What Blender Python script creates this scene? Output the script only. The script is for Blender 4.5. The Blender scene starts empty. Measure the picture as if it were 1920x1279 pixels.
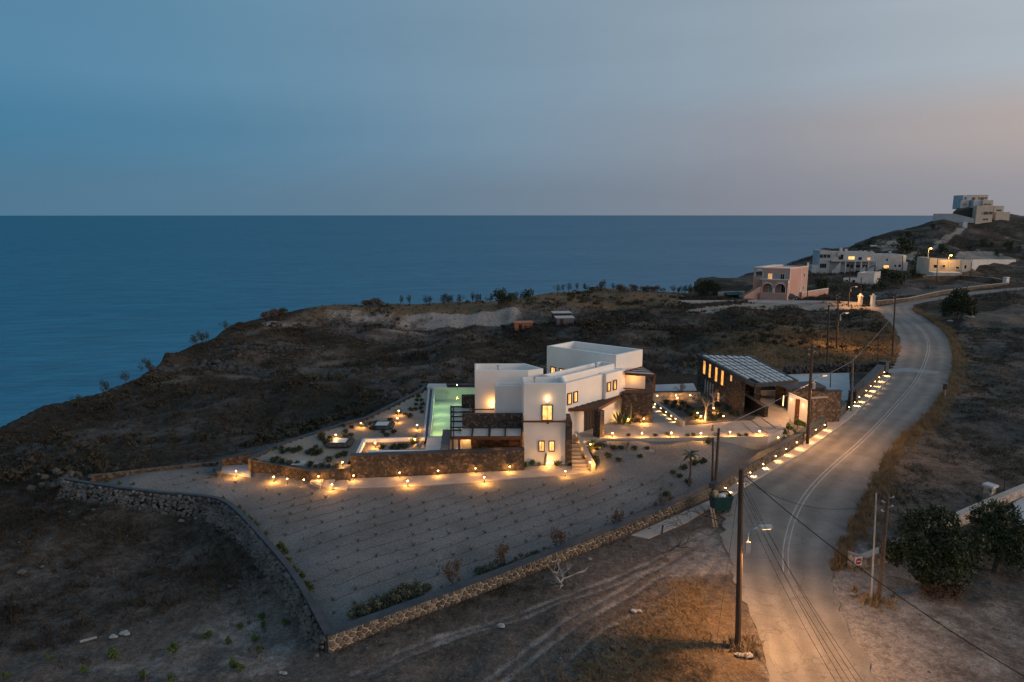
import bpy, math, random
import numpy as np
from mathutils import Vector
random.seed(7); RNG = np.random.default_rng(11)
SC = bpy.context.scene
COL = SC.collection

# ------------------------------------------------------------------ camera, sky, sun, exposure
CAM_H = 20.5; FPX = 1280.0; PITCH = math.atan(237.5/1280.0)
cd_ = bpy.data.cameras.new('camera'); cam = bpy.data.objects.new('camera', cd_); COL.objects.link(cam)
cam.location = (0, 0, CAM_H); cam.rotation_euler = (math.pi/2-PITCH, 0, 0)
cd_.sensor_width = 36.0; cd_.lens = 36.0*FPX/1920.0; cd_.clip_start = 0.5; cd_.clip_end = 200000.0
SC.camera = cam
vs = SC.view_settings; vs.view_transform = 'Standard'; vs.look = 'None'; vs.exposure = 0.0; vs.gamma = 1.0; vs.use_curve_mapping = False
SC.cycles.use_denoising = True
try: SC.cycles.denoiser = 'OPENIMAGEDENOISE'
except Exception: pass
SC.cycles.sample_clamp_indirect = 2.0; SC.cycles.max_bounces = 6; SC.cycles.diffuse_bounces = 3; SC.cycles.glossy_bounces = 3
SC.cycles.caustics_reflective = False; SC.cycles.caustics_refractive = False

W = bpy.data.worlds.new('World'); SC.world = W; W.use_nodes = True
nt = W.node_tree; nt.nodes.clear()
def N(t, **k):
    n = nt.nodes.new(t)
    for a, b in k.items(): setattr(n, a, b)
    return n
def L(a, b): nt.links.new(a, b)
def setramp(r, stops, interp='LINEAR'):
    r.interpolation = interp
    while len(r.elements) > 1: r.elements.remove(r.elements[-1])
    for i, (p, c) in enumerate(stops):
        e = r.elements[0] if i == 0 else r.elements.new(p)
        e.position = p; e.color = (*c[:3], 1)
SUNSET = Vector((0.86, -0.51, 0.0)).normalized()
tc = N('ShaderNodeTexCoord'); nrm = N('ShaderNodeVectorMath', operation='NORMALIZE'); L(tc.outputs['Generated'], nrm.inputs[0])
sep = N('ShaderNodeSeparateXYZ'); L(nrm.outputs[0], sep.inputs[0])
dot = N('ShaderNodeVectorMath', operation='DOT_PRODUCT'); L(nrm.outputs[0], dot.inputs[0]); dot.inputs[1].default_value = SUNSET
mr = N('ShaderNodeMapRange'); mr.inputs[1].default_value = -1; mr.inputs[2].default_value = 1; L(dot.outputs['Value'], mr.inputs[0])
def tt(x): return (x+1)/2
rl = N('ShaderNodeValToRGB'); setramp(rl.color_ramp, [(tt(-1), (.072,.18,.285)), (tt(-.8), (.10,.20,.295)), (tt(-.5), (.165,.228,.30)), (tt(-.2), (.235,.25,.295)), (tt(.12), (.31,.30,.33)), (tt(.5), (.42,.36,.36)), (tt(.8), (.75,.54,.42)), (1, (1.2,.78,.5))])
rm = N('ShaderNodeValToRGB'); setramp(rm.color_ramp, [(tt(-1), (.052,.192,.325)), (tt(-.8), (.09,.222,.345)), (tt(-.5), (.19,.28,.37)), (tt(-.2), (.285,.30,.345)), (tt(.12), (.47,.405,.385)), (tt(.5), (.54,.46,.42)), (tt(.8), (.72,.57,.49)), (1, (.9,.68,.55))])
ru = N('ShaderNodeValToRGB'); setramp(ru.color_ramp, [(tt(-1), (.075,.22,.365)), (tt(-.8), (.115,.255,.385)), (tt(-.5), (.205,.305,.40)), (tt(-.2), (.295,.36,.425)), (tt(.12), (.42,.47,.52)), (tt(.5), (.44,.48,.53)), (1, (.46,.49,.54))])
for r in (rl, rm, ru): L(mr.outputs[0], r.inputs[0])
def elev(a, b):
    m = N('ShaderNodeMapRange', interpolation_type='SMOOTHSTEP'); m.inputs[1].default_value = a; m.inputs[2].default_value = b
    L(sep.outputs[2], m.inputs[0]); return m.outputs[0]
def mix(f, a, b):
    m = N('ShaderNodeMix', data_type='RGBA'); L(f, m.inputs[0]); L(a, m.inputs[6])
    if isinstance(b, tuple): m.inputs[7].default_value = (*b, 1)
    else: L(b, m.inputs[7])
    return m.outputs[2]
c1 = mix(elev(0.02, 0.105), rl.outputs[0], rm.outputs[0])
c2 = mix(elev(0.105, 0.18), c1, ru.outputs[0])
c3 = mix(elev(0.35, 0.95), c2, (.13, .245, .38))
# faint streaks of high cloud
nz = N('ShaderNodeTexNoise'); nz.inputs['Scale'].default_value = 2.2; nz.inputs['Detail'].default_value = 4
mp = N('ShaderNodeMapping'); mp.inputs['Scale'].default_value = (1, 1, 7); L(nrm.outputs[0], mp.inputs[0]); L(mp.outputs[0], nz.inputs[0])
ms = N('ShaderNodeMapRange'); ms.inputs[1].default_value = .3; ms.inputs[2].default_value = .7; ms.inputs[3].default_value = .965; ms.inputs[4].default_value = 1.04; L(nz.outputs[0], ms.inputs[0])
vm = N('ShaderNodeVectorMath', operation='SCALE'); L(c3, vm.inputs[0]); L(ms.outputs[0], vm.inputs['Scale'])
bg = N('ShaderNodeBackground'); L(vm.outputs[0], bg.inputs[0]); bg.inputs[1].default_value = 1.0
wo = N('ShaderNodeOutputWorld'); L(bg.outputs[0], wo.inputs[0])

sd = bpy.data.lights.new('afterglow', 'SUN'); sd.energy = 2.5; sd.color = (1, .70, .50); sd.angle = math.radians(35)
so = bpy.data.objects.new('afterglow', sd); COL.objects.link(so)
so.rotation_euler = Vector((-.95, .21, -.14)).to_track_quat('-Z', 'Y').to_euler()

# ------------------------------------------------------------------ ground survey: points of the view turned into plan positions
_c, _s = math.cos(PITCH), math.sin(PITCH)
def ray(u, v):
    a = (u-960)/FPX; b = -(v-639.5)/FPX
    return (a, _c+b*_s, -_s+b*_c)
def at(u, v, z=0.0):
    d = ray(u, v); t = (z-CAM_H)/d[2]; return (d[0]*t, d[1]*t, z)
def xy(u, v, z=0.0): return at(u, v, z)[:2]
def atY(u, v, Y):
    d = ray(u, v); t = Y/d[1]; return (d[0]*t, Y, CAM_H+d[2]*t)
def wallpx(P0, P1, u, v):
    d = ray(u, v); dx, dy = P1[0]-P0[0], P1[1]-P0[1]; l = math.hypot(dx, dy)
    den = d[0]*dy-d[1]*dx; t = (P0[0]*dy-P0[1]*dx)/den
    x, y, z = d[0]*t, d[1]*t, CAM_H+d[2]*t
    return ((x-P0[0])*dx+(y-P0[1])*dy)/l, z

# numpy noise
_perm = RNG.permutation(4096)
def vnoise(x, y):
    xi = np.floor(x).astype(np.int64); yi = np.floor(y).astype(np.int64); fx = x-xi; fy = y-yi
    fx = fx*fx*fx*(fx*(fx*6-15)+10); fy = fy*fy*fy*(fy*(fy*6-15)+10)
    h = lambda a, b: _perm[(_perm[a & 4095]+b) & 4095]/2047.5-1
    a = h(xi, yi)*(1-fx)+h(xi+1, yi)*fx; b = h(xi, yi+1)*(1-fx)+h(xi+1, yi+1)*fx
    return a*(1-fy)+b*fy
def fbm(x, y, o=4):
    r = 0; a = 1.0; n = 0
    for i in range(o):
        r = r+a*vnoise(x+17.3*i, y-9.1*i); n += a; a *= .5; x = x*2.03; y = y*2.03
    return r/n
def sstep(a, b, x):
    t = np.clip((x-a)/(b-a), 0, 1); return t*t*(3-2*t)
def pldist(X, Y, pts):
    d = np.full(np.shape(X), 1e9)
    for (x0, y0), (x1, y1) in zip(pts[:-1], pts[1:]):
        dx, dy = x1-x0, y1-y0; q = dx*dx+dy*dy+1e-12
        t = np.clip(((X-x0)*dx+(Y-y0)*dy)/q, 0, 1)
        d = np.minimum(d, np.hypot(X-x0-t*dx, Y-y0-t*dy))
    return d
def inpoly(X, Y, P):
    r = np.zeros(np.shape(X), bool); n = len(P)
    for i in range(n):
        x0, y0 = P[i]; x1, y1 = P[(i+1) % n]
        if y0 == y1: continue
        r ^= ((y0 > Y) != (y1 > Y)) & (X < (x1-x0)*(Y-y0)/(y1-y0)+x0)
    return r
def smooth(pts, n=8):
    P = [pts[0]]+list(pts)+[pts[-1]]; o = []
    for i in range(1, len(P)-2):
        p0, p1, p2, p3 = [np.array(q, float) for q in P[i-1:i+3]]
        for k in range(n):
            t = k/n; o.append(tuple(.5*((2*p1)+(-p0+p2)*t+(2*p0-5*p1+4*p2-p3)*t*t+(-p0+3*p1-3*p2+p3)*t**3)))
    o.append(tuple(P[-1])); return o
def resample(pts, n):
    A = np.array(pts, float); s = np.r_[0, np.cumsum(np.hypot(*np.diff(A[:, :2], axis=0).T))]
    q = np.linspace(0, s[-1], n); return [tuple(np.interp(k, s, A[:, j]) for j in range(A.shape[1])) for k in q]

# road edges
RLpx = [(1452,1500),(1446,1279),(1424,1185),(1388,1101),(1372,1040),(1364,985),(1373,932),(1420,899),(1505,850),(1600,776),(1640,737),(1668,708),(1690,660),(1690,640),(1679,615),(1655,590),(1641,576)]
RRpx = [(1700,1500),(1636,1279),(1566,1135),(1556,1065),(1563,1030),(1600,960),(1650,865),(1700,806),(1740,770),(1770,728),(1783,690),(1782,655),(1770,625),(1735,597),(1711,583),(1712,572)]
RL = smooth([xy(*p) for p in RLpx], 6); RR = smooth([xy(*p) for p in RRpx], 6)
RL2 = smooth([xy(*p) for p in [(1641,576),(1680,570),(1760,556.5),(1830,546.5),(1890,541),(1990,533)]], 4)
RR2 = smooth([xy(*p) for p in [(1712,572),(1740,565.5),(1780,560),(1840,551),(1900,545.5),(1990,539)]], 4)
RC = [((a[0]+b[0])/2, (a[1]+b[1])/2) for a, b in zip(resample(RL, 50), resample(RR, 50))]
RC2 = [((a[0]+b[0])/2, (a[1]+b[1])/2) for a, b in zip(resample(RL2, 15), resample(RR2, 15))]
TRACK = [xy(*p) for p in [(1700,562),(1640,580),(1560,578),(1480,572),(1400,575),(1300,583)]]

# property outline (retaining ground inside the stone walls)
WL = smooth([xy(u, v, .8) for u, v in [(617,1188),(560,1086),(502,1014),(431,943),(377,928),(305,922),(215,911.5),(125,897)]], 6)   # left rubble wall
WF = [xy(618,1221,0), xy(793,1156,0), xy(935,1102,0), xy(1060,1052,0), xy(1185,1001,0), xy(1335,932,0)]
PROP = WF+[xy(1550,803), xy(1660,705), xy(1600,690), xy(1440,690), xy(1300,690), xy(1200,720), xy(800,722), xy(660,786), xy(520,838), xy(415,858), xy(300,868), xy(170,890)]+WL[::-1]

ctrl = []
def cp(u, v, z): ctrl.append(at(u, v, z))
def cy(u, v, Y): ctrl.append(atY(u, v, Y))
SIL = [(-900,860,62),(-400,835,68),(0,812,78),(80,766,86),(190,741,93),(260,713,100),(292,690,106),(312,664,113),(400,638,126),(438,611,136),(520,590,146),(600,576,151),(690,573,156),(780,571,158),(900,567,162),(960,561,167),(1040,549,174),(1130,541,182),(1200,545,180),(1290,552,176)]
SIL2 = [(1312,532,292),(1400,513,302),(1480,493,322),(1540,467,342),(1640,441,362),(1700,426,372),(1770,407,382),(1830,401,392),(1880,400,392),(1925,412,392),(2100,450,400)]
for q in SIL+SIL2: cy(*q)
for u, v, Y in SIL2: x, y, z = atY(u, v, Y); ctrl.append((x*1.1, y*1.1, z-6))
for u, v, z in [(700,622,-2.9),(850,618,-2.8),(620,612,-2.6),(940,606,-2.3),(1000,596,-1.2),(1060,585,-.8),(1100,600,-.6),(1150,575,-.2),(1250,590,-.2),(1250,620,-.4),(1250,680,-.6),(1100,640,-1.2),(950,650,-2),(800,660,-2.4),(700,680,-2.2),(750,720,-1.4),(850,700,-1),(600,750,-1.6),(650,700,-2.8),(540,690,-4.2),(500,730,-2.6),(400,740,-4),(300,760,-4.2),(200,800,-3.4),(250,830,-1.6),(100,850,-2.4),(0,870,-2.6),(-300,900,-2.5),(380,800,-1.8),(350,850,-.6),(100,905,-.8),(0,930,-1),(-200,950,-1),
    (1300,660,-.3),(1400,640,-.1),(1500,610,0),(1600,650,0),(1500,670,0),(1600,600,0),(1400,600,0),(1330,570,0),
    (1800,620,.2),(1900,620,.3),(1850,700,.2),(1920,760,.1),(1800,800,0),(1900,900,-.1),(1700,900,0),(1750,1080,-.1),(1900,1150,-.1),(1800,1279,0),(1650,1000,0),(2100,700,.4),(2100,900,0),(2200,1279,0),
    (0,1000,-.95),(150,1000,-.8),(300,1000,-.9),(400,1000,-.8),(450,1080,-.7),(530,1180,-.6),(300,1120,-.8),(100,1150,-.9),(0,1279,-.7),(300,1279,-.3),(560,1279,-.2),(-300,1279,-.8),(-300,1100,-1),
    (700,1279,0),(900,1200,0),(1000,1279,0),(1200,1100,0),(1200,1279,.1),(1320,1020,0),(1350,1200,.15),
    (640,1150,.15),(800,1080,.15),(600,1060,.15),(500,980,.1),(400,920,.15),(250,900,.2),(900,1000,.1),(700,960,.05),(900,930,0),(600,930,0),(1050,1010,.15),(1150,960,.25),(1250,920,.35),(1320,880,.55),(1100,900,.15),(1180,900,.5),(1200,860,.9),(1290,860,.9),(1340,850,1.05),(1420,830,1.1),
    (440,870,.2),(520,850,.5),(700,850,.6),(820,840,.6),(1000,860,0),(1300,800,1.3),(1200,760,1.2),(1420,780,1.1),(1350,730,.8),(1500,720,.1),(1540,760,.1),(900,740,.4),(1000,720,.3)]: cp(u, v, z)
for u, v, z in [(469,894,.12),(530,901,.12),(583,905,.12),(440,892,.12),(410,887,.12),(1130,832,1.45),(1200,832,1.45),(1290,832,1.4),(1380,830,1.4),(1440,826,1.3),(1120,848,1.0),(1220,848,1.0),(1300,850,1.1),(1380,845,1.05)]: cp(u, v, z)
for u in range(610, 961, 50):
    cy(u, 585-max(0, (u-800)*.035), 147); cy(u, 613-max(0, (u-860)*.06), 142.5)
for u in range(350, 541, 45):
    cy(u, 661, 117.5); cy(u, 694, 113)
for u, v, Y in [(1560,507,262),(1640,507,262),(1700,505,262),(1500,520,240),(1420,545,195),(1600,490,292),(1700,468,312),(1760,440,335),(1800,455,318),(1880,472,302),(1830,420,362),(1900,442,340),(1780,490,278),(1860,500,268),(1920,500,268),(1650,462,330),(1570,478,315),(1960,470,310),(1760,412,360),(1800,417,356),(1730,424,352),(1810,507,229),(1826,503,231),(1845,496,241),(1870,491.5,255),(1900,489,266),(1740,520,232),(1850,520,232),(1600,530,212),(1700,535,205)]: cy(u, v, Y)
for p in RC[::5]+RC2[::3]: ctrl.append((p[0], p[1], 0))
for x, y, z in [(-60,0,-1),(0,-20,0),(60,0,0),(120,60,.3),(-90,40,-4),(200,120,1),(300,200,5),(350,300,10),(420,400,8),(-30,10,-.8),(20,10,0),(0,15,0),(40,20,0)]: ctrl.append((x, y, z))
CT = np.array(ctrl); _n = len(CT)
_D = np.hypot(CT[:, None, 0]-CT[None, :, 0], CT[:, None, 1]-CT[None, :, 1])
_A = np.zeros((_n+1, _n+1)); _A[:_n, :_n] = -_D - np.eye(_n)*.35; _A[:_n, _n] = 1; _A[_n, :_n] = 1
_sol = np.linalg.solve(_A, np.r_[CT[:, 2], 0])
_sa = [math.atan2(*[atY(*q)[k] for k in (0, 1)]) for q in SIL+SIL2]; _sr = [math.hypot(*atY(*q)[:2]) for q in SIL+SIL2]
_ca = np.array([-3.2, -1.6]+_sa+[1.0, 1.6, 3.2]); _cr = np.array([60, 62]+_sr+[480, 500, 300])
PADS = [([xy(*p, .35) for p in [(400,862),(416,856),(476,858),(474,893),(425,890),(402,888)]], .02), ([xy(*p, 1.0) for p in [(800,832),(806,727),(900,722),(1000,740),(980,846),(660,848),(690,826)]], -.2), ([xy(*p) for p in [(650,905),(655,899),(800,893),(983,881),(984,868),(1058,870),(1110,887),(985,897),(800,912),(655,917)]], 0.0),
        ([xy(*p, 1.6) for p in [(1140,814),(1430,810),(1462,800),(1474,786),(1470,768),(1450,746),(1385,739),(1230,756),(1130,800)]], 1.2),
        ([xy(*p, 1.2) for p in [(1222,722),(1300,719),(1312,742),(1222,742)]], .8), ([xy(*p, .1) for p in [(1440,703),(1592,699),(1594,735),(1600,748),(1582,752),(1548,727),(1500,716),(1450,716)]], -.1)]
TYRES = [smooth([xy(u+o, v) for u, v in q], 6) for q in [[(1345,985),(1270,1040),(1170,1100),(1060,1170),(960,1235),(880,1300)], [(1350,1010),(1290,1070),(1200,1140),(1090,1215),(1010,1300)], [(1330,990),(1220,1050),(1080,1110),(940,1160),(800,1200),(660,1260)], [(1340,1060),(1260,1150),(1190,1230),(1150,1300)]] for o in (0, 34)]
def natural(X, Y):
    m = sstep(2.5, 9, pldist(X, Y, RC))*sstep(2.5, 8, pldist(X, Y, RC2))*sstep(1, 4, pldist(X, Y, TRACK))
    d = pldist(X, Y, PROP+PROP[:1]); ins = inpoly(X, Y, PROP)
    return m, np.where(ins, 0, sstep(0.3, 5, d))
def hf(X, Y, fine=True):
    X = np.asarray(X, float); Y = np.asarray(Y, float); sh = X.shape; x = X.ravel(); y = Y.ravel()
    z = np.empty(len(x))
    for i in range(0, len(x), 20000):
        q = slice(i, i+20000)
        z[q] = -np.hypot(x[q, None]-CT[None, :, 0], y[q, None]-CT[None, :, 1]) @ _sol[:_n] + _sol[_n]
    m, pm_ = natural(x, y)
    z = z*m
    r = np.hypot(x, y)
    ra = np.clip((r-18)/70, .0, 1)
    far = sstep(120, 260, r)
    nz = (1.0*fbm(x/13, y/13, 5)+(.5+1.3*far)*fbm(x/34+5, y/34, 4))*ra + .32*fbm(x/3.2, y/3.2, 4)*(1-.5*ra)
    rid = 1-np.abs(fbm(x/21+3, y/21, 4)); nz = nz+(rid-.8)*2.6*ra*sstep(40, 85, r)
    rc0 = np.interp(np.arctan2(x, y), _ca, _cr); nz = nz*np.where(r < 215, .22+.78*sstep(0, 16, rc0-r), 1)
    z = z+nz*m*pm_
    for tr in TYRES: z = z-.07*np.exp(-(pldist(x, y, tr)/.22)**2)
    for P, pz in PADS:
        d = np.where(inpoly(x, y, P), 0, pldist(x, y, P+P[:1])); k = sstep(1.2, .0, d); z = z*(1-k)+pz*k
    rc = np.interp(np.arctan2(x, y), _ca, _cr)
    rc = rc+1.5+1.5*fbm(x/9, y/9, 3)
    ov = np.maximum(0, r-rc)
    z = np.maximum(z-ov*1.1-np.minimum(ov, 6)*.4, -118)
    return z.reshape(sh)
def h1(x, y): return float(hf(np.array([x]), np.array([y]))[0])
def G(u, v, dz=0.0):
    """where a sight line through a point of the view meets the ground"""
    d = ray(u, v); t0 = 15/d[1]; t = np.concatenate([np.linspace(t0, 120, 260), np.linspace(121, 460, 200)])
    g = CAM_H+d[2]*t-hf(d[0]*t, d[1]*t)-dz
    i = np.argmax(g < 0)
    if g[i] >= 0: i = len(t)-1
    a, b, ga, gb = t[i-1], t[i], g[i-1], g[i]; k = a+(b-a)*ga/(ga-gb) if ga != gb else b
    return (d[0]*k, d[1]*k, h1(d[0]*k, d[1]*k))

# ------------------------------------------------------------------ materials
MAT = {}
def newmat(name):
    m = bpy.data.materials.new(name); m.use_nodes = True; t = m.node_tree; MAT[name] = m
    return m, t, t.nodes['Principled BSDF']
def pm(name, stops, scale=1.0, rough=.85, bump=0.0, bscale=None, detail=6, metal=0, stretch=(1,1,1), spec=.3):
    m, t, p = newmat(name)
    g = t.nodes.new('ShaderNodeNewGeometry'); mp = t.nodes.new('ShaderNodeMapping'); mp.inputs['Scale'].default_value = stretch
    t.links.new(g.outputs['Position'], mp.inputs[0])
    n = t.nodes.new('ShaderNodeTexNoise'); n.inputs['Scale'].default_value = scale; n.inputs['Detail'].default_value = detail; n.inputs['Roughness'].default_value = .6
    t.links.new(mp.outputs[0], n.inputs[0])
    r = t.nodes.new('ShaderNodeValToRGB'); setramp(r.color_ramp, stops); t.links.new(n.outputs[0], r.inputs[0]); t.links.new(r.outputs[0], p.inputs['Base Color'])
    p.inputs['Roughness'].default_value = rough; p.inputs['Metallic'].default_value = metal; p.inputs['Specular IOR Level'].default_value = spec
    if bump:
        b = t.nodes.new('ShaderNodeTexNoise'); b.inputs['Scale'].default_value = bscale or scale*3; b.inputs['Detail'].default_value = 5
        t.links.new(mp.outputs[0], b.inputs[0]); q = t.nodes.new('ShaderNodeBump'); q.inputs['Strength'].default_value = 1; q.inputs['Distance'].default_value = bump
        t.links.new(b.outputs[0], q.inputs['Height']); t.links.new(q.outputs[0], p.inputs['Normal'])
    return m
def two(name, a, b, **k): return pm(name, [(.32, a), (.68, b)], **k)
def masonry(name, stops, mortar, scale, edge=.06, bump=.04):
    m, t, p = newmat(name); g = t.nodes.new('ShaderNodeNewGeometry')
    wn = t.nodes.new('ShaderNodeTexNoise'); wn.inputs['Scale'].default_value = scale*1.3; t.links.new(g.outputs['Position'], wn.inputs[0])
    ad = t.nodes.new('ShaderNodeMixRGB'); ad.blend_type = 'ADD'; ad.inputs[0].default_value = .12/scale*2
    t.links.new(g.outputs['Position'], ad.inputs[1]); t.links.new(wn.outputs[1], ad.inputs[2])
    v = t.nodes.new('ShaderNodeTexVoronoi'); v.inputs['Scale'].default_value = scale; t.links.new(ad.outputs[0], v.inputs[0])
    e = t.nodes.new('ShaderNodeTexVoronoi'); e.feature = 'DISTANCE_TO_EDGE'; e.inputs['Scale'].default_value = scale; t.links.new(ad.outputs[0], e.inputs[0])
    sx = t.nodes.new('ShaderNodeSeparateColor'); t.links.new(v.outputs['Color'], sx.inputs[0])
    r = t.nodes.new('ShaderNodeValToRGB'); setramp(r.color_ramp, stops); t.links.new(sx.outputs[0], r.inputs[0])
    mrr = t.nodes.new('ShaderNodeMapRange'); mrr.inputs[1].default_value = 0; mrr.inputs[2].default_value = edge; t.links.new(e.outputs['Distance'], mrr.inputs[0])
    mx = t.nodes.new('ShaderNodeMix'); mx.data_type = 'RGBA'; t.links.new(mrr.outputs[0], mx.inputs[0]); mx.inputs[6].default_value = (*mortar, 1); t.links.new(r.outputs[0], mx.inputs[7])
    t.links.new(mx.outputs[2], p.inputs['Base Color']); p.inputs['Roughness'].default_value = .9
    b = t.nodes.new('ShaderNodeBump'); b.inputs['Distance'].default_value = bump; t.links.new(mrr.outputs[0], b.inputs['Height']); t.links.new(b.outputs[0], p.inputs['Normal'])
    return m
def emis(name, col, st, var=0):
    m, t, p = newmat(name); p.inputs['Base Color'].default_value = (*col, 1); p.inputs['Emission Color'].default_value = (*col, 1); p.inputs['Emission Strength'].default_value = st
    if var:
        g = t.nodes.new('ShaderNodeNewGeometry'); n = t.nodes.new('ShaderNodeTexNoise'); n.inputs['Scale'].default_value = 2.3; t.links.new(g.outputs['Position'], n.inputs[0])
        q = t.nodes.new('ShaderNodeMapRange'); q.inputs[1].default_value = .3; q.inputs[2].default_value = .7; q.inputs[3].default_value = st*(1-var); q.inputs[4].default_value = st*(1+var)
        t.links.new(n.outputs[0], q.inputs[0]); t.links.new(q.outputs[0], p.inputs['Emission Strength'])
    return m
two('plaster', (.68,.665,.63), (.77,.755,.72), scale=.55, rough=.8, bump=.004, bscale=14)
two('plaster_roof', (.62,.63,.63), (.74,.75,.75), scale=.9, rough=.75)
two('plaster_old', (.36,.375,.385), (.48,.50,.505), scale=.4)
two('pink_plaster', (.40,.245,.20), (.48,.305,.255), scale=.4)
two('cream_plaster', (.44,.38,.31), (.54,.47,.39), scale=.5)
two('trim_white', (.66,.60,.55), (.74,.68,.62), scale=1)
masonry('dark_stone', [(0,(.020,.017,.015)),(.5,(.042,.034,.030)),(.85,(.066,.053,.046)),(1,(.13,.105,.09))], (.033,.029,.026), 5.2)
masonry('brown_stone', [(0,(.04,.031,.024)),(.5,(.085,.062,.045)),(1,(.18,.135,.095))], (.085,.068,.05), 4.2)
masonry('pale_stone', [(0,(.14,.12,.10)),(.5,(.28,.24,.2)),(1,(.42,.37,.31))], (.36,.32,.27), 3.0)
two('mortar', (.34,.29,.22), (.44,.385,.30), scale=3, bump=.01)
two('wall_core', (.05,.045,.04), (.09,.08,.07), scale=3, bump=.02)
two('slate', (.026,.034,.042), (.050,.060,.070), scale=1.5, rough=.6)
two('wood', (.085,.033,.017), (.15,.062,.03), scale=4, rough=.6, stretch=(1,1,6))
two('dark_wood', (.035,.022,.015), (.06,.04,.028), scale=3, rough=.7)
two('pole_wood', (.055,.035,.024), (.10,.066,.045), scale=3, rough=.85, stretch=(3,3,.4))
two('canopy_panel', (.40,.37,.33), (.52,.49,.45), scale=2, rough=.5)
two('roof_panel', (.42,.44,.44), (.56,.58,.57), scale=.8, rough=.45)
two('concrete', (.30,.265,.235), (.40,.36,.32), scale=.8, rough=.8)
two('concrete_cool', (.34,.36,.37), (.44,.46,.47), scale=.5, rough=.8)
two('deck_white', (.5,.46,.42), (.6,.56,.52), scale=1.2)
two('metal_grey', (.16,.16,.16), (.22,.22,.22), scale=3, rough=.45, metal=.7)
two('metal_black', (.02,.02,.02), (.035,.035,.035), scale=3, rough=.5)
two('galvanised', (.38,.38,.37), (.5,.5,.49), scale=4, rough=.5, metal=.4)
two('glass_dark', (.012,.016,.02), (.02,.026,.03), scale=2, rough=.08, spec=.6)
two('bin_green', (.008,.04,.042), (.015,.06,.06), scale=2, rough=.45)
two('rubber', (.012,.012,.012), (.02,.02,.02), scale=5)
two('cardboard', (.34,.22,.13), (.42,.28,.17), scale=3)
two('bag_white', (.5,.5,.5), (.65,.65,.63), scale=3, rough=.5)
two('wire', (.012,.012,.013), (.02,.02,.02), scale=1)
two('wire_pale', (.25,.24,.23), (.32,.31,.30), scale=1)
two('leaf_dark', (.018,.028,.012), (.04,.055,.022), scale=1.2, rough=.7)
two('leaf_tree', (.022,.034,.014), (.055,.065,.026), scale=.9, rough=.7)
two('leaf_bright', (.045,.08,.02), (.09,.13,.04), scale=2, rough=.6)
two('leaf_grey', (.06,.07,.045), (.10,.11,.07), scale=2, rough=.8)
two('leaf_dry', (.07,.045,.03), (.12,.08,.05), scale=1.5)
two('scrub', (.024,.019,.013), (.078,.062,.043), scale=.12, rough=.9, detail=3)
two('field_weed', (.028,.03,.02), (.10,.092,.07), scale=.15, rough=.9, detail=3)
two('dry_grass', (.15,.105,.055), (.27,.20,.115), scale=.5, rough=.9)
two('bark', (.06,.045,.035), (.12,.09,.07), scale=5)
two('litter', (.22,.22,.215), (.34,.34,.33), scale=3)
two('dead_wood', (.22,.2,.185), (.33,.31,.29), scale=4)
two('rock', (.10,.09,.08), (.22,.2,.18), scale=2, bump=.03)
two('rock_dark', (.035,.033,.031), (.085,.08,.074), scale=1.3, bump=.03)
two('rubble', (.055,.055,.053), (.165,.16,.15), scale=1.1, bump=.02)
two('line_paint', (.30,.28,.25), (.42,.395,.36), scale=1.5, rough=.7)
two('car_red', (.16,.02,.014), (.18,.024,.018), scale=1, rough=.25, spec=.6)
two('car_silver', (.34,.32,.30), (.36,.34,.32), scale=1, rough=.25, metal=.3)
two('car_blue', (.05,.08,.11), (.06,.09,.12), scale=1, rough=.25)
two('shutter_blue', (.22,.27,.31), (.28,.33,.37), scale=2)
two('sign_white', (.7,.7,.68), (.76,.76,.74), scale=2, rough=.5)
two('sign_red', (.45,.03,.03), (.5,.04,.04), scale=2, rough=.5)
two('fabric_grey', (.10,.10,.10), (.15,.15,.15), scale=3)
two('terracotta', (.36,.14,.08), (.45,.19,.11), scale=2)
two('hose', (.02,.018,.016), (.03,.028,.025), scale=2)
two('steel_mesh', (.11,.09,.075), (.15,.125,.10), scale=3)
two('tarp_green', (.01,.05,.045), (.02,.07,.06), scale=2)
emis('window_glow', (1,.50,.15), 1.5, .6)
emis('window_dim', (1,.5,.18), .55, .4)
emis('slit_glow', (1,.42,.09), 1.1, .5)
emis('bulb', (1,.62,.26), 22)
emis('lamp_sodium', (1,.56,.12), 12)
emis('lamp_head_lit', (1,.66,.32), 3)
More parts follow.
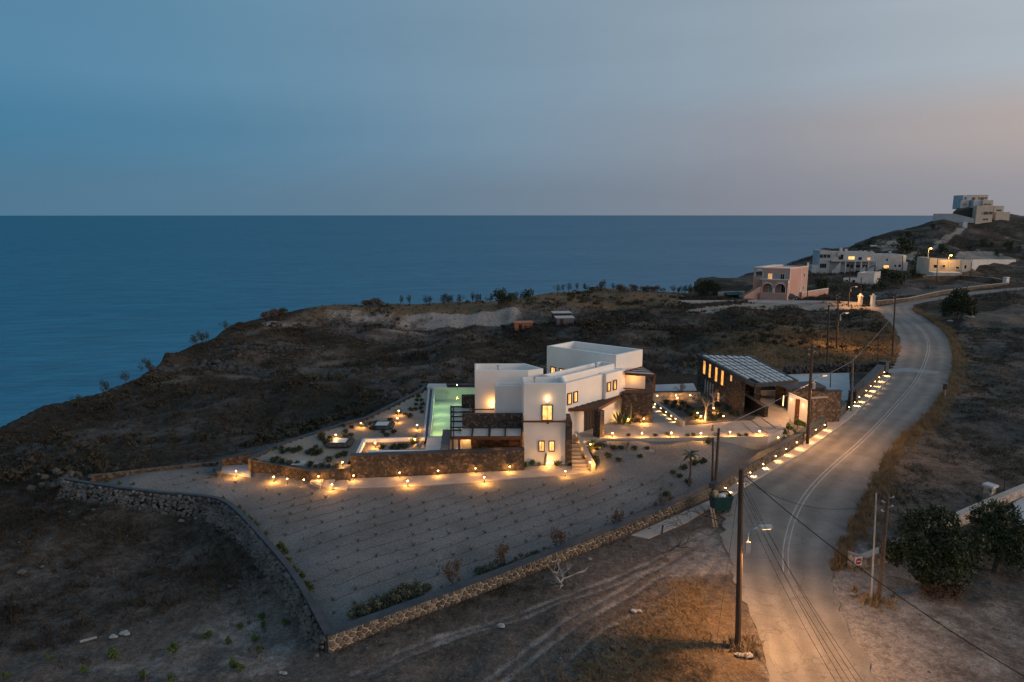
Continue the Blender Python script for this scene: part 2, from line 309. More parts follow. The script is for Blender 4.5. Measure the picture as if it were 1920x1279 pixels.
# ------------------------------------------------------------------ mesh helpers
class MB:
    def __init__(s): s.v = []; s.f = []
    def add(s, V, F):
        o = len(s.v); s.v += [tuple(map(float, q)) for q in V]; s.f += [tuple(i+o for i in f) for f in F]; return s
    def prism(s, poly, z0, z1):
        n = len(poly); zz = lambda z, i: z[i] if isinstance(z, (list, tuple)) else z
        a = sum(poly[i][0]*poly[(i+1) % n][1]-poly[(i+1) % n][0]*poly[i][1] for i in range(n))
        if a < 0:
            poly = poly[::-1]
            if isinstance(z0, (list, tuple)): z0 = z0[::-1]
            if isinstance(z1, (list, tuple)): z1 = z1[::-1]
        V = [(p[0], p[1], zz(z0, i)) for i, p in enumerate(poly)]+[(p[0], p[1], zz(z1, i)) for i, p in enumerate(poly)]
        F = [tuple(range(n))[::-1], tuple(range(n, 2*n))]+[(i, (i+1) % n, n+(i+1) % n, n+i) for i in range(n)]
        return s.add(V, F)
    def box(s, x0, x1, y0, y1, z0, z1): return s.prism([(x0,y0),(x1,y0),(x1,y1),(x0,y1)], z0, z1)
    def obox(s, c, w, d, z0, z1, ang=0):
        ca, sa = math.cos(ang), math.sin(ang)
        return s.prism([(c[0]+x*ca-y*sa, c[1]+x*sa+y*ca) for x, y in ((-w/2,-d/2),(w/2,-d/2),(w/2,d/2),(-w/2,d/2))], z0, z1)
    def wb(s, P0, P1, s0, s1, z0, z1, o0, o1):
        """box on a wall line: along s0..s1, height z0..z1, standing out o0..o1"""
        dx, dy = P1[0]-P0[0], P1[1]-P0[1]; l = math.hypot(dx, dy); dx /= l; dy /= l; nx, ny = dy, -dx
        q = lambda a, o: (P0[0]+dx*a+nx*o, P0[1]+dy*a+ny*o)
        return s.prism([q(s0,o1), q(s1,o1), q(s1,o0), q(s0,o0)], z0, z1)
    def bar(s, a, b, w, h=None):
        h = h or w; a = Vector(a); b = Vector(b); d = (b-a).normalized(); up = Vector((0,0,1)) if abs(d.z) < .95 else Vector((0,1,0))
        r = d.cross(up).normalized()*w/2; u = r.cross(d).normalized()*h/2
        V = [p+i*r+j*u for p in (a, b) for i, j in ((-1,-1),(1,-1),(1,1),(-1,1))]
        return s.add(V, [(3,2,1,0),(4,5,6,7),(0,1,5,4),(1,2,6,5),(2,3,7,6),(3,0,4,7)])
    def tube(s, pts, r, n=6, cap=True):
        pts = [Vector(p) for p in pts]; rr = r if isinstance(r, (list, tuple)) else [r]*len(pts); V = []; F = []
        for i, p in enumerate(pts):
            d = (pts[min(i+1, len(pts)-1)]-pts[max(i-1, 0)]).normalized(); up = Vector((0,0,1)) if abs(d.z) < .9 else Vector((1,0,0))
            a = d.cross(up).normalized(); b = a.cross(d)
            V += [p+(a*math.cos(2*math.pi*k/n)+b*math.sin(2*math.pi*k/n))*rr[i] for k in range(n)]
        for i in range(len(pts)-1):
            for k in range(n): F.append((i*n+k, i*n+(k+1) % n, (i+1)*n+(k+1) % n, (i+1)*n+k))
        if cap: F += [tuple(range(n)), tuple(range((len(pts)-1)*n, len(pts)*n))[::-1]]
        return s.add(V, F)
    def ball(s, c, r, n=8, m=5, sq=(1,1,1)):
        V = [(c[0], c[1], c[2]-r*sq[2])]; F = []
        for i in range(1, m):
            t = -math.pi/2+math.pi*i/m
            for k in range(n): p = 2*math.pi*k/n; V.append((c[0]+r*sq[0]*math.cos(t)*math.cos(p), c[1]+r*sq[1]*math.cos(t)*math.sin(p), c[2]+r*sq[2]*math.sin(t)))
        V.append((c[0], c[1], c[2]+r*sq[2])); e = len(V)-1
        for k in range(n):
            F.append((0, 1+(k+1) % n, 1+k)); F.append((e, 1+(m-2)*n+k, 1+(m-2)*n+(k+1) % n))
            for i in range(m-2): F.append((1+i*n+k, 1+i*n+(k+1) % n, 1+(i+1)*n+(k+1) % n, 1+(i+1)*n+k))
        return s.add(V, F)
    def rock(s, c, r, sd=0, sq=(1,1,.7)):
        o = len(s.v); s.ball(c, r, 7, 4, sq); rg = random.Random(sd)
        for i in range(o, len(s.v)):
            k = rg.uniform(.75, 1.2); p = s.v[i]; s.v[i] = tuple(c[j]+(p[j]-c[j])*k for j in range(3))
        return s
    def mesh(s, name, mat, org=(0,0,0)):
        me = bpy.data.meshes.new(name); me.from_pydata([(a-org[0], b-org[1], c-org[2]) for a, b, c in s.v], [], s.f); me.validate()
        me.materials.append(MAT[mat]); return me
    def build(s, name, mat, parent=None):
        org = (0,0,0); p = parent
        while p is not None: org = tuple(org[i]+p.location[i] for i in range(3)); p = p.parent
        o = bpy.data.objects.new(name, s.mesh(name, mat, org)); COL.objects.link(o); o.parent = parent
        return o
def tag(o, label=None, cat=None, group=None, kind=None):
    for k, v in (('label', label), ('category', cat), ('group', group), ('kind', kind)):
        if v: o[k] = v
    return o
def thing(name, label, cat, loc=(0,0,0), group=None):
    o = bpy.data.objects.new(name, None); COL.objects.link(o); o.location = loc; return tag(o, label, cat, group)
def solo(mb, name, mat, label, cat, group=None):
    """a thing that is one mesh, its origin at its base"""
    V = np.array(mb.v); org = (V[:,0].mean(), V[:,1].mean(), V[:,2].min())
    o = bpy.data.objects.new(name, mb.mesh(name, mat, org)); o.location = org; COL.objects.link(o); return tag(o, label, cat, group)
def dup(root, loc, rz=0, sc=1, label=None, group=None):
    c = root.copy(); COL.objects.link(c); c.location = loc; c.rotation_euler = (0, 0, rz); c.scale = (sc, sc, sc)
    if label: c['label'] = label
    if group: c['group'] = group
    for ch in list(root.children):
        d = ch.copy(); COL.objects.link(d); d.parent = c
        for g in list(ch.children): e = g.copy(); COL.objects.link(e); e.parent = d
    return c
def npmesh(name, V, F, mat, smooth_=False):
    """large mesh from arrays; F is n x 3 or n x 4"""
    me = bpy.data.meshes.new(name); k = F.shape[1]
    me.vertices.add(len(V)); me.vertices.foreach_set('co', np.ascontiguousarray(V, np.float32).ravel())
    me.loops.add(F.size); me.loops.foreach_set('vertex_index', F.astype(np.int32).ravel())
    me.polygons.add(len(F)); me.polygons.foreach_set('loop_start', (np.arange(len(F))*k).astype(np.int32)); me.polygons.foreach_set('loop_total', np.full(len(F), k, np.int32))
    me.update(calc_edges=True); me.validate()
    if smooth_: me.polygons.foreach_set('use_smooth', np.ones(len(F), bool))
    me.materials.append(MAT[mat]); o = bpy.data.objects.new(name, me); COL.objects.link(o); return o
def inset(poly, t):
    n = len(poly); a = sum(poly[i][0]*poly[(i+1) % n][1]-poly[(i+1) % n][0]*poly[i][1] for i in range(n))
    if a < 0: poly = poly[::-1]
    o = []
    for i in range(n):
        p0, p1, p2 = Vector(poly[i-1]), Vector(poly[i]), Vector(poly[(i+1) % n]); d0 = (p1-p0).normalized(); d1 = (p2-p1).normalized()
        n0 = Vector((-d0.y, d0.x)); n1 = Vector((-d1.y, d1.x)); m = (n0+n1)/max(.3, 1+n0.dot(n1)); o.append(tuple(p1+m*t))
    return poly, o
def block(parent, poly, z0, z1, t=.25, drop=.45, mat='plaster', roofmat='plaster_roof'):
    """walls rising past a flat roof as a parapet"""
    P, I = inset(poly, t); n = len(P); mb = MB()
    V = [(p[0],p[1],z0) for p in P]+[(p[0],p[1],z1) for p in P]+[(p[0],p[1],z1) for p in I]+[(p[0],p[1],z1-drop-.2) for p in I]
    F = []
    for i in range(n):
        j = (i+1) % n
        for r in range(3): F.append((r*n+i, r*n+j, (r+1)*n+j, (r+1)*n+i))
    mb.add(V, F); w = mb.build('wall', mat, parent)
    b = w.modifiers.new('soft_edges', 'BEVEL'); b.width = .03; b.segments = 2; b.limit_method = 'ANGLE'
    MB().prism(inset(poly, t-.02)[1], z1-drop-.15, z1-drop).build('roof', roofmat, parent)
    return w
def window(parent, P0, P1, s0, s1, z0, z1, glow='window_glow', fw=.07, bars=1, fmat='wood', name='window', depth=.06):
    mb = MB()
    mb.wb(P0,P1,s0-fw,s0,z0-fw,z1+fw,-.02,depth); mb.wb(P0,P1,s1,s1+fw,z0-fw,z1+fw,-.02,depth)
    mb.wb(P0,P1,s0,s1,z1,z1+fw,-.02,depth-.003); mb.wb(P0,P1,s0,s1,z0-fw,z0,-.02,depth-.003)
    f = mb.build(name, fmat, parent)
    MB().wb(P0,P1,s0,s1,z0,z1,-.02,.012).build('pane', glow, f)
    g = MB()
    for i in range(bars):
        c = s0+(s1-s0)*(i+1)/(bars+1); g.wb(P0,P1,c-.018,c+.018,z0,z1,.012,.035)
    if bars: g.build('glazing_bar', fmat, f)
    return f
def lerp2(a, b, t): return (a[0]+(b[0]-a[0])*t, a[1]+(b[1]-a[1])*t)
def light(name, loc, w, col=(1,.50,.15), rad=.05, parent=None, spot=None, aim=None):
    d = bpy.data.lights.new(name, 'SPOT' if spot else 'POINT'); d.energy = w; d.color = col; d.shadow_soft_size = rad
    o = bpy.data.objects.new(name, d); COL.objects.link(o)
    if spot: d.spot_size = math.radians(spot); d.spot_blend = .8
    if parent is not None:
        o.parent = parent; loc = tuple(loc[i]-parent.location[i] for i in range(3))
    o.location = loc
    if aim: o.rotation_euler = Vector(aim).to_track_quat('-Z', 'Y').to_euler()
    return o

# ------------------------------------------------------------------ terrain
def terrain_mat():
    m, t, p = newmat('terrain_soil'); nn = t.nodes.new; lk = t.links.new
    g = nn('ShaderNodeNewGeometry')
    def noise(sc, de=6, ro=.6):
        n = nn('ShaderNodeTexNoise'); n.inputs['Scale'].default_value = sc; n.inputs['Detail'].default_value = de; n.inputs['Roughness'].default_value = ro; lk(g.outputs['Position'], n.inputs[0]); return n.outputs[0]
    def ramp(src, st):
        r = nn('ShaderNodeValToRGB'); setramp(r.color_ramp, st); lk(src, r.inputs[0]); return r.outputs[0]
    def attr(a): n = nn('ShaderNodeAttribute'); n.attribute_name = a; return n.outputs['Fac']
    def mixc(f, a, b):
        q = nn('ShaderNodeMix'); q.data_type = 'RGBA'; lk(f, q.inputs[0]); lk(a, q.inputs[6]); lk(b, q.inputs[7]); return q.outputs[2]
    def edge(a, n, w=.25):   # ragged edge of a zone
        s = nn('ShaderNodeMath'); s.operation = 'MULTIPLY_ADD'; lk(n, s.inputs[0]); s.inputs[1].default_value = 1.1; lk(a, s.inputs[2])
        r = nn('ShaderNodeMapRange'); r.interpolation_type = 'SMOOTHSTEP'; r.inputs[1].default_value = 1.05-w; r.inputs[2].default_value = 1.05+w; lk(s.outputs[0], r.inputs[0]); return r.outputs[0]
    n1 = noise(.45, 9, .7); n2 = noise(2.6, 8, .7); n3 = noise(.11, 5)
    soil = ramp(n2, [(.3,(.075,.062,.052)),(.5,(.125,.105,.09)),(.72,(.20,.175,.155))])
    veg = ramp(n2, [(.3,(.014,.0115,.009)),(.52,(.040,.032,.025)),(.75,(.11,.088,.067))])
    green = ramp(n2, [(.3,(.014,.014,.009)),(.7,(.055,.048,.032))])
    pale = ramp(n2, [(.3,(.16,.145,.13)),(.55,(.31,.285,.26)),(.75,(.42,.39,.36))])
    dry = ramp(n2, [(.3,(.10,.07,.042)),(.6,(.18,.125,.072)),(.8,(.26,.19,.11))])
    veg = mixc(ramp(n3, [(.45,(0,0,0)),(.6,(1,1,1))]), veg, green)
    c = mixc(edge(attr('veg'), n1), soil, veg); c = mixc(edge(attr('dry'), n1), c, dry); c = mixc(edge(attr('pale'), n1, .18), c, pale)
    rk = nn('ShaderNodeSeparateXYZ'); lk(g.outputs['Normal'], rk.inputs[0])     # bare rock where the ground is steep
    st = nn('ShaderNodeMapRange'); st.inputs[1].default_value = .80; st.inputs[2].default_value = .62; lk(rk.outputs[2], st.inputs[0])
    c = mixc(st.outputs[0], c, ramp(n2, [(.3,(.025,.022,.02)),(.7,(.10,.085,.072))]))
    fr_ = nn('ShaderNodeMapRange'); fr_.inputs[1].default_value = .35; fr_.inputs[2].default_value = .65; fr_.inputs[3].default_value = .62; fr_.inputs[4].default_value = 1.38; lk(noise(10, 6, .75), fr_.inputs[0])
    sc_ = nn('ShaderNodeVectorMath'); sc_.operation = 'SCALE'; lk(c, sc_.inputs[0]); lk(fr_.outputs[0], sc_.inputs['Scale']); c = sc_.outputs[0]
    lk(c, p.inputs['Base Color']); p.inputs['Roughness'].default_value = .95; p.inputs['Specular IOR Level'].default_value = .1
    b1 = nn('ShaderNodeBump'); b1.inputs['Distance'].default_value = .5; lk(n1, b1.inputs['Height'])
    b2 = nn('ShaderNodeBump'); b2.inputs['Distance'].default_value = .10; lk(noise(5.5, 6, .7), b2.inputs['Height']); lk(b1.outputs[0], b2.inputs['Normal']); lk(b2.outputs[0], p.inputs['Normal'])
terrain_mat()
def zone(X, Y, px, soft=2.0, z=0.0):
    P = [xy(u, v, z) for u, v in px]; d = pldist(X, Y, P+P[:1]); d = np.where(inpoly(X, Y, P), -d, d); return sstep(soft, -soft, d)
def zones(X, Y):
    r = np.hypot(X, Y); n = fbm(X/11, Y/11, 4); n2 = fbm(X/4+9, Y/4, 3)
    veg = np.clip(.62+.5*n, 0, 1); pale = np.zeros_like(X); dry = np.clip(.1+.3*n2, 0, 1)
    # plateau of pale dry grass along the cliff
    pl = zone(X, Y, [(480,600),(620,586),(950,583),(1000,572),(1290,575),(1300,552),(1130,541),(960,561),(600,575)], 3)
    dry = np.maximum(dry, pl*.75); veg = veg*(1-pl*.8)
    # quarry faces of pale pumice
    for (u0, u1, v0, v1, Y0, k) in [(745,975,582,612,145,.95),(600,745,584,600,146,.62),(480,560,606,622,139,.62),(420,470,655,668,117,.45)]:
        a0 = atY(u0, v1, Y0)[0]; a1 = atY(u1, v1, Y0)[0]
        q = sstep(3, -3, np.abs(X-(a0+a1)/2)-(a1-a0)/2)*sstep(3.2, 1.5, np.abs(Y-Y0)); pale = np.maximum(pale, q*k*np.clip(.85+.5*n2, 0, 1))
    # bare worn dirt by the road, foreground, track junction
    road = pldist(X, Y, RC); d1 = sstep(11, 4.0, road)*sstep(46, 38, Y); d1 = np.maximum(d1, zone(X, Y, [(1560,1060),(1700,1050),(1800,1110),(1930,1100),(1990,1300),(1600,1300),(1566,1135)], 2)*.8)
    d1 = np.maximum(d1, zone(X, Y, [(1240,985),(1340,945),(1400,980),(1395,1100),(1330,1075),(1180,1150),(1000,1279),(900,1279),(1100,1120)], 2)*.55)
    pale = np.maximum(pale, d1*.66); veg = veg*(1-d1)
    ty = np.zeros_like(X)
    for tr in TYRES: ty = np.maximum(ty, np.exp(-(pldist(X, Y, tr)/.28)**2))
    pale = np.maximum(pale, ty*.55)
    # bare strata of the eroded slope on the left
    band = np.clip(1.6*np.abs(fbm((X+.6*Y)/26+2, (Y*1.0-.5*X)/6.5, 4))-.12, 0, 1)*sstep(70, 100, r)*sstep(5, -12, X)*sstep(2, 10, np.interp(np.arctan2(X, Y), _ca, _cr)-r); pale = np.maximum(pale, np.where(band > .1, band*.5, 0)); veg = veg*(1-.5*band)
    near = sstep(70, 40, r); veg = veg*(1-near*.25)
    fg = zone(X, Y, [(640,1225),(1000,1090),(1240,1000),(1240,1070),(1000,1230),(900,1300),(560,1300)], 2)
    dry = np.maximum(dry*(1-fg*.7), 0); veg = veg*(1-fg*.35)
    mound = zone(X, Y, [(1120,1230),(1280,1090),(1380,1085),(1420,1200),(1440,1300),(1000,1300)], 1.2); dry = np.maximum(dry, mound*.55); veg = np.maximum(veg*(1-mound), 0); pale = pale*(1-mound)
    lot = zone(X, Y, [(0,1250),(250,1200),(380,1150),(480,1110),(560,1150),(615,1230),(560,1300),(0,1300)], 2.5, -.5); pale = np.maximum(pale, lot*.5); veg = veg*(1-lot*.8)
    fld = zone(X, Y, [(1300,690),(1330,640),(1500,600),(1640,590),(1690,640),(1640,690),(1500,700)], 3); dry = np.maximum(dry, fld*.62); veg = veg*(1-fld*.6)
    rf = zone(X, Y, [(1790,640),(1810,590),(1950,570),(2100,700),(2100,900),(1650,1030),(1580,1000),(1700,860)], 4); veg = np.where(rf > .5, np.clip(.35+.4*n2, 0, 1), veg); pale = np.maximum(pale, rf*np.clip(.14+.45*n2, 0, .42))
    # hill in the distance
    hill = sstep(200, 260, r)*sstep(60, 100, X); pale = np.maximum(pale, hill*np.clip(.12+.5*n, 0, .55)); dry = dry*(1-.6*hill)
    return veg, pale, dry
th = np.concatenate([np.linspace(-1.9, -.80, 50), np.linspace(-.785, .80, 560), np.linspace(.82, 1.9, 50)])
rr_ = np.concatenate([np.geomspace(3, 17, 12), np.geomspace(17.4, 62, 200)[:-1], np.linspace(62, 185, 215)[:-1], np.linspace(185, 420, 130), np.linspace(425, 620, 20)])
TH, RRg = np.meshgrid(th, rr_, indexing='ij'); TX = RRg*np.sin(TH); TY = RRg*np.cos(TH); TZ = hf(TX, TY)
TZ = TZ-.06
nt_, nr_ = TX.shape; ii = (np.arange(nt_-1)[:, None]*nr_+np.arange(nr_-1)[None, :]).ravel()
ter = npmesh('terrain', np.c_[TX.ravel(), TY.ravel(), TZ.ravel()], np.c_[ii, ii+1, ii+nr_+1, ii+nr_], 'terrain_soil', True); tag(ter, kind='structure')
for nm, a in zip(('veg', 'pale', 'dry'), zones(TX.ravel(), TY.ravel())):
    at_ = ter.data.attributes.new(nm, 'FLOAT', 'POINT'); at_.data.foreach_set('value', np.ascontiguousarray(a, np.float32))

# sea
def sea_mat():
    m, t, p = newmat('sea_water'); nn = t.nodes.new; lk = t.links.new
    g = nn('ShaderNodeNewGeometry'); mp = nn('ShaderNodeMapping'); mp.inputs['Scale'].default_value = (.6, 1.3, 1); mp.inputs['Rotation'].default_value = (0,0,.35); lk(g.outputs['Position'], mp.inputs[0])
    bn = nn('ShaderNodeTexNoise'); bn.inputs['Scale'].default_value = .03; bn.inputs['Detail'].default_value = 7; lk(mp.outputs[0], bn.inputs[0]); br = nn('ShaderNodeValToRGB'); setramp(br.color_ramp, [(.3, (.001,.11,.21)), (.7, (.002,.165,.29))]); lk(bn.outputs[0], br.inputs[0]); lk(br.outputs[0], p.inputs['Base Color']); p.inputs['Roughness'].default_value = 1; p.inputs['Specular IOR Level'].default_value = 0
    prev = None
    for sc, ds in ((.012, 5.0), (.06, 2.0), (.28, .5)):
        n = nn('ShaderNodeTexNoise'); n.inputs['Scale'].default_value = sc; n.inputs['Detail'].default_value = 4; lk(mp.outputs[0], n.inputs[0])
        b = nn('ShaderNodeBump'); b.inputs['Distance'].default_value = ds; lk(n.outputs[0], b.inputs['Height'])
        if prev: lk(prev, b.inputs['Normal'])
        prev = b.outputs[0]
    lk(prev, p.inputs['Normal'])
    # a ruffled surface never mirrors as strongly as still water at a grazing angle
    gl = nn('ShaderNodeBsdfGlossy'); gl.inputs['Roughness'].default_value = .18; lk(prev, gl.inputs['Normal']); fr = nn('ShaderNodeFresnel'); fr.inputs[0].default_value = 1.33
    cu = nn('ShaderNodeMapRange'); cu.inputs[1].default_value = .0; cu.inputs[2].default_value = 1.0; cu.inputs[3].default_value = .0; cu.inputs[4].default_value = .25; lk(fr.outputs[0], cu.inputs[0])
    wv = nn('ShaderNodeTexNoise'); wv.inputs['Scale'].default_value = .0016; wv.inputs['Detail'].default_value = 5; m2 = nn('ShaderNodeMapping'); m2.inputs['Scale'].default_value = (.5, 1.1, 1); m2.inputs['Rotation'].default_value = (0,0,.2); lk(g.outputs['Position'], m2.inputs[0]); lk(m2.outputs[0], wv.inputs[0])
    wr = nn('ShaderNodeMapRange'); wr.inputs[1].default_value = .35; wr.inputs[2].default_value = .65; wr.inputs[3].default_value = .93; wr.inputs[4].default_value = 1.06; lk(wv.outputs[0], wr.inputs[0]); ml = nn('ShaderNodeMath'); ml.operation = 'MULTIPLY'; lk(cu.outputs[0], ml.inputs[0]); lk(wr.outputs[0], ml.inputs[1])
    mx = nn('ShaderNodeMixShader'); lk(ml.outputs[0], mx.inputs[0]); lk(p.outputs[0], mx.inputs[1]); lk(gl.outputs[0], mx.inputs[2]); lk(mx.outputs[0], t.nodes['Material Output'].inputs[0])
sea_mat()
R_ = np.r_[0, np.geomspace(60, 90000, 40)]; A_ = np.linspace(0, 2*math.pi, 49)[:-1]
SV = np.array([(r*math.cos(a), r*math.sin(a), -110.0) for r in R_ for a in A_]); na = len(A_)
SF = np.array([(i*na+k, i*na+(k+1) % na, (i+1)*na+(k+1) % na, (i+1)*na+k) for i in range(len(R_)-1) for k in range(na)])
tag(npmesh('sea', SV, SF, 'sea_water'), kind='structure')
# far island, low blue ridge beyond the hill
two('far_land', (.10,.11,.12), (.13,.14,.15), scale=.002)
V = []; F = []
for i in range(41):
    x = 4420+i*80; k = math.sin(math.pi*min(1, i/22)/1.0)if i < 22 else math.sin(math.pi*(i/40))*.7
    z = -110+max(0, 215*math.sin(math.pi*i/40)**.8+14*math.sin(i*1.3)); V += [(x, 6300-i*12, -115), (x, 6500-i*12, z), (x, 6900-i*12, -115)]
    if i: b = i*3; F += [(b-3,b,b+1,b-2),(b-2,b+1,b+2,b-1)]
isl = MB().add(V, F).build('far_hills', 'far_land'); tag(isl, kind='structure')

# ------------------------------------------------------------------ sheets on the ground
def sheet(poly, name, mat, dz, res=.5, kind='structure'):
    xs = [p[0] for p in poly]; ys = [p[1] for p in poly]
    gx = np.arange(min(xs)-res, max(xs)+2*res, res); gy = np.arange(min(ys)-res, max(ys)+2*res, res); X, Y = np.meshgrid(gx, gy, indexing='ij')
    Z = hf(X, Y)+dz; c = inpoly(X[:-1, :-1]+res/2, Y[:-1, :-1]+res/2, poly); n = len(gy)
    i, j = np.nonzero(c); b = i*n+j; F = np.c_[b, b+n, b+n+1, b+1]; u, inv = np.unique(F, return_inverse=True); F = inv.reshape(F.shape)
    o = npmesh(name, np.c_[X.ravel(), Y.ravel(), Z.ravel()][u], F, mat, True); return tag(o, kind=kind)
def gravel_mat(name, a, b, c, sc=9, bd=.03):
    m, t, p = newmat(name); nn = t.nodes.new; lk = t.links.new; g = nn('ShaderNodeNewGeometry')
    n = nn('ShaderNodeTexNoise'); n.inputs['Scale'].default_value = sc; n.inputs['Detail'].default_value = 8; n.inputs['Roughness'].default_value = .75; lk(g.outputs['Position'], n.inputs[0])
    r = nn('ShaderNodeValToRGB'); setramp(r.color_ramp, [(.3, a), (.5, b), (.72, c)]); lk(n.outputs[0], r.inputs[0])
    w = nn('ShaderNodeTexNoise'); w.inputs['Scale'].default_value = .3; w.inputs['Detail'].default_value = 5; lk(g.outputs['Position'], w.inputs[0])
    q = nn('ShaderNodeMapRange'); q.inputs[1].default_value = .3; q.inputs[2].default_value = .7; q.inputs[3].default_value = .78; q.inputs[4].default_value = 1.2; lk(w.outputs[0], q.inputs[0])
    s = nn('ShaderNodeVectorMath'); s.operation = 'SCALE'; lk(r.outputs[0], s.inputs[0]); lk(q.outputs[0], s.inputs['Scale']); lk(s.outputs[0], p.inputs['Base Color'])
    p.inputs['Roughness'].default_value = .95; p.inputs['Specular IOR Level'].default_value = .1
    b = nn('ShaderNodeBump'); b.inputs['Distance'].default_value = bd; lk(n.outputs[0], b.inputs['Height']); lk(b.outputs[0], p.inputs['Normal'])
gravel_mat('gravel_grey', (.075,.072,.069), (.165,.157,.149), (.29,.278,.265))
gravel_mat('soil_pale', (.16,.14,.115), (.25,.22,.185), (.33,.30,.255), sc=6)
gravel_mat('gravel_dark', (.05,.047,.043), (.10,.092,.083), (.17,.155,.14), sc=7)
def road_mat():
    m, t, p = newmat('asphalt'); nn = t.nodes.new; lk = t.links.new; g = nn('ShaderNodeNewGeometry')
    def noise(sc, d=6, r=.65): n = nn('ShaderNodeTexNoise'); n.inputs['Scale'].default_value = sc; n.inputs['Detail'].default_value = d; n.inputs['Roughness'].default_value = r; lk(g.outputs['Position'], n.inputs[0]); return n.outputs[0]
    r = nn('ShaderNodeValToRGB'); setramp(r.color_ramp, [(.3,(.165,.155,.14)),(.5,(.205,.192,.172)),(.72,(.25,.233,.21))]); lk(noise(.6, 8), r.inputs[0])
    r2 = nn('ShaderNodeValToRGB'); setramp(r2.color_ramp, [(.3,(.72,.72,.72)),(.7,(1.2,1.2,1.2))]); lk(noise(14, 4), r2.inputs[0])
    x = nn('ShaderNodeMixRGB'); x.blend_type = 'MULTIPLY'; x.inputs[0].default_value = 1; lk(r.outputs[0], x.inputs[1]); lk(r2.outputs[0], x.inputs[2])
    # mended patches
    pv = nn('ShaderNodeTexVoronoi'); pv.inputs['Scale'].default_value = .16; lk(g.outputs['Position'], pv.inputs[0]); ps = nn('ShaderNodeSeparateColor'); lk(pv.outputs['Color'], ps.inputs[0])
    pr_ = nn('ShaderNodeValToRGB'); setramp(pr_.color_ramp, [(.0,(.80,.80,.82)),(.22,(.80,.80,.82)),(.24,(1,1,1)),(.9,(1,1,1)),(.92,(1.10,1.09,1.06))]); lk(ps.outputs[0], pr_.inputs[0])
    x2 = nn('ShaderNodeMixRGB'); x2.blend_type = 'MULTIPLY'; x2.inputs[0].default_value = .6; lk(x.outputs[0], x2.inputs[1]); lk(pr_.outputs[0], x2.inputs[2])
    ce = nn('ShaderNodeTexVoronoi'); ce.feature = 'DISTANCE_TO_EDGE'; ce.inputs['Scale'].default_value = .35; cn = nn('ShaderNodeTexNoise'); cn.inputs['Scale'].default_value = 1.5; lk(g.outputs['Position'], cn.inputs[0]); ca = nn('ShaderNodeMixRGB'); ca.blend_type = 'ADD'; ca.inputs[0].default_value = 1.2; lk(g.outputs['Position'], ca.inputs[1]); lk(cn.outputs[1], ca.inputs[2]); lk(ca.outputs[0], ce.inputs[0])
    cr = nn('ShaderNodeMapRange'); cr.inputs[1].default_value = 0; cr.inputs[2].default_value = .018; cr.inputs[3].default_value = .72; cr.inputs[4].default_value = 1; lk(ce.outputs['Distance'], cr.inputs[0]); x3 = nn('ShaderNodeVectorMath'); x3.operation = 'SCALE'; lk(x2.outputs[0], x3.inputs[0]); lk(cr.outputs[0], x3.inputs['Scale']); x = x3
    # dust and wheel wear along the carriageway
    a = nn('ShaderNodeAttribute'); a.attribute_name = 'across'
    w = nn('ShaderNodeMath'); w.operation = 'SINE'; k = nn('ShaderNodeMath'); k.operation = 'MULTIPLY'; k.inputs[1].default_value = 25.1; lk(a.outputs['Fac'], k.inputs[0]); lk(k.outputs[0], w.inputs[0])
    q = nn('ShaderNodeMapRange'); q.inputs[1].default_value = -1; q.inputs[2].default_value = 1; q.inputs[3].default_value = .86; q.inputs[4].default_value = 1.09; lk(w.outputs[0], q.inputs[0])
    s = nn('ShaderNodeVectorMath'); s.operation = 'SCALE'; lk(x.outputs[0], s.inputs[0]); lk(q.outputs[0], s.inputs['Scale']); lk(s.outputs[0], p.inputs['Base Color'])
    p.inputs['Roughness'].default_value = .8; p.inputs['Specular IOR Level'].default_value = .25
    b = nn('ShaderNodeBump'); b.inputs['Distance'].default_value = .01; lk(noise(25, 3), b.inputs['Height']); lk(b.outputs[0], p.inputs['Normal'])
road_mat()
def strip(A, B, n, m, name, mat, z, jag=0):
    a = resample(A, n); b = resample(B, n); V = []
    for i in range(n):
        for k in range(m):
            t = k/(m-1); j = 0
            if jag and k == 0: j = -jag*abs(random.gauss(0, 1))
            if jag and k == m-1: j = jag*abs(random.gauss(0, 1))
            V.append((*lerp2(a[i], b[i], t+j/6), z))
    F = np.array([(i*m+k, i*m+k+1, (i+1)*m+k+1, (i+1)*m+k) for i in range(n-1) for k in range(m-1)])
    o = npmesh(name, np.array(V), F, mat, True); t_ = o.data.attributes.new('across', 'FLOAT', 'POINT'); t_.data.foreach_set('value', np.tile(np.linspace(0, 1, m), n).astype(np.float32)); return tag(o, kind='structure')
strip(RL, RR, 260, 9, 'road', 'asphalt', .006, .25)
strip(RL2, RR2, 60, 7, 'side_road', 'asphalt', .012, .1)
# painted double centre line
CLpx = [(1474,1075),(1473,1035),(1478,1005),(1488,972),(1507,935),(1535,900),(1572,865),(1612,830),(1652,790),(1690,748),(1715,718),(1730,690),(1739,665),(1741,645),(1735,628),(1723,614),(1705,603),(1684,592)]
CLp = resample(smooth([xy(*p) for p in CLpx], 8), 240)
def line(off, w, name):
    V = []; 
    for i, p in enumerate(CLp):
        q0, q1 = CLp[max(0, i-1)], CLp[min(len(CLp)-1, i+1)]; d = Vector((q1[0]-q0[0], q1[1]-q0[1])).normalized(); nx, ny = d.y, -d.x
        k = w*(.75+.35*random.random()); V += [(p[0]+nx*(off-k/2), p[1]+ny*(off-k/2), .013), (p[0]+nx*(off+k/2), p[1]+ny*(off+k/2), .013)]
    F = np.array([(2*i, 2*i+1, 2*i+3, 2*i+2) for i in range(len(CLp)-1)]); tag(npmesh(name, np.array(V), F, 'line_paint'), kind='structure')
line(-.15, .085, 'centre_line'); line(.15, .085, 'centre_line')
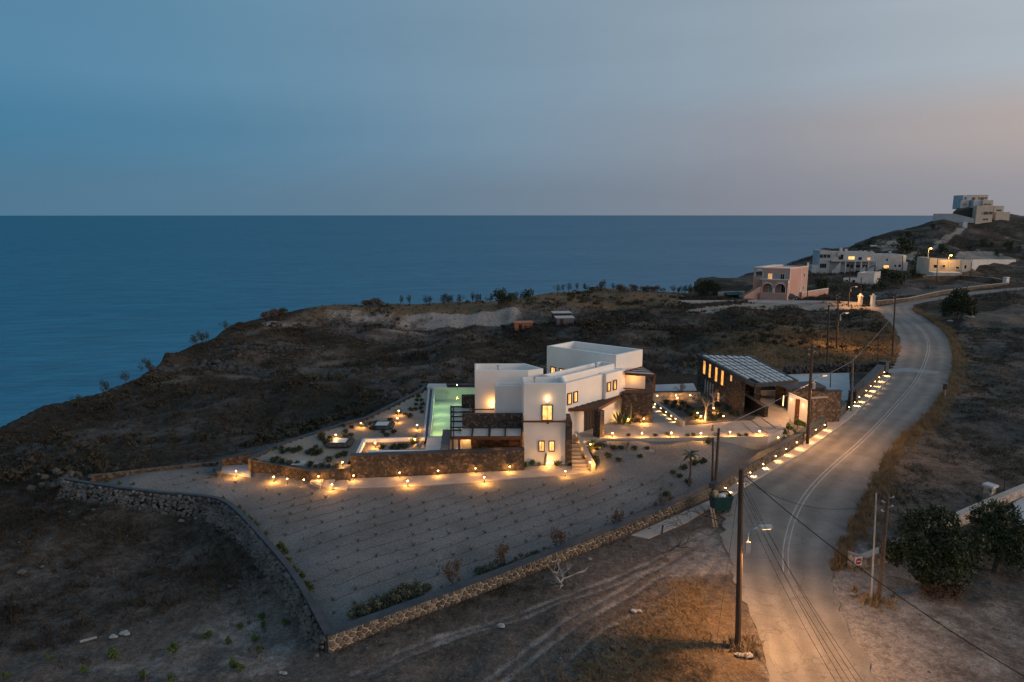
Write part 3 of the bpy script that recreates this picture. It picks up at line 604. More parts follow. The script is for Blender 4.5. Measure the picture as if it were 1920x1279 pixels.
two('patch', (.20,.21,.215), (.27,.28,.285), scale=1.2)
MB().prism([xy(*p) for p in [(1662,693),(1700,689.5),(1762,697),(1757,702.5),(1715,698),(1690,697),(1666,700)]], -.05, .010).build('road_patch', 'patch')['kind'] = 'structure'
# pavement with kerb along the property wall
KERB = [xy(*p) for p in [(1350,947),(1367,931),(1402,907),(1451,878),(1505,848.5),(1556,811),(1588,786),(1614,761.5),(1641,735),(1667.5,706)]]
WALLF = [xy(*p) for p in [(1338,934),(1347,930.5),(1373,912.5),(1402,895),(1437,874),(1477,851),(1515,827),(1547,805.5)]]
WALLF2 = [xy(*p) for p in [(1570,788),(1586,774),(1604,758),(1620,744),(1640,723),(1657,704)]]
paveP = KERB+(WALLF+WALLF2)[::-1]
MB().prism(paveP, -.2, .12).build('pavement', 'concrete').__setitem__('kind', 'structure')
k2 = [lerp2(p, q, .12) for p, q in zip(KERB, [(p[0]+1.0, p[1]-1.0) for p in KERB])]
MB().prism(KERB+k2[::-1], -.2, .135).build('kerb', 'concrete').__setitem__('kind', 'structure')
# beaten side track in front of the pink house, slab by the stone wall, yard on the right
sheet([xy(*p) for p in [(1642,570),(1652,585),(1600,582),(1480,578),(1380,582),(1290,590),(1290,581),(1380,573),(1480,569),(1600,571)]], 'dirt_track', 'soil_pale', .03, .8)
MB().prism([xy(*p) for p in [(1183,1006),(1335,938),(1345,950),(1318,962),(1290,980),(1215,1012)]], -.3, .10).build('concrete_apron', 'concrete')['kind'] = 'structure'
GARD = [xy(*p) for p in [(622,1210),(793,1150),(935,1096),(1060,1046),(1185,996),(1340,918)]]+[xy(1545,800),xy(1440,790),xy(1330,800),xy(1070,880),xy(985,890),xy(655,905),xy(469,885),xy(410,870),xy(170,892)]+[(p[0]+.15, p[1]+.1) for p in WL[::-1]]
sheet(GARD, 'gravel_garden', 'gravel_grey', .02, .4)
# ------------------------------------------------------------------ property walls and terraces
CZ = 1.65; PZ = 1.70
def tz(y): return 1.0+.65*float(sstep(50, 57, y))
def TP(u, v):
    z = 1.3
    for _ in range(12): p = at(u, v, z); z = .5*z+.5*tz(p[1])
    return at(u, v, z)
def ret_wall(pts, z0, z1, th, label, mat='dark_stone', capmat='slate', cap=.07, name='retaining_wall', cat='wall', side=1, capw=.06):
    """stone wall along plan points with a flat capping; z1 may be a list"""
    t = thing(name, label, cat, (pts[0][0], pts[0][1], z0)); zz = z1 if isinstance(z1, (list, tuple)) else [z1]*len(pts)
    def off(o):
        r = []
        for i, p in enumerate(pts):
            a, b = pts[max(0, i-1)], pts[min(len(pts)-1, i+1)]; d = Vector((b[0]-a[0], b[1]-a[1])).normalized(); r.append((p[0]+d.y*o, p[1]-d.x*o))
        return r
    def run(o0, o1, a, b):
        A, B = off(o0), off(o1); mb = MB()
        for i in range(len(pts)-1):
            mb.prism([A[i], A[i+1], B[i+1], B[i]], [a[i], a[i+1], a[i+1], a[i]], [b[i], b[i+1], b[i+1], b[i]])
        return mb
    run(0, -th*side, [z0]*len(pts), zz).build('wall', mat, t)
    run(capw*side, -(th+capw)*side, zz, [z+cap for z in zz]).build('capping', capmat, t)
    return t
# paths
MB().prism([xy(*p) for p in [(600,893),(655,899),(800,893),(983,881),(984,868),(1058,870),(1100,876),(1110,887),(1045,893),(985,897),(880,906),(800,912),(655,917),(600,913)]], -.3, .07).build('front_path', 'concrete')['kind'] = 'structure'
MB().prism([xy(*p, .16) for p in [(408,868),(414,860),(470,862),(470,893),(425,887),(408,885)]], -.3, .16).build('garden_path', 'concrete_cool')['kind'] = 'structure'
# upper west garden
UG = [xy(*p, PZ) for p in [(474,861),(583,879.5),(655,874),(655,850),(797,848),(797,824),(806,727),(790,737),(690,787),(655,796),(520,839)]]
UG = [TP(*p)[:2] for p in [(474,861),(583,879.5),(655,875),(655,858),(690,850),(797,848),(797,824),(806,727),(790,737),(690,787),(655,796),(520,839)]]
gx_ = np.arange(-26, -4, .35); gy_ = np.arange(46, 76, .35); XX, YY = np.meshgrid(gx_, gy_, indexing='ij'); cc_ = inpoly(XX[:-1,:-1]+.17, YY[:-1,:-1]+.17, UG); i_, j_ = np.nonzero(cc_); b_ = i_*len(gy_)+j_
F_ = np.c_[b_, b_+len(gy_), b_+len(gy_)+1, b_+1]; u_, iv_ = np.unique(F_, return_inverse=True)
tag(npmesh('terrace_garden', np.c_[XX.ravel(), YY.ravel(), (1.0+.65*sstep(50,57,YY)+.05*fbm(XX/1.5,YY/1.5,3)).ravel()][u_], iv_.reshape(F_.shape), 'soil_pale', True), kind='structure')
ret_wall([xy(469,863,1.05), xy(583,883,1.05), xy(656,879,1.05)], -.3, 1.05, .35, 'dark stone retaining wall left of the three broad steps')
ret_wall([(-12.7,51.05), (1.0,52.6)], -.3, 1.82, .45, 'long straight dark stone wall in front of the pergola terrace')
_bw = [TP(469,863), TP(520,838), TP(655,795), TP(690,786), TP(790,735), TP(803,723)]
ret_wall([p[:2] for p in _bw], -2.0, [p[2]+.12 for p in _bw], .3, 'low stone edging wall along the back of the planted terrace', mat='brown_stone', side=1)
ret_wall([TP(520,838)[:2], xy(414,860,.7), xy(406,886,.4)], -.6, [TP(520,838)[2]+.1, .7, .45], .3, 'low wall around the pale concrete patch at the garden corner', mat='brown_stone')
ret_wall([xy(410,862,.5), xy(300,876,.35), xy(170,892,.3)], -.6, .3, .2, 'thin kerb wall along the top of the gravel slope', mat='brown_stone', capmat='brown_stone')
# three broad steps
st = thing('garden_steps', 'three broad pale steps between the two dark retaining walls', 'steps', (*xy(620,905), 0))
for i, q in enumerate([[(581,903),(596,885),(615,884),(600,911)], [(600,911),(615,884),(635,882),(622,915)], [(622,915),(637,881),(656,880),(650,918)]]):
    MB().prism([xy(*p, .34-.1*i) for p in q], -.4, .34-.1*i).build('step', 'concrete', st)
# planter by the deck
for a, b, lb in [((683,826),(797,823),'white kerb along the far side of the small planter beside the pool deck'), ((683,826),(671,851),'short white kerb at the left end of the small planter'), ((690,849),(800,848),'white kerb just behind the long dark retaining wall')]:
    P, Q = xy(*a, PZ), xy(*b, PZ); solo(MB().wb(P, Q, 0, math.dist(P, Q), PZ-.2, PZ+.16, -.12, .12), 'kerb_stone', 'plaster_roof', lb, 'kerb', 'white planter kerbs')
# paved court
COURT = [xy(*p, CZ) for p in [(1064,822),(1082,829),(1110,824),(1240,822.5),(1330,822),(1400,821),(1440,818),(1470,806),(1480,786),(1474,765),(1454,742),(1410,742),(1402,750),(1425,770),(1412,789),(1395,788),(1290,797.5),(1284,798),(1231,759),(1224,757),(1218,762),(1180,760),(1110,760)]]
MB().prism(COURT, -.4, CZ).build('paved_court', 'concrete')['kind'] = 'structure'
BED = [xy(*p, CZ) for p in [(1231,759),(1284,797.5),(1395,787.5),(1412,788),(1424,771),(1385,735),(1318,735),(1312,750),(1224,751)]]
MB().prism(BED, -.4, CZ+.03).build('planting_bed', 'gravel_dark')['kind'] = 'structure'
MB().prism([xy(*p, 1.2) for p in [(1222,722),(1300,719),(1312,742),(1222,742)]], -.6, 1.22).build('rear_patio', 'concrete_cool')['kind'] = 'structure'
MB().prism([xy(*p, .1) for p in [(1440,703),(1592,699),(1594,735),(1600,748),(1582,752),(1548,727),(1500,716),(1450,716)]], -.4, .10).build('driveway', 'concrete_cool')['kind'] = 'structure'
MB().prism([xy(*p, .08) for p in [(1551,803),(1549,789),(1578,784),(1592,781),(1606,775),(1585,787),(1560,802)]], -.3, .10).build('entrance_pad', 'concrete')['kind'] = 'structure'
for a, b, z, lb in [((1112,824),(1440,820),CZ,'long low kerb at the front edge of the paved court'), ((1116,847),(1226,846.5),1.05,'short pale kerb on the slope below the court')]:
    P, Q = xy(*a, z), xy(*b, z); solo(MB().wb(P, Q, 0, math.dist(P, Q), z-.4, z+.1, -.06, .06), 'kerb_stone', 'concrete', lb, 'kerb')
ret_wall([xy(1231,762,CZ), xy(1284,800,CZ)], .5, CZ+.42, .2, 'sloping rendered garden wall with small lights beside the court', mat='concrete', capmat='concrete', name='garden_wall', side=-1)
ret_wall([xy(1224,751,CZ), xy(1313,750,CZ)], .5, CZ+.85, .25, 'warm lit rendered wall at the back of the planting bed', mat='concrete', capmat='slate', name='garden_wall')
ret_wall([xy(1383,752,CZ), xy(1432,783,CZ), xy(1438,781,CZ)], .5, [CZ+1.0, CZ+.95, CZ+.95], .4, 'dark low stone wall stepping down beside the carport', name='garden_wall')
gs = thing('garden_steps', 'wide paved steps climbing from the court to the gatehouse', 'steps', (*xy(1430,803,CZ), CZ))
for i, q in enumerate([[(1392,792),(1407,789),(1437,812),(1416,816)], [(1409,789),(1426,786),(1454,806),(1439,811)], [(1428,786),(1444,784),(1466,800),(1456,805)]]):
    MB().prism([xy(*p, CZ) for p in q], CZ-.1, CZ+.05+.05*i).build('step', 'concrete', gs)

# pool
POOL = [xy(*p, PZ) for p in [(806.7,817.5),(845,817.5),(896,770),(892,728),(815,728)]]
pool = thing('swimming_pool', 'long green lit swimming pool beside the slatted pergola', 'pool', (*POOL[0], PZ))
two('pool_tile', (.56,.62,.46), (.64,.70,.54), scale=.5, rough=.5)
def pool_water():
    m, t, p = newmat('pool_water'); nn = t.nodes.new; lk = t.links.new; t.nodes.remove(p)
    tr = nn('ShaderNodeBsdfTransparent'); tr.inputs[0].default_value = (.88,.98,.92,1); gl = nn('ShaderNodeBsdfGlossy'); gl.inputs['Roughness'].default_value = .06
    f = nn('ShaderNodeFresnel'); f.inputs[0].default_value = 1.33; mx = nn('ShaderNodeMixShader'); n = nn('ShaderNodeTexNoise'); n.inputs['Scale'].default_value = 1.6
    g = nn('ShaderNodeNewGeometry'); lk(g.outputs['Position'], n.inputs[0]); b = nn('ShaderNodeBump'); b.inputs['Distance'].default_value = .03; lk(n.outputs[0], b.inputs['Height']); lk(b.outputs[0], gl.inputs['Normal']); lk(b.outputs[0], f.inputs['Normal'])
    lk(f.outputs[0], mx.inputs[0]); lk(tr.outputs[0], mx.inputs[1]); lk(gl.outputs[0], mx.inputs[2]); lk(mx.outputs[0], t.nodes['Material Output'].inputs[0])
pool_water()
n = len(POOL); PI_ = POOL
V = [(p[0],p[1],PZ-.02) for p in PI_]+[(p[0],p[1],PZ-1.3) for p in PI_]; F = [tuple(range(n, 2*n))]+[(i, i+n, (i+1) % n+n, (i+1) % n) for i in range(n)]
MB().add(V, F).build('basin', 'pool_tile', pool); MB().add([(p[0],p[1],PZ-.08) for p in PI_], [tuple(range(n))]).build('water', 'pool_water', pool)
cpg = MB()
for a, b in [((804.5,819.5),(813.3,727)), ((813.3,727),(892,727))]:
    P, Q = xy(*a, PZ), xy(*b, PZ); cpg.wb(P, Q, 0, math.dist(P, Q), PZ-1.4, PZ+.02, -.12, .1)
cpg.build('coping', 'concrete_cool', pool)
g0, g1, g2, g3 = [xy(*p, PZ) for p in [(795,821),(804.5,728),(812,728),(803,821)]]
MB().prism([g0, g1, g2, g3], PZ-.5, PZ-.03).build('overflow_channel', 'slate', pool)
MB().wb(g0, g1, 0, math.dist(g0, g1), PZ-.6, PZ+.06, -.1, .1).build('channel_edge', 'concrete_cool', pool)
for u, v, w in [(812,808,15),(822,806,15),(834,806,15),(814,790,15),(824,788,15),(836,788,15),(816,772,15),(828,770,15),(818,756,15),(830,754,15),(845,756,15),(820,741,15),(835,739,15),(855,738,15),(875,738,15)]:
    x, y = xy(u, v, PZ); light('pool_lamp', (x, y, PZ-.5), w, (.95,1,.40) if v > 770 else (.78,1,.52), .3, pool)
DK = [xy(*p, PZ) for p in [(797,846),(801,818.5),(845,818.5),(893,775),(893,727),(900,727),(900,770),(852,846)]]
MB().prism(DK, -.5, PZ-.012).build('pool_deck', 'deck_white')['kind'] = 'structure'
ret_wall([xy(786,724,PZ), xy(893,724,PZ)], -1.2, PZ+.12, .3, 'low dark wall behind the far end of the pool', mat='slate', capmat='slate')
solo(MB().prism([xy(*p, PZ+.5) for p in [(800,722),(838,722),(836,716),(803,716)]], PZ-1, PZ+.3), 'pump_housing', 'concrete_cool', 'low grey slab box behind the far left corner of the pool', 'box')
# skylights on the terrace
for (u, v), lb in [((638,832), 'skylight in a square stone surround nearer the long wall'), ((717,800), 'skylight in a square stone surround nearer the pool')]:
    x, y, PZs = TP(u, v); t = thing('skylight', lb, 'skylight', (x, y, PZs-.05), 'stone skylights on the terrace'); mb = MB()
    rg = random.Random(u)
    for k in range(26):
        a = k/26*2*math.pi; q = max(abs(math.cos(a)), abs(math.sin(a))); mb.rock((x+.95*math.cos(a)/q*.9, y+.95*math.sin(a)/q*.9, PZs+.12), .23, k)
    mb.build('surround', 'rock_dark', t); MB().obox((x, y), 1.35, 1.35, PZs-.05, PZs+.28).build('frame', 'slate', t); MB().obox((x, y), 1.1, 1.1, PZs+.28, PZs+.30).build('pane', 'roof_panel', t)
x, y, z = TP(560,869); solo(MB().obox((x, y), 1.1, .8, z-.06, z+.08, .2), 'hatch_cover', 'concrete_cool', 'pale square hatch cover near the dark retaining wall corner', 'hatch')

# ------------------------------------------------------------------ the villa
villa = thing('villa', 'large white flat roofed villa with lit windows and stone walls', 'house', (0, 55, 0))
T = [(0.95,53.9),(4.42,53.9),(4.28,56.35),(0.78,56.2)]
block(villa, T, -.2, 7.0, .22, .4)
W0, W1 = (4.63,56.24), (10.26,61.65)
wd = Vector((W1[0]-W0[0], W1[1]-W0[1])); WLN = wd.length; wd.normalize(); wn_ = Vector((-wd.y, wd.x))
def wq(s, o): return (W0[0]+wd.x*s+wn_.x*o, W0[1]+wd.y*s+wn_.y*o)
block(villa, [wq(-.9,0), wq(WLN-.02,0), wq(WLN-.02,3.4), wq(-.9,3.4)], .2, 6.42, .3, .12)
block(villa, [wq(4.95,-.32), wq(WLN,-.32), wq(WLN,.5), wq(4.95,.5)], 3.9, 6.46, .2, .10)
block(villa, [wq(-.85,.5), wq(WLN-.6,.5), wq(WLN-.6,2.1), wq(-.85,2.1)], 6.2, 6.95, .22, .3)
RB = [at(1025.3,648.6,7.6)[:2], at(1155.2,666,7.6)[:2], at(1205.4,655.1,7.6)[:2], at(1075.7,639.4,7.6)[:2]]
block(villa, RB, .4, 7.6, .28, .75)
LB = [(-3.2,57),(1.38,57),(2.72,57.75),(1.2,59.8),(-3.35,59.8)]
block(villa, LB, .5, 7.36, .22, .45)
MBX = [(-1.45,56.0),(0.9,56.0),(0.9,57.05),(-1.42,57.05)]
block(villa, MBX, .5, 6.28, .2, .3)
# tower front
TF = (T[0], T[1])
def pxw(P0, P1, u0, v0, u1, v1):
    a = wallpx(P0, P1, u0, v1); b = wallpx(P0, P1, u1, v0); return a[0], b[0], a[1], b[1]
for q in [(1011.5,828,1019.5,845),(1030.5,828,1038.5,845)]:
    s0, s1, z0, z1 = pxw(*TF, *q); window(villa, *TF, s0, s1, z0, z1, bars=1, fw=.08)
s0, s1, z0, z1 = pxw(*TF, 1017.5, 760.5, 1034.5, 787); window(villa, *TF, s0, s1, z0, z1, bars=1, fw=.09, name='balcony_door', fmat='dark_wood')
lamp = MB().wb(*TF, (s0+s1)/2-.07, (s0+s1)/2+.07, z1+.32, z1+.44, 0, .14).build('wall_lamp', 'lamp_head_lit', villa)
sx_, sy_ = lerp2(*TF, (s0+s1)/2/math.dist(*TF)); light('wall_light', (sx_, sy_-.25, z1+.62), 12, (1,.55,.2), rad=.04)
bal = MB().wb(*TF, -.15, 3.62, 3.86, 3.99, .42, .55); bal.wb(*TF, -.15, -.03, 3.86, 3.99, -.9, .42); bal.wb(*TF, 3.5, 3.62, 3.86, 3.99, -.9, .42); bal.wb(*TF, -.16, -.02, 3.82, 4.35, .40, .57); bal.wb(*TF, 3.49, 3.63, 3.82, 4.35, .40, .57); bal.wb(*TF, s0+.3, s0+.5, 3.7, 3.86, 0, .42)
bal.build('balcony_rail', 'wood', villa)
MB().box(4.43, 4.92, 53.55, 56.1, -.2, 3.8).build('stone_pier', 'dark_stone', villa)
# wing front windows
for q in [(1064.5,738,1070,757.5),(1076,735,1081.3,753.5)]:
    s0, s1, z0, z1 = pxw(W0, W1, *q); window(villa, W0, W1, s0, s1, z0, z1, fw=.09, depth=.09)
J0, J1 = wq(4.95,-.32), wq(WLN,-.32)
for q in [(1138.5,717.5,1143.5,733),(1150,713.5,1154.5,730)]:
    s0, s1, z0, z1 = pxw(J0, J1, *q); window(villa, J0, J1, s0, s1, z0, z1, fw=.09, depth=.09)
# ground floor of the wing: glazed entrance, canopy, pillar
s0, s1, z0, z1 = pxw(W0, W1, 1095, 773, 1116, 806)
f = MB().wb(W0, W1, s0, s1, CZ, 4.0, -.03, .03).build('entrance_glazing', 'glass_dark', villa); g = MB()
for k in range(5): c = s0+(s1-s0)*k/4; g.wb(W0, W1, c-.03, c+.03, CZ, 4.0, .03, .07)
g.build('glazing_bar', 'dark_wood', f)
cA, cC, cR = at(1063,768,4.05), at(1122,767,4.05), at(1166.5,741.5,4.05)
cPoly = [cA[:2], cC[:2], cR[:2], wq(WLN-.3,-.33), wq(5.0,-.33), wq(5.0,-.01), wq(.3,-.01)]
MB().prism(cPoly, 4.0, 4.1).build('canopy', 'dark_wood', villa)
fb = MB(); fb.bar((*cA[:2], 4.02), (*cC[:2], 4.02), .12, .26); fb.bar((*cC[:2], 4.02), (*cR[:2], 4.02), .12, .26); fb.build('canopy_beam', 'wood', villa)
for k in range(7):
    a = lerp2(cC, cR, (k+.5)/7); s_ = 4.9+(WLN-5.2)*(k+.5)/7; MB().bar((*a, 4.13), (*wq(s_, -.34), 4.13), .16, .05).build('canopy_slat', 'dark_wood', villa)
for k in range(6):
    a = lerp2(cA, cC, (k+.5)/6); MB().bar((*a, 4.13), (*wq(.3+4.4*(k+.5)/6, -.02), 4.13), .16, .05).build('canopy_slat', 'dark_wood', villa)
px_, py_ = xy(1122, 818, CZ); MB().obox((px_, py_), .55, .75, CZ, 4.0, .75).build('stone_pillar', 'dark_stone', villa)
# stone block with covered balcony
S0, S1 = xy(1165,791,CZ), xy(1222,793,CZ); SB = [S0, S1, (S1[0]*1.07, S1[1]*1.07), (S0[0]*1.06, S0[1]*1.06)]
MB().prism(SB, CZ-.1, 4.45).build('stone_wall', 'dark_stone', villa)
BW = (RB[1], RB[2])
bc = [(10.35,61.15), (13.05,60.35), (12.45,63.6)]
MB().prism(bc+[(10.3,62.2)], 6.14, 6.2).build('balcony_roof', 'canopy_panel', villa)
for k in range(1, 4): MB().bar((*lerp2(bc[0], bc[2], k/4), 6.24), (*lerp2(bc[1], bc[2], k/4), 6.24), .08, .06).build('roof_slat', 'wood', villa)
fb = MB(); fb.bar((*bc[0],6.1),(*bc[1],6.1),.12,.2); fb.bar((*bc[1],6.1),(*bc[2],6.1),.12,.2); fb.bar((*bc[2],6.2),(*bc[0],6.3),.10,.1); fb.build('balcony_beam', 'wood', villa)
MB().obox((12.98,60.45), .16, .16, 4.45, 6.0).build('balcony_post', 'wood', villa)
fb = MB(); fb.bar((10.25,61.0,4.75),(12.95,60.4,4.75),.09,.1); fb.bar((12.95,60.4,4.9),(12.7,63.0,5.6),.09,.12)
fb.build('balcony_rail', 'wood', villa); MB().prism([(10.22,61.75),(12.35,61.55),(12.4,61.8),(10.25,62.0)], 4.4, 6.12).build('balcony_wall', 'plaster', villa); light('balcony_light', (11.2,61.0,5.7), 42, (1,.42,.09), rad=.08)
s0, s1, z0, z1 = pxw(RB[0], RB[1], 1034, 690, 1041, 706); window(villa, RB[0], RB[1], s0, s1, z0, z1, fw=.1)
s0, s1, z0, z1 = pxw(RB[0], RB[1], 1050, 693, 1056, 706); window(villa, RB[0], RB[1], s0, s1, z0, z1, fw=.1)
for k, (x, y, z) in enumerate([(wq(5.5,1.3)[0], wq(5.5,1.3)[1], 6.5), (1.9,55.3,6.55), (-1.2,58.4,6.85), (7.4,64.6,6.8)]): MB().tube([(x,y,z-.05),(x,y,z+.55)], .09, 8).tube([(x,y,z+.55),(x,y,z+.65)], .15, 8).build('roof_vent', 'galvanised', villa)
# upper terrace with stone parapet, pergola below
MB().box(-4.12, .94, 54.9, 57.0, 2.86, 3.25).build('terrace_slab', 'deck_white', villa)
MB().box(-4.14, .93, 54.5, 54.9, 2.9, 4.22).build('terrace_parapet', 'dark_stone', villa)
MB().box(-3.45, .93, 55.25, 55.7, .5, 2.86).build('recess_wall', 'dark_stone', villa)
MB().box(-4.3, -3.47, 55.3, 55.7, .5, 2.86).build('recess_render', 'plaster', villa)
r = MB(); r.bar((-3.6,56.6,4.02),(-1.5,56.6,4.02),.07,.09); r.bar((-3.6,56.6,4.5),(-3.5,55.4,3.9),.1,.12); r.build('terrace_rail', 'wood', villa)
light('terrace_uplight', (-1.72,56.70,4.5), 46, (1,.43,.09), rad=.05)
MB().box(-1.82, -1.62, 56.86, 56.99, 4.1, 4.22).build('wall_lamp', 'lamp_head_lit', villa)
yF, zF, zB = 53.0, 2.68, 3.0
xL = (845-960)/FPX*54.7; xR = .8
fb = MB(); fb.bar((xL,yF,zF),(xR,yF,zF),.14,.26); fb.build('pergola_beam', 'wood', villa)
for x in (xL+.1, xL+.62, xR-.08): MB().obox((x, yF), .16, .16, .6, zF-.1).build('pergola_post', 'wood', villa)
MB().prism([(xR,yF),(xR+.08,yF),(xR+.08,54.5),(xR,54.5)], [2.5,2.5,2.85,2.85], [2.85,2.85,3.15,3.15]).build('pergola_beam', 'wood', villa)
xs = [-3.75, -2.2, -1.95, -.65, xR-.1]
for a, b in [(xL+.75, -3.3), (-3.2, -1.95), (-1.75, -.6), (-.5, .75)]:
    MB().prism([(a,yF+.1),(b,yF+.1),(b,54.48),(a,54.48)], [zF+.02]*2+[zB-.04]*2, [zF+.05]*2+[zB-.01]*2).build('shade_panel', 'canopy_panel', villa)
for x in (-3.25, -1.85, -.55): MB().bar((x,yF,zF+.06),(x,54.48,zB),.12,.16).build('pergola_rafter', 'dark_wood', villa)
# side pergola by the pool
pz = 2.72; sl = [(845,822),(845,763)]
p0, p1 = xy(845.5,822,pz), xy(845.5,762,pz); q0, q1 = xy(867,822,pz), xy(893,762,pz)
fb = MB(); fb.bar((*p0,pz),(*p1,pz),.14,.18); a_, b_ = xy(850.5,822,pz), xy(850.5,763,pz); fb.bar((*a_,pz-.02),(*b_,pz-.02),.10,.16); fb.build('pergola_beam', 'dark_wood', villa)
vsl = [763,773,781.5,790.5,802,807]
for i, v in enumerate(vsl):
    e = 887 if v < 772 else 880 if v < 776 else 868
    A, B = xy(845,v,pz+.08), xy(e,v,pz+.08); MB().bar((*A,pz+.1),(*B,pz+.1),.14,.10).build('pergola_slat', 'dark_wood', villa)
for v0, v1, e in [(765,771,885),(775,779.5,868),(783.5,788.5,868),(792.5,800,868),(809,819,866)]:
    q = [xy(846,v1,pz), xy(e,v1,pz), xy(e,v0,pz), xy(846,v0,pz)]; MB().prism(q, pz+.02, pz+.05).build('shade_panel', 'canopy_panel', villa)
MB().obox((p1[0]+.1, p1[1]-.1), .16, .16, PZ-.02, pz-.05).build('pergola_post', 'dark_wood', villa)
A = atY(866,768,61.5); B = atY(891,737,61.5); MB().box(A[0], B[0], 61.3, 61.7, PZ-.1, 4.0).build('stone_chimney_wall', 'dark_stone', villa)
light('pergola_light', (-3.9,54.4,2.4), 9, rad=.08); light('pergola_light', (-3.85,54.9,1.9), 26, (1,.45,.1), .06); light('pergola_light', (-1.2,54.3,2.5), 22, (1,.36,.07), .08); light('pergola_light', (.4,54.2,2.55), 5, rad=.05)
t = thing('garden_bench', 'small wooden bench under the pergola beside the tower', 'bench', (.25,53.9,.5))
MB().box(-.25,.55,53.75,54.15,1.75,1.95).build('seat', 'wood', t); MB().box(-.25,.55,54.12,54.2,1.95,2.2).build('backrest', 'wood', t)
for x in (-.2,.48): MB().box(x,x+.06,53.8,54.1,.5,1.75).build('leg', 'wood', t)
for (u, v), lb in [((836,829),'grey sun lounger on the pool deck nearer the pool'), ((835,841),'grey sun lounger on the pool deck nearer the dark wall')]:
    x, y = xy(u, v, PZ); t = thing('sun_lounger', lb, 'sun lounger', (x, y, PZ))
    MB().obox((x, y), .7, 1.1, PZ+.28, PZ+.4, .1).build('seat', 'fabric_grey', t); MB().prism([(x-.35,y+.5),(x+.35,y+.5),(x+.35,y+1.0),(x-.35,y+1.0)], [PZ+.3,PZ+.3,PZ+.65,PZ+.65], [PZ+.4,PZ+.4,PZ+.78,PZ+.78]).build('backrest', 'fabric_grey', t)
    for a, b in ((-.3,-.45),(.3,-.45),(-.3,.45),(.3,.45)): MB().obox((x+a, y+b), .06, .06, PZ-.012, PZ+.28).build('leg', 'dark_wood', t)
# entrance stair with stepped light
sr = thing('entrance_stair', 'pale stair with lit treads rising beside the white tower', 'stairs', (5.6,52.7,0))
for i in range(8):
    y0 = 52.75+i*.37; xr = 6.42-1.05*i/8; MB().prism([(4.93,y0),(xr,y0),(xr-.06,y0+.42),(4.93,y0+.42)], -.2, .205*(i+1)).build('step', 'concrete', sr)
MB().prism([(6.42,52.35),(6.72,52.35),(5.62,55.8),(5.34,55.8)], -.2, [.75,.75,2.3,2.3]).build('side_wall', 'concrete', sr)
for i in range(5):
    k = i/4; light('step_light', (6.28-1.0*k, 52.95+2.5*k, .5+1.6*k), 3.4, rad=.03)
# ------------------------------------------------------------------ carport
RZ = 5.4
cA_, cB_, cC_, cD_ = [at(*p, RZ)[:2] for p in [(1307.6,664),(1405,667),(1495,714),(1415.5,720.4)]]
cpt = thing('carport', 'dark stone carport under a slatted white panel roof', 'carport', (*lerp2(cA_, cC_, .5), 0))
L0, L1 = lerp2(cA_, cD_, .02), lerp2(cA_, cD_, .985)
LL = math.dist(L0, L1)
sw = wallpx(L0, L1, 1388, 730)[0]
MB().wb(L0, L1, 0, sw, .4, RZ-.12, -.5, -.06).build('wall', 'dark_stone', cpt)
MB().prism([lerp2(L0, L1, 0), lerp2(cB_, cC_, .02), lerp2(cB_, cC_, .06), lerp2(L0, L1, .04)], .4, RZ-.12).build('wall', 'dark_stone', cpt)
for q in [(1317.8,677,1322,700),(1328.4,684,1332,707),(1340,690,1344.3,714),(1351.2,696,1355.8,721)]:
    s0, s1, z0, z1 = pxw(L0, L1, *q); f = MB().wb(L0, L1, s0-.03, s1+.03, z0, z1, -.07, -.03).build('slit_window', 'slit_glow', cpt); MB().wb(L0, L1, s0-.1, s1+.1, z0-.12, z0, -.08, .05).build('sill', 'slate', f)
s0, s1, z0, z1 = pxw(L0, L1, 1368.5, 701, 1372, 714); MB().wb(L0, L1, s0, s1, z0, z1, -.07, -.03).build('slit_window', 'window_dim', cpt)
s0, s1, z0, z1 = pxw(L0, L1, 1321, 720, 1337, 744)
f = MB().wb(L0, L1, s0, s1, z0, z1, -.07, -.03).build('glazed_door', 'glass_dark', cpt); g = MB()
for k in range(4): c = s0+(s1-s0)*k/3; g.wb(L0, L1, c-.06, c+.06, z0, z1, -.03, .02)
g.build('door_frame', 'canopy_panel', f)
s0, s1, z0, z1 = pxw(L0, L1, 1344, 738, 1348, 752); MB().wb(L0, L1, s0, s1, z0, z1, -.07, -.03).build('pane', 'window_dim', cpt)
px_ = at(1415, 757, CZ); MB().obox(px_[:2], .75, .75, CZ-.3, RZ-.12, .15).build('pillar', 'dark_stone', cpt)
MB().prism([lerp2(cA_,cC_,.0), cB_, cC_, cD_], RZ-.3, RZ-.12).build('roof_deck', 'slate', cpt)
eb = MB()
for a, b in ((cA_,cD_),(cB_,cC_),(cA_,cB_),(cD_,cC_)): eb.bar((*a,RZ-.12),(*b,RZ-.12),.22,.34)
eb.build('roof_edge', 'slate', cpt)
NR, NC = 7, 8; base_me = None
def rp(a, b):
    p = lerp2(cA_, cD_, b); q = lerp2(cB_, cC_, b); return lerp2(p, q, a)
for i in range(NR):
    for j in range(NC):
        if i == NR-1 and j < 1: continue
        a0 = (j+.17)/NC*.93+.05; a1 = (j+.80)/NC*.93+.05; b0 = (i+.09)/NR*.96+.02; b1 = (i+.91)/NR*.96+.02
        if j == 3: a1 -= .02
        MB().prism([rp(a0,b0), rp(a1,b0), rp(a1,b1), rp(a0,b1)], RZ-.07, RZ+.02).build('roof_panel', 'roof_panel', cpt)
ib = MB()
for i in range(NR+1): ib.bar((*rp(.02, i/NR), RZ-.06), (*rp(.98, i/NR), RZ-.06), .12, .12)
for j in range(NC+1): ib.bar((*rp(.03+j/NC*.94, .01), RZ-.07), (*rp(.03+j/NC*.94, .99), RZ-.07), .12, .1)
ib.build('roof_grid', 'dark_wood', cpt)
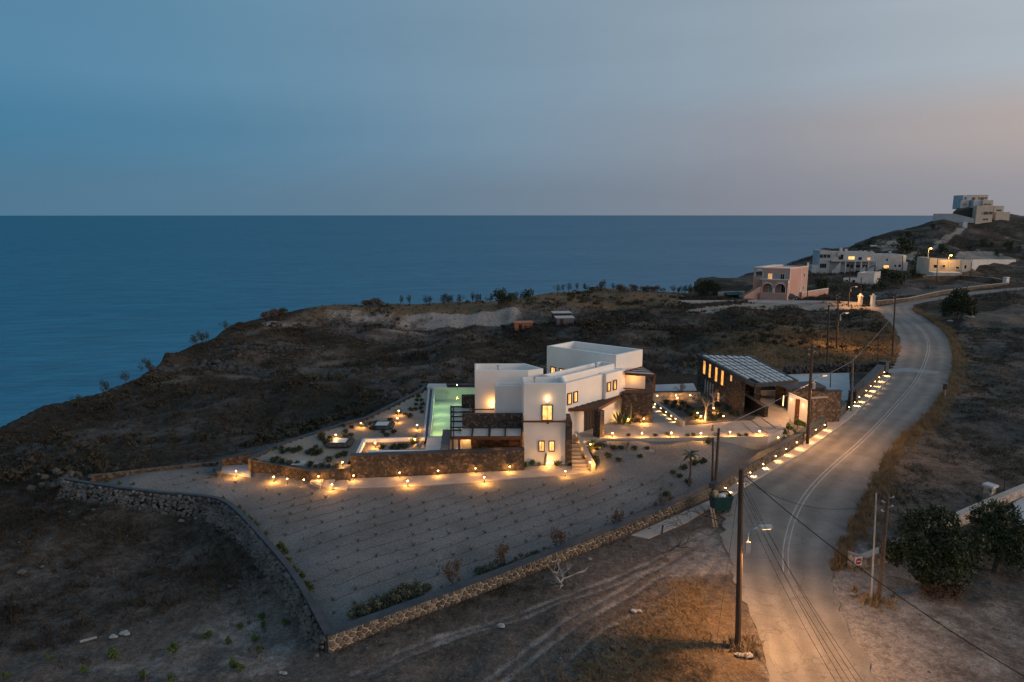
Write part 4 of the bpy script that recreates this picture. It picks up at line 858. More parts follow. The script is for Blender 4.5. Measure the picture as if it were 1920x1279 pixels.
MB().prism([xy(1388,742,CZ), xy(1452,742,CZ), xy(1452,739,CZ), xy(1388,739,CZ)], CZ-.3, 3.9).build('back_wall', 'plaster', cpt)
light('carport_light', (*xy(1432,758,CZ), 4.2), 40, rad=.1, parent=cpt)
# cars under it
def car(u, v, z, ang, body, label, L_=4.1, parent=None):
    x, y = xy(u, v, z); t = thing('parked_car', label, 'car', (x, y, z)); w = .86
    ca, sa = math.cos(ang), math.sin(ang); R2 = lambda p, q: (x+p*ca-q*sa, y+p*sa+q*ca)
    prof = [(-L_/2,.35),(-L_/2,.78),(-L_/2+.25,.92),(L_/2-.95,.95),(L_/2-.1,.72),(L_/2,.55),(L_/2,.32)]
    cab = [(-L_/2+.35,.9),(-L_/2+.75,1.42),(.25,1.46),(1.1,.94)]
    def ext(pf, w0, w1):
        n = len(pf); m = MB(); V = [(*R2(p, -(w0 if i in (0, n-1) or q < 1 else w1)), z+q) for i, (p, q) in enumerate(pf)]+[(*R2(p, (w0 if i in (0, n-1) or q < 1 else w1)), z+q) for i, (p, q) in enumerate(pf)]
        return m.add(V, [tuple(range(n)), tuple(range(n, 2*n))[::-1]]+[(i, i+n, (i+1) % n+n, (i+1) % n) for i in range(n)])
    b = ext(prof, w, w).build('body', body, t); bv = b.modifiers.new('soft', 'BEVEL'); bv.width = .07; bv.segments = 2
    c = ext(cab, w-.05, w-.22).build('cabin_glass', 'glass_dark', t)
    ext([(-L_/2+.7,1.41),(-L_/2+.8,1.5),(.2,1.5),(.3,1.44)], w-.2, w-.24).build('car_roof', body, t)
    for p in (-L_/2+.8, L_/2-.8):
        for q in (-w+.08, w-.08):
            m = MB(); a = R2(p, q-.1); b2 = R2(p, q+.1); m.tube([(*a, z+.32), (*b2, z+.32)], .32, 12); wh = m.build('wheel', 'rubber', t)
            m = MB(); a = R2(p, q-.11); b2 = R2(p, q+.11); m.tube([(*a, z+.32), (*b2, z+.32)], .17, 8).build('rim', 'galvanised', wh)
    for q in (-.6, .6): c_ = R2(L_/2-.03, q); MB().ball((*c_, z+.66), .11, 8, 5).build('headlight', 'galvanised', t)
    for q in (-.65, .65): c_ = R2(-L_/2+.0, q); MB().obox(c_, .06, .22, z+.66, z+.84, ang).build('taillight', 'sign_red', t)
    return t
car(1401,745,CZ,-2.2,'car_red','dark red car parked under the carport beside the pillar'); car(1437,744,CZ,.08,'car_silver','silver car parked under the carport by the gatehouse')
# ------------------------------------------------------------------ gatehouse
gh = thing('gatehouse', 'white rendered gate porch with brown door and dark stone walls', 'gatehouse', (*xy(1495,785,.6), 0))
g0, g1 = xy(1476,782,1.05), xy(1512.5,789,1.0); gl_ = math.dist(g0, g1); zt0, zt1 = wallpx(g0, g1, 1477, 737)[1], wallpx(g0, g1, 1512.5, 752.6)[1]
d_ = Vector((g1[0]-g0[0], g1[1]-g0[1])).normalized(); nb = Vector((-d_.y, d_.x))
def gq(s, o): return (g0[0]+d_.x*s+nb.x*o, g0[1]+d_.y*s+nb.y*o)
MB().prism([gq(0,0), gq(gl_,0), gq(gl_,.3), gq(0,.3)], 0, [zt0,zt1,zt1,zt0]).build('porch_wall', 'plaster', gh)
s0, s1, z0, z1 = pxw(g0, g1, 1489.5, 749, 1500, 785); f = MB().wb(g0, g1, s0, s1, .45, z1, 0, .04).build('gate_door', 'wood', gh); MB().wb(g0, g1, s1-.12, s1-.06, 1.4, 1.5, .04, .1).build('handle', 'galvanised', f)
MB().wb(g0, g1, s0+.36, s0+.4, .5, z1-.05, .04, .06).build('door_board', 'dark_wood', f)
for u, v in ((1483.6,749), (1506,760)):
    s_, z_ = wallpx(g0, g1, u, v); p = gq(s_, -.08); MB().obox(p, .1, .1, z_-.02, z_+.12).build('wall_lamp', 'lamp_head_lit', gh); light('porch_light', (p[0]-.12*nb.x, p[1]-.12*nb.y, z_-.12), 2.2, (1,.62,.28), .04)
rf = [at(*p, 3.65)[:2] for p in [(1453,719.5),(1474,728.5),(1549,725.5),(1527,714.5)]]
MB().prism(inset(rf, .08)[1], .3, 3.55).build('stone_wall', 'dark_stone', gh); MB().prism(rf, 3.55, 3.68).build('roof', 'slate', gh)
e0, e1 = at(1546,726,3.4)[:2], at(1579,731,3.4)[:2]
MB().wb(rf[1], e1, .2, math.dist(rf[1], e1), -.1, 3.25, -.4, -.02).build('stone_wall', 'brown_stone', gh); MB().wb(rf[1], e1, 3.8, math.dist(rf[1], e1)+.05, 3.25, 3.33, -.45, .03).build('capping', 'slate', gh)
h0, h1_ = xy(1520,793,.3), xy(1549,790,.3); MB().wb(h0, h1_, 0, math.dist(h0, h1_), -.1, 2.75, -.4, 0).build('screen_wall', 'brown_stone', gh); MB().wb(h0, h1_, -.03, math.dist(h0, h1_)+.03, 2.75, 2.82, -.43, .03).build('capping', 'concrete', gh)
x, y = xy(1467,774,CZ); MB().tube([(x,y,CZ+.7),(x,y,CZ+1.7)], .04, 6).build('strip_light', 'lamp_head_lit', gh); light('porch_light', (x-.3,y-.3,CZ+1.1), 4, rad=.1)
# road side walls
ret_wall(WALLF, -.2, [.95,.98,1.0,1.02,1.05,1.08,1.1,1.15], .42, 'low stone wall with slate capping and lights along the road pavement', mat='brown_stone', name='boundary_wall', side=1, capw=.09)
ret_wall(WALLF2[2:], -.2, 1.3, .8, 'dark stone wall with broad slate capping beside the upper road lights', mat='dark_stone', name='boundary_wall')
x0, x1 = xy(1586,770,.1), xy(1603,755,.1); ret_wall([xy(1572,786), x0], -.2, 1.0, .3, 'short stone wall piece below the driveway gate', mat='brown_stone', name='boundary_wall')
gt = thing('driveway_gate', 'brown metal sheet gate beside the driveway', 'gate', (*xy(1604,748), 0)); a, b = xy(1602,757,.1), xy(1617,738,.1); gl = math.dist(a, b)
f = MB(); f.wb(a,b,0,.08,.1,1.7,-.04,.04); f.wb(a,b,gl-.08,gl,.1,1.7,-.04,.04); f.wb(a,b,.08,gl-.08,1.6,1.7,-.04,.04); f.wb(a,b,.08,gl-.08,.15,.25,-.04,.04); f.build('gate_frame', 'dark_wood', gt)
for k in range(14): c = .12+(gl-.24)*k/13; MB().wb(a,b,c-.07,c+.07,.25,1.6,-.015,.015).build('slat', 'steel_mesh', gt)
x, y = xy(1656,697); solo(MB().obox((x, y), 1.0, .9, 0, 1.35, .7).obox((x, y), 1.1, 1.0, 1.35, 1.42, .7), 'meter_box', 'slate', 'dark slate box at the far end of the road wall', 'box')
def dry_wall(pts, h, r, label, n, mat='rock_dark', name='dry_stone_wall', kindparts=300, cap=False, lean=0.):
    t = thing(name, label, 'wall', (*pts[0][:2], 0)); P = resample(pts, n); V = []; protos = []
    for k in range(6): m = MB().rock((0,0,0), r, k, (1,.8,.75)).mesh('stone', mat); protos.append(m)
    return t, P, protos
t, P, pr = dry_wall([xy(1470,701), xy(1530,696), xy(1590,697), xy(1640,694)], 1, .32, 'dark dry stone field wall behind the driveway', 60)
for i, p in enumerate(P):
    for lay in range(3):
        o = bpy.data.objects.new('stone', random.choice(pr)); COL.objects.link(o); o.parent = t; o.location = (p[0]-t.location[0]+random.uniform(-.25,.25), p[1]-t.location[1]+random.uniform(-.2,.2), .15+lay*.32); o.rotation_euler = (random.random()*6,)*3; s = random.uniform(.7,1.3); o.scale = (s,)*3
# ------------------------------------------------------------------ front stone wall: every stone a piece
def clip(poly, nx, ny, c):
    o = []
    for i in range(len(poly)):
        p, q = poly[i], poly[(i+1) % len(poly)]; a = p[0]*nx+p[1]*ny-c; b = q[0]*nx+q[1]*ny-c
        if a <= 0: o.append(p)
        if (a < 0 < b) or (b < 0 < a): t = a/(a-b); o.append((p[0]+(q[0]-p[0])*t, p[1]+(q[1]-p[1])*t))
    return o
def cells(Lx, h, sx, sy, sd):
    rg = random.Random(sd); S = []; ny = max(1, round(h/sy)); nx = round(Lx/sx)
    for i in range(nx):
        for j in range(ny): S.append(((i+.5+.5*(j % 2)-.25+rg.uniform(-.3,.3))*sx, (j+.5+rg.uniform(-.3,.3))*h/ny))
    R = []
    for a in S:
        P = [(max(0,a[0]-.8),0),(min(Lx,a[0]+.8),0),(min(Lx,a[0]+.8),h),(max(0,a[0]-.8),h)]
        for b in S:
            if b is a or abs(b[0]-a[0]) > 1.3: continue
            nx_, ny_ = b[0]-a[0], b[1]-a[1]; P = clip(P, nx_, ny_, (b[0]**2+b[1]**2-a[0]**2-a[1]**2)/2)
            if len(P) < 3: break
        if len(P) >= 3: R.append((a, P))
    return R
for k, (c0, c1) in enumerate([((.06,.05,.04),(.10,.085,.07)), ((.09,.075,.058),(.14,.115,.09)), ((.045,.038,.034),(.08,.068,.058)), ((.14,.12,.095),(.20,.17,.135))]): two('field_stone_%s' % 'abcd'[k], c0, c1, scale=4, bump=.015, bscale=9)
SA, SB_ = WF[0], xy(1335,932,0); fl = math.dist(SA, SB_)
fw_ = thing('boundary_wall', 'long mortared stone wall with dark sloped top in front of the gravel garden', 'wall', (*SA, 0))
NS = 14; FP = resample(WF, NS)
def fwp(s):
    k = min(max(s/fl, 0), .9999)*(NS-1); i = int(k); return lerp2(FP[i], FP[i+1], k-i)
HW = .74
core = MB(); cap = MB()
for i in range(NS-1):
    a, b = FP[i], FP[i+1]; d = Vector((b[0]-a[0], b[1]-a[1])).normalized(); bk = (-d.y*.42, d.x*.42); ca_ = (-d.y*.02, d.x*.02)
    core.prism([(a[0]+ca_[0],a[1]+ca_[1]), (b[0]+ca_[0],b[1]+ca_[1]), (b[0]+bk[0],b[1]+bk[1]), (a[0]+bk[0],a[1]+bk[1])], -.5, HW)
    w = (-d.y*.62, d.x*.62); cap.prism([(a[0]+ca_[0],a[1]+ca_[1]), (b[0]+ca_[0],b[1]+ca_[1]), (b[0]+w[0],b[1]+w[1]), (a[0]+w[0],a[1]+w[1])], HW, [HW+.06,HW+.06,HW+.02,HW+.02])
core.build('mortar_core', 'mortar', fw_); cap.build('capping', 'slate', fw_)
cl = cells(fl, HW+.25, .34, .27, 3)
for a, P in sorted(cl, key=lambda q: q[0][0])[:298]:
    m = MB(); k = .77; c0 = fwp(a[0]); dd = lerp2(fwp(a[0]-.2), fwp(a[0]+.2), 1); d = Vector((fwp(a[0]+.3)[0]-fwp(a[0]-.3)[0], fwp(a[0]+.3)[1]-fwp(a[0]-.3)[1])).normalized()
    out = random.uniform(.035,.07); rg = []
    for kk, o in ((k, -.02), (k, out*.6), (k*.72, out)): rg.append([(c0[0]+d.x*(p[0]-a[0])*kk+d.y*o, c0[1]+d.y*(p[0]-a[0])*kk-d.x*o, a[1]+(p[1]-a[1])*kk-.22) for p in P])
    n = len(P); m.add(rg[0]+rg[1]+rg[2], [(i+r*n, (i+1) % n+r*n, (i+1) % n+(r+1)*n, i+(r+1)*n) for r in range(2) for i in range(n)]+[tuple(range(2*n, 3*n))])
    m.build('stone', 'field_stone_%s' % random.choice('aabbbcd'), fw_)
rest = MB()
for a, P in sorted(cl, key=lambda q: q[0][0])[298:]:
    c0 = fwp(a[0]); d = Vector((SB_[0]-SA[0], SB_[1]-SA[1])).normalized(); n = len(P)
    rest.add([(c0[0]+d.x*(p[0]-a[0])*.84+d.y*.05, c0[1]+d.y*(p[0]-a[0])*.84-d.x*.05, a[1]+(p[1]-a[1])*.84-.22) for p in P], [tuple(range(n))])
if rest.v: rest.build('stones', 'field_stone_b', fw_)['kind'] = 'stuff'
# left rubble wall with dark top
LWp = [WL[0]]+WL[1:]; LP = resample(WL, 70)
lw = thing('rubble_wall', 'curved dry rubble wall with smooth dark top around the gravel garden', 'wall', (*LP[0], 0))
cap = MB(); core = MB(); outs = []
for i in range(len(LP)-1):
    a, b = LP[i], LP[i+1]; d = Vector((b[0]-a[0], b[1]-a[1])).normalized(); n_ = (-d.y, d.x)   # n_ points out to the lower plot
    q = lambda p, o: (p[0]+n_[0]*o, p[1]+n_[1]*o)
    cap.prism([q(a,-.14), q(b,-.14), q(b,.22), q(a,.22)], .72, [.80,.80,.84,.84]); core.prism([q(a,-.12), q(b,-.12), q(b,.2), q(a,.2)], -1.3, .72)
    outs.append((a, d, n_))
cap.build('capping', 'slate', lw); core.build('wall', 'wall_core', lw)
pr = [MB().rock((0,0,0), .115, k, (1.1,.8,.8)).mesh('stone', 'rubble') for k in range(8)]
ST = []
rg = random.Random(5)
for i, (a, d, n_) in enumerate(outs):
    for k in range(38):
        t = rg.random(); h = rg.random(); o = .26+.6*(1-h)**1.5+rg.uniform(-.05,.08); ST.append((a[0]+d.x*t*.75+n_[0]*o, a[1]+d.y*t*.75+n_[1]*o, -.75+1.42*h, rg.uniform(.6,1.5)))
ST.sort(key=lambda q: math.hypot(q[0], q[1]))
for x, y, z, s in ST[:290]:
    o = bpy.data.objects.new('stone', rg.choice(pr)); COL.objects.link(o); o.parent = lw; o.location = (x-lw.location[0], y-lw.location[1], z); o.rotation_euler = (rg.random()*6, rg.random()*6, rg.random()*6); o.scale = (s,)*3
m = MB()
for i, (x, y, z, s) in enumerate(ST[290:]): m.rock((x,y,z), .115*s, i, (1.1,.9,.8))
m.build('stones', 'rubble', lw)['kind'] = 'stuff'
# ruined stone pile where the rubble wall ends
x, y = xy(118,893,.3); rp_ = thing('rock_pile', 'dark heap of rocks at the far end of the curved rubble wall', 'rocks', (x, y, 0))
for i in range(40): MB().rock((x+rg.gauss(0,1.0), y+rg.gauss(0,.8), rg.uniform(-.4,.6)), rg.uniform(.15,.36), i).build('rock', 'rock_dark', rp_)

# ------------------------------------------------------------------ right hand yard wall with sign
YW = [xy(*p) for p in [(1588,1063),(1612,1060),(1668,1036),(1760,992),(1860,948),(1925,921)]]
yw = ret_wall(YW, -.2, [.95,.62,.62,.62,.65,.65], .4, 'pale stone yard wall with white capping behind the dark trees', mat='pale_stone', capmat='concrete', name='yard_wall', side=-1, capw=.03)
x, y = xy(1853,940); t = thing('gate_pillar', 'square pale pillar with white cap on the yard wall', 'pillar', (x, y, 0)); MB().obox((x,y), .55, .55, 0, 1.15, .5).build('shaft', 'pale_stone', t); MB().obox((x,y), .75, .75, 1.15, 1.3, .5).build('capping', 'plaster_old', t)
A, B = YW[0], YW[1]; s = .35; dd = Vector((B[0]-A[0], B[1]-A[1])).normalized(); nn_ = (dd.y, -dd.x)
sg = thing('road_sign', 'square white no entry sign with red disc on the yard wall end', 'sign', (A[0], A[1], .3))
MB().wb(A, B, .12, .62, .28, .82, .43, .45).build('plate', 'sign_white', sg)
def disc(cs, cz, r, o, n=24): return MB().add([(A[0]+dd.x*(cs+r*math.cos(k*2*math.pi/n))+nn_[0]*o, A[1]+dd.y*(cs+r*math.cos(k*2*math.pi/n))+nn_[1]*o, cz+r*math.sin(k*2*math.pi/n)) for k in range(n)], [tuple(range(n))])
disc(.37, .55, .20, .456).build('disc', 'sign_red', sg); MB().wb(A, B, .24, .50, .52, .58, .456, .462).build('bar', 'sign_white', sg)
MB().prism([xy(*p) for p in [(1862,965),(1925,930),(1990,950),(1990,1010),(1890,1000)]], -.2, .06).build('yard_paving', 'concrete_cool')['kind'] = 'structure'

# ------------------------------------------------------------------ houses farther off
def facade(parent, P0, P1, depth, z0, z1, mat, roofmat='plaster_old', para=.35, ops=()):
    d = Vector((P1[0]-P0[0], P1[1]-P0[1])).normalized(); b = (-d.y*depth, d.x*depth)
    block(parent, [P0, P1, (P1[0]+b[0],P1[1]+b[1]), (P0[0]+b[0],P0[1]+b[1])], z0, z1, .3, para, mat, roofmat)
    for (s0, s1, za, zb, g) in ops: window(parent, P0, P1, s0, s1, za, zb, glow=g, fw=.12, bars=1 if s1-s0 > .8 else 0, fmat='trim_white')
def arch_wall(parent, P0, P1, s0, s1, z0, z1, th, ops, mat, name='arcade_wall', trim='trim_white', n=12):
    """wall pierced by round-headed openings (centre, half width, spring height, sill)"""
    m = MB(); cuts = [s0]
    for c, r, sp, si in ops: cuts += [c-r+2*r*k/n for k in range(n+1)]
    cuts.append(s1); tr = MB()
    for a, b in zip(cuts[:-1], cuts[1:]):
        op = next((o for o in ops if abs((a+b)/2-o[0]) < o[1]), None)
        if not op: m.wb(P0,P1,a,b,z0,z1,-th,0); continue
        c, r, sp, si = op; ta = sp+math.sqrt(max(0, r*r-(a-c)**2)); tb = sp+math.sqrt(max(0, r*r-(b-c)**2))
        dx, dy = P1[0]-P0[0], P1[1]-P0[1]; l = math.hypot(dx,dy); q = lambda s, o: (P0[0]+dx/l*s+dy/l*o, P0[1]+dy/l*s-dx/l*o)
        m.prism([q(a,0),q(b,0),q(b,-th),q(a,-th)], [ta,tb,tb,ta], z1)
        if si > z0: m.wb(P0,P1,a,b,z0,si,-th,0)
        tr.prism([q(a,.06),q(b,.06),q(b,-.1),q(a,-.1)], [ta-.01,tb-.01,tb-.01,ta-.01], [ta+.22,tb+.22,tb+.22,ta+.22])
    w = m.build(name, mat, parent)
    for c, r, sp, si in ops:
        tr.wb(P0,P1,c-r-.2,c-r,si,sp+.05,-.1,.06); tr.wb(P0,P1,c+r,c+r+.2,si,sp+.05,-.1,.06)
    if trim: tr.build('arch_trim', trim, w)
    return w
# pink house
pb = h1(*G(1450,560)[:2]); pk = thing('pink_house', 'pink two storey house with two white rimmed arches and outside stair', 'house', (60, 168, pb))
A = atY(1411.5,560,168.5); C = atY(1477.5,562,165.5); D = atY(1511,556,173.5)
F0, F1 = A[:2], C[:2]; R1 = D[:2]; bk = (R1[0]-F1[0], R1[1]-F1[1]); zt = atY(1477.5,503,165.5)[2]
fL = math.dist(F0, F1); per = fL/66.0
P4 = [F0, F1, R1, (F0[0]+bk[0], F0[1]+bk[1])]
zz = lambda v: wallpx(F0, F1, 1450, v)[1]
zb = zz(559)
fs = lambda u: wallpx(F0, F1, u, 540)[0]
block(pk, [lerp2(F0,F1,fs(1430)/fL), F1, R1, (lerp2(F0,F1,fs(1430)/fL)[0]+bk[0], lerp2(F0,F1,fs(1430)/fL)[1]+bk[1])], zb-1, zt, .25, .3, 'pink_plaster', 'trim_white')
# stair tower on the left with an open arch
back = (F0[0]+bk[0]*.6, F0[1]+bk[1]*.6)
sA, sB = fs(1411.5), fs(1430)
MB().prism([lerp2(F0,F1,sA/fL), lerp2(F0,F1,sB/fL), (lerp2(F0,F1,sB/fL)[0]+bk[0], lerp2(F0,F1,sB/fL)[1]+bk[1]), (F0[0]+bk[0], F0[1]+bk[1])], zb-1, zz(521)).build('wall', 'pink_plaster', pk)
arch_wall(pk, F0, F1, sA, sB, zz(521), zt-.05, .35, [((sA+sB)/2+.1, .82, zz(513), zz(519.5))], 'pink_plaster')
MB().prism([(F0[0]+bk[0]*.75, F0[1]+bk[1]*.75), (lerp2(F0,F1,sB/fL)[0]+bk[0]*.75, lerp2(F0,F1,sB/fL)[1]+bk[1]*.75), (lerp2(F0,F1,sB/fL)[0]+bk[0], lerp2(F0,F1,sB/fL)[1]+bk[1]), (F0[0]+bk[0], F0[1]+bk[1])], zz(521), zt-.05).build('wall', 'pink_plaster', pk)
MB().prism([F0, lerp2(F0,F1,sB/fL), (lerp2(F0,F1,sB/fL)[0]+bk[0], lerp2(F0,F1,sB/fL)[1]+bk[1]), (F0[0]+bk[0], F0[1]+bk[1])], zt-.05, zt+.12).build('roof', 'trim_white', pk)
# loggia in front
dd2 = Vector((F1[0]-F0[0], F1[1]-F0[1])).normalized(); o_ = (dd2.y*1.9, -dd2.x*1.9)
Q0 = (lerp2(F0,F1,fs(1426)/fL)[0]+o_[0], lerp2(F0,F1,fs(1426)/fL)[1]+o_[1]); Q1 = (F1[0]+o_[0]-dd2.x*.3, F1[1]+o_[1]-dd2.y*.3); ql = math.dist(Q0, Q1)
z1_, z0_ = zz(526.5), zz(548)
arch_wall(pk, Q0, Q1, 0, ql, z0_, z1_+.4, .35, [(ql*.27, ql*.19, z0_+1.15, z0_+.12), (ql*.73, ql*.19, z0_+1.15, z0_+.12)], 'pink_plaster')
MB().prism([Q0, Q1, F1, lerp2(F0,F1,fs(1430)/fL)], z1_-.25, z1_-.02).build('balcony_floor', 'trim_white', pk)
MB().wb(Q0, Q1, -.1, ql+.1, z1_+.4, z1_+.55, -.4, .08).build('balcony_coping', 'trim_white', pk)
MB().prism([Q0, (Q0[0]+dd2.x*.3, Q0[1]+dd2.y*.3), (lerp2(F0,F1,fs(1430)/fL)[0]+dd2.x*.3, lerp2(F0,F1,fs(1430)/fL)[1]+dd2.y*.3), lerp2(F0,F1,fs(1430)/fL)], z0_, z1_+.4).build('wall', 'pink_plaster', pk)
MB().prism([(Q1[0]-dd2.x*.3, Q1[1]-dd2.y*.3), Q1, (F1[0]-dd2.x*.02, F1[1]-dd2.y*.02), (F1[0]-dd2.x*.32, F1[1]-dd2.y*.32)], z0_, z1_+.4).build('wall', 'pink_plaster', pk)
pl0 = (Q0[0]+o_[0]*.5, Q0[1]+o_[1]*.5); pl1 = (Q1[0]+o_[0]*.5, Q1[1]+o_[1]*.5)
MB().prism([pl0, pl1, F1, lerp2(F0,F1,fs(1430)/fL)], zb-1.5, z0_).build('plinth', 'pink_plaster', pk)
for c, g in ((.33, 'shutter_blue'), (.80, 'glass_dark')): window(pk, F0, F1, fs(1430)+(fL-fs(1430))*c-.5, fs(1430)+(fL-fs(1430))*c+.5, z0_+.05, z0_+2.1, glow=g, fw=.1, fmat='trim_white')
for u, g in ((1442.5, 'window_dim'), (1465.5, 'glass_dark')):
    c = fs(u); window(pk, F0, F1, c-.45, c+.45, z1_-.02, zz(513.5), glow=g, fw=.08, fmat='trim_white', name='balcony_door')
    for s in (-1, 1): MB().wb(F0, F1, c+s*.95-.35, c+s*.95+.35, z1_, zz(513), .0, .07).build('shutter', 'shutter_blue', pk)
rs = MB()
for a, b in ((F0, F1), (F1, R1)): rs.wb(a, b, -.06, math.dist(a, b)+.06, zt-.16, zt+.02, .0, .07)
for P_, Q_, s in ((F1,R1,0.0),(F1,R1,math.dist(F1,R1)*.63),(F1,R1,math.dist(F1,R1)-.22)): rs.wb(P_, Q_, s, s+.22, zb, zt-.16, 0, .06)
rs.build('white_trim', 'trim_white', pk)
rl_ = math.dist(F1, R1)
for s, za in ((.82, 4.6), (.82, 1.4)): window(pk, F1, R1, rl_*s-.28, rl_*s+.28, zb+za, zb+za+1.1, glow='glass_dark', fw=.12, bars=0, fmat='trim_white')
MB().prism([(R1[0]-.35,R1[1]-.3),(R1[0]+.05,R1[1]-.3),(R1[0]+.05,R1[1]+.1),(R1[0]-.35,R1[1]+.1)], zt, zt+.8).build('chimney', 'trim_white', pk)
ss = thing('outside_stair', 'pink outside stair climbing to the left side of the arched house', 'stairs', (*xy(1400,560), pb))
for i in range(9):
    q = lerp2((Q0[0]-4.0, Q0[1]-.6), (Q0[0]-.3, Q0[1]+.6), i/9); MB().obox(q, .6, 1.2, zb-1.5, zb+.1+i*.28, .0).build('step', 'pink_plaster', ss)
for o in (-.75, .75):
    q0 = (Q0[0]-4.3, Q0[1]-.6+o); q1 = (Q0[0], Q0[1]+.5+o); MB().wb(q0, q1, 0, math.dist(q0,q1), zb-1.5, zb, -.1, .1).prism([(q0[0],q0[1]-.1),(q1[0],q1[1]-.1),(q1[0],q1[1]+.1),(q0[0],q0[1]+.1)], zb, [zb+.7,zb+3.1,zb+3.1,zb+.7]).build('side_wall', 'pink_plaster', ss)
a, b = xy(1503,557,.2), xy(1553,549,.4); ret_wall([a, (b[0], b[1])], -1, [1.3,1.5], .3, 'pink garden wall with white coping right of the arched house', mat='pink_plaster', capmat='trim_white', name='garden_wall', cap=.12)
m = MB().wb(xy(1489,559), xy(1501,558), 0, math.dist(xy(1489,559), xy(1501,558)), -.3, 1.35, -.2, 0); solo(m, 'entrance_gate', 'cream_plaster', 'sand coloured rounded gate panel beside the blue parked car', 'gate')
car(1481,561.5,0.0,.1,'car_blue','small blue grey car parked in front of the pink house')
ret_wall([xy(1272,571,.0), xy(1340,571,0), xy(1420,570,0), xy(1560,572,0), xy(1613,575,0)], -.8, .85, .3, 'long low whitewashed wall along the track before the pink house', mat='plaster_old', capmat='plaster_old', name='garden_wall')
ret_wall([xy(1347,558), xy(1396,556)], -.6, 1.3, .3, 'short tan wall left of the pink house beside a green tarp', mat='cream_plaster', capmat='trim_white', name='garden_wall')
t = thing('tarp_shelter', 'dark green tarp shelter left of the pink house', 'shelter', (*xy(1378,561), 0)); a = xy(1364,562); b = xy(1392,561)
MB().prism([a, b, (b[0],b[1]+3), (a[0],a[1]+3)], 1.1, [1.15,1.25,1.6,1.5]).build('tarp', 'tarp_green', t)
for p in (a, b, (b[0],b[1]+3), (a[0],a[1]+3)): MB().obox(p, .1, .1, -.2, 1.15).build('post', 'dark_wood', t)
MB().prism([(a[0]+.2,a[1]+2.6),(b[0]-.2,b[1]+2.6),(b[0]-.2,b[1]+2.8),(a[0]+.2,a[1]+2.8)], 0, 1.2).build('back_panel', 'tarp_green', t)

# white hotel
hb = -.5; ht = thing('white_hotel', 'long white two storey hotel with arcades and some lit windows', 'hotel', (125, 262, hb))
Yh = 262.
H0, H1 = atY(1535,509,Yh)[:2], atY(1694,503,Yh-4)[:2]; hl = math.dist(H0, H1); hz = lambda v: wallpx(H0, H1, 1600, v)[1]; hs = lambda u: wallpx(H0, H1, u, 500)[0]
def hp(s, o=0): d = Vector((H1[0]-H0[0], H1[1]-H0[1])).normalized(); return (H0[0]+d.x*s+d.y*o, H0[1]+d.y*s-d.x*o)
q = lambda s0, s1, o, dp: [hp(s0,o), hp(s1,o), hp(s1,o-dp), hp(s0,o-dp)]
zt1, zmid, zb_ = hz(470.5), hz(490), hz(511)
block(ht, q(0, hs(1555), 0, 9), zb_-2, zt1, .3, .3, 'plaster_old', 'plaster_old')
block(ht, q(hs(1555), hs(1640), -1.2, 8), zb_-2, hz(473), .3, .3, 'plaster_old', 'plaster_old')
block(ht, q(hs(1640)+.02, hl, -1.2, 8), zb_-2, hz(477), .3, .3, 'plaster_old', 'plaster_old')
I0, I1 = hp(0,-1.2), hp(hl,-1.2)
for u in (1538.5, 1545, 1552): window(ht, H0, H1, hs(u)-.55, hs(u)+.55, hz(484), hz(477.5), glow='glass_dark', fw=.1, fmat='plaster_old')
window(ht, H0, H1, hs(1537), hs(1549), hz(503), hz(495), glow='glass_dark', fw=.1, fmat='plaster_old', bars=3, name='veranda_window')
arch_wall(ht, H0, H1, hs(1557), hs(1574), hz(490), hz(472.5), .3, [(hs(1563.5), 1.0, hz(483), hz(489)), (hs(1570.5)-.1, .8, hz(483), hz(489))], 'plaster_old', trim=None)
MB().prism(q(hs(1556), hs(1640), 1.2, 2.4), hz(490.5), hz(488)).build('gallery_floor', 'plaster_old', ht)
for k, u in enumerate((1583, 1601, 1612, 1626, 1640)): MB().obox(hp(hs(u), 1.0), .45, .45, zb_-1, hz(490.5), .0).build('column', 'plaster_old', ht)
for u, w, v0, v1, g in [(1577.5,.8,487,478,'glass_dark'),(1597,1.1,487,481.5,'window_glow'),(1613.5,.6,489,482.5,'glass_dark'),(1630,.55,489,483,'window_dim'),(1591,.6,501,496,'glass_dark'),(1599,.5,504,496.5,'glass_dark'),(1609,1.0,502,497,'glass_dark'),(1624,.8,502,497,'glass_dark'),(1664,.9,504,497.5,'window_glow'),(1681,.3,500,496,'glass_dark'),(1689,.4,500,496,'glass_dark'),(1664.5,.3,489,485,'glass_dark')]:
    window(ht, I0, I1, hs(u)-w, hs(u)+w, hz(v0), hz(v1), glow=g, fw=.1, fmat='plaster_old', bars=2 if w > .8 else 0)
m = MB(); m.prism([hp(hs(1558),1.4), hp(hs(1573),1.4), hp(hs(1573),1.7), hp(hs(1558),1.7)], zb_-2, [hz(508),hz(491),hz(491),hz(508)]); m.build('stair_wall', 'plaster_old', ht)
for a, b in ((1608,1618),(1623,1634)): MB().prism([hp(hs(a),2.2), hp(hs(b),2.2), hp(hs(b),2.6), hp(hs(a),2.6)], zb_-2, [hz(506),hz(498),hz(498),hz(506)]).build('stair_wall', 'plaster_old', ht)
MB().prism(q(hs(1521), hs(1535), 1.0, 4), zb_-3, hz(498)).build('side_annex', 'plaster_old', ht)
MB().prism(q(hs(1640), hs(1648), 1.6, 2.8), zb_-2, hz(497)).build('porch', 'plaster_old', ht)
MB().prism([hp(hl+.02,-1.2), hp(hs(1700),-1.2), hp(hs(1700),-6), hp(hl+.02,-6)], hz(491), hz(478)).build('stair_head', 'trim_white', ht); MB().prism([hp(hl+.02,-1.25), hp(hs(1704),-1.25), hp(hs(1704),-6), hp(hl+.02,-6)], zb_-2, hz(491)).build('wall', 'plaster_old', ht)
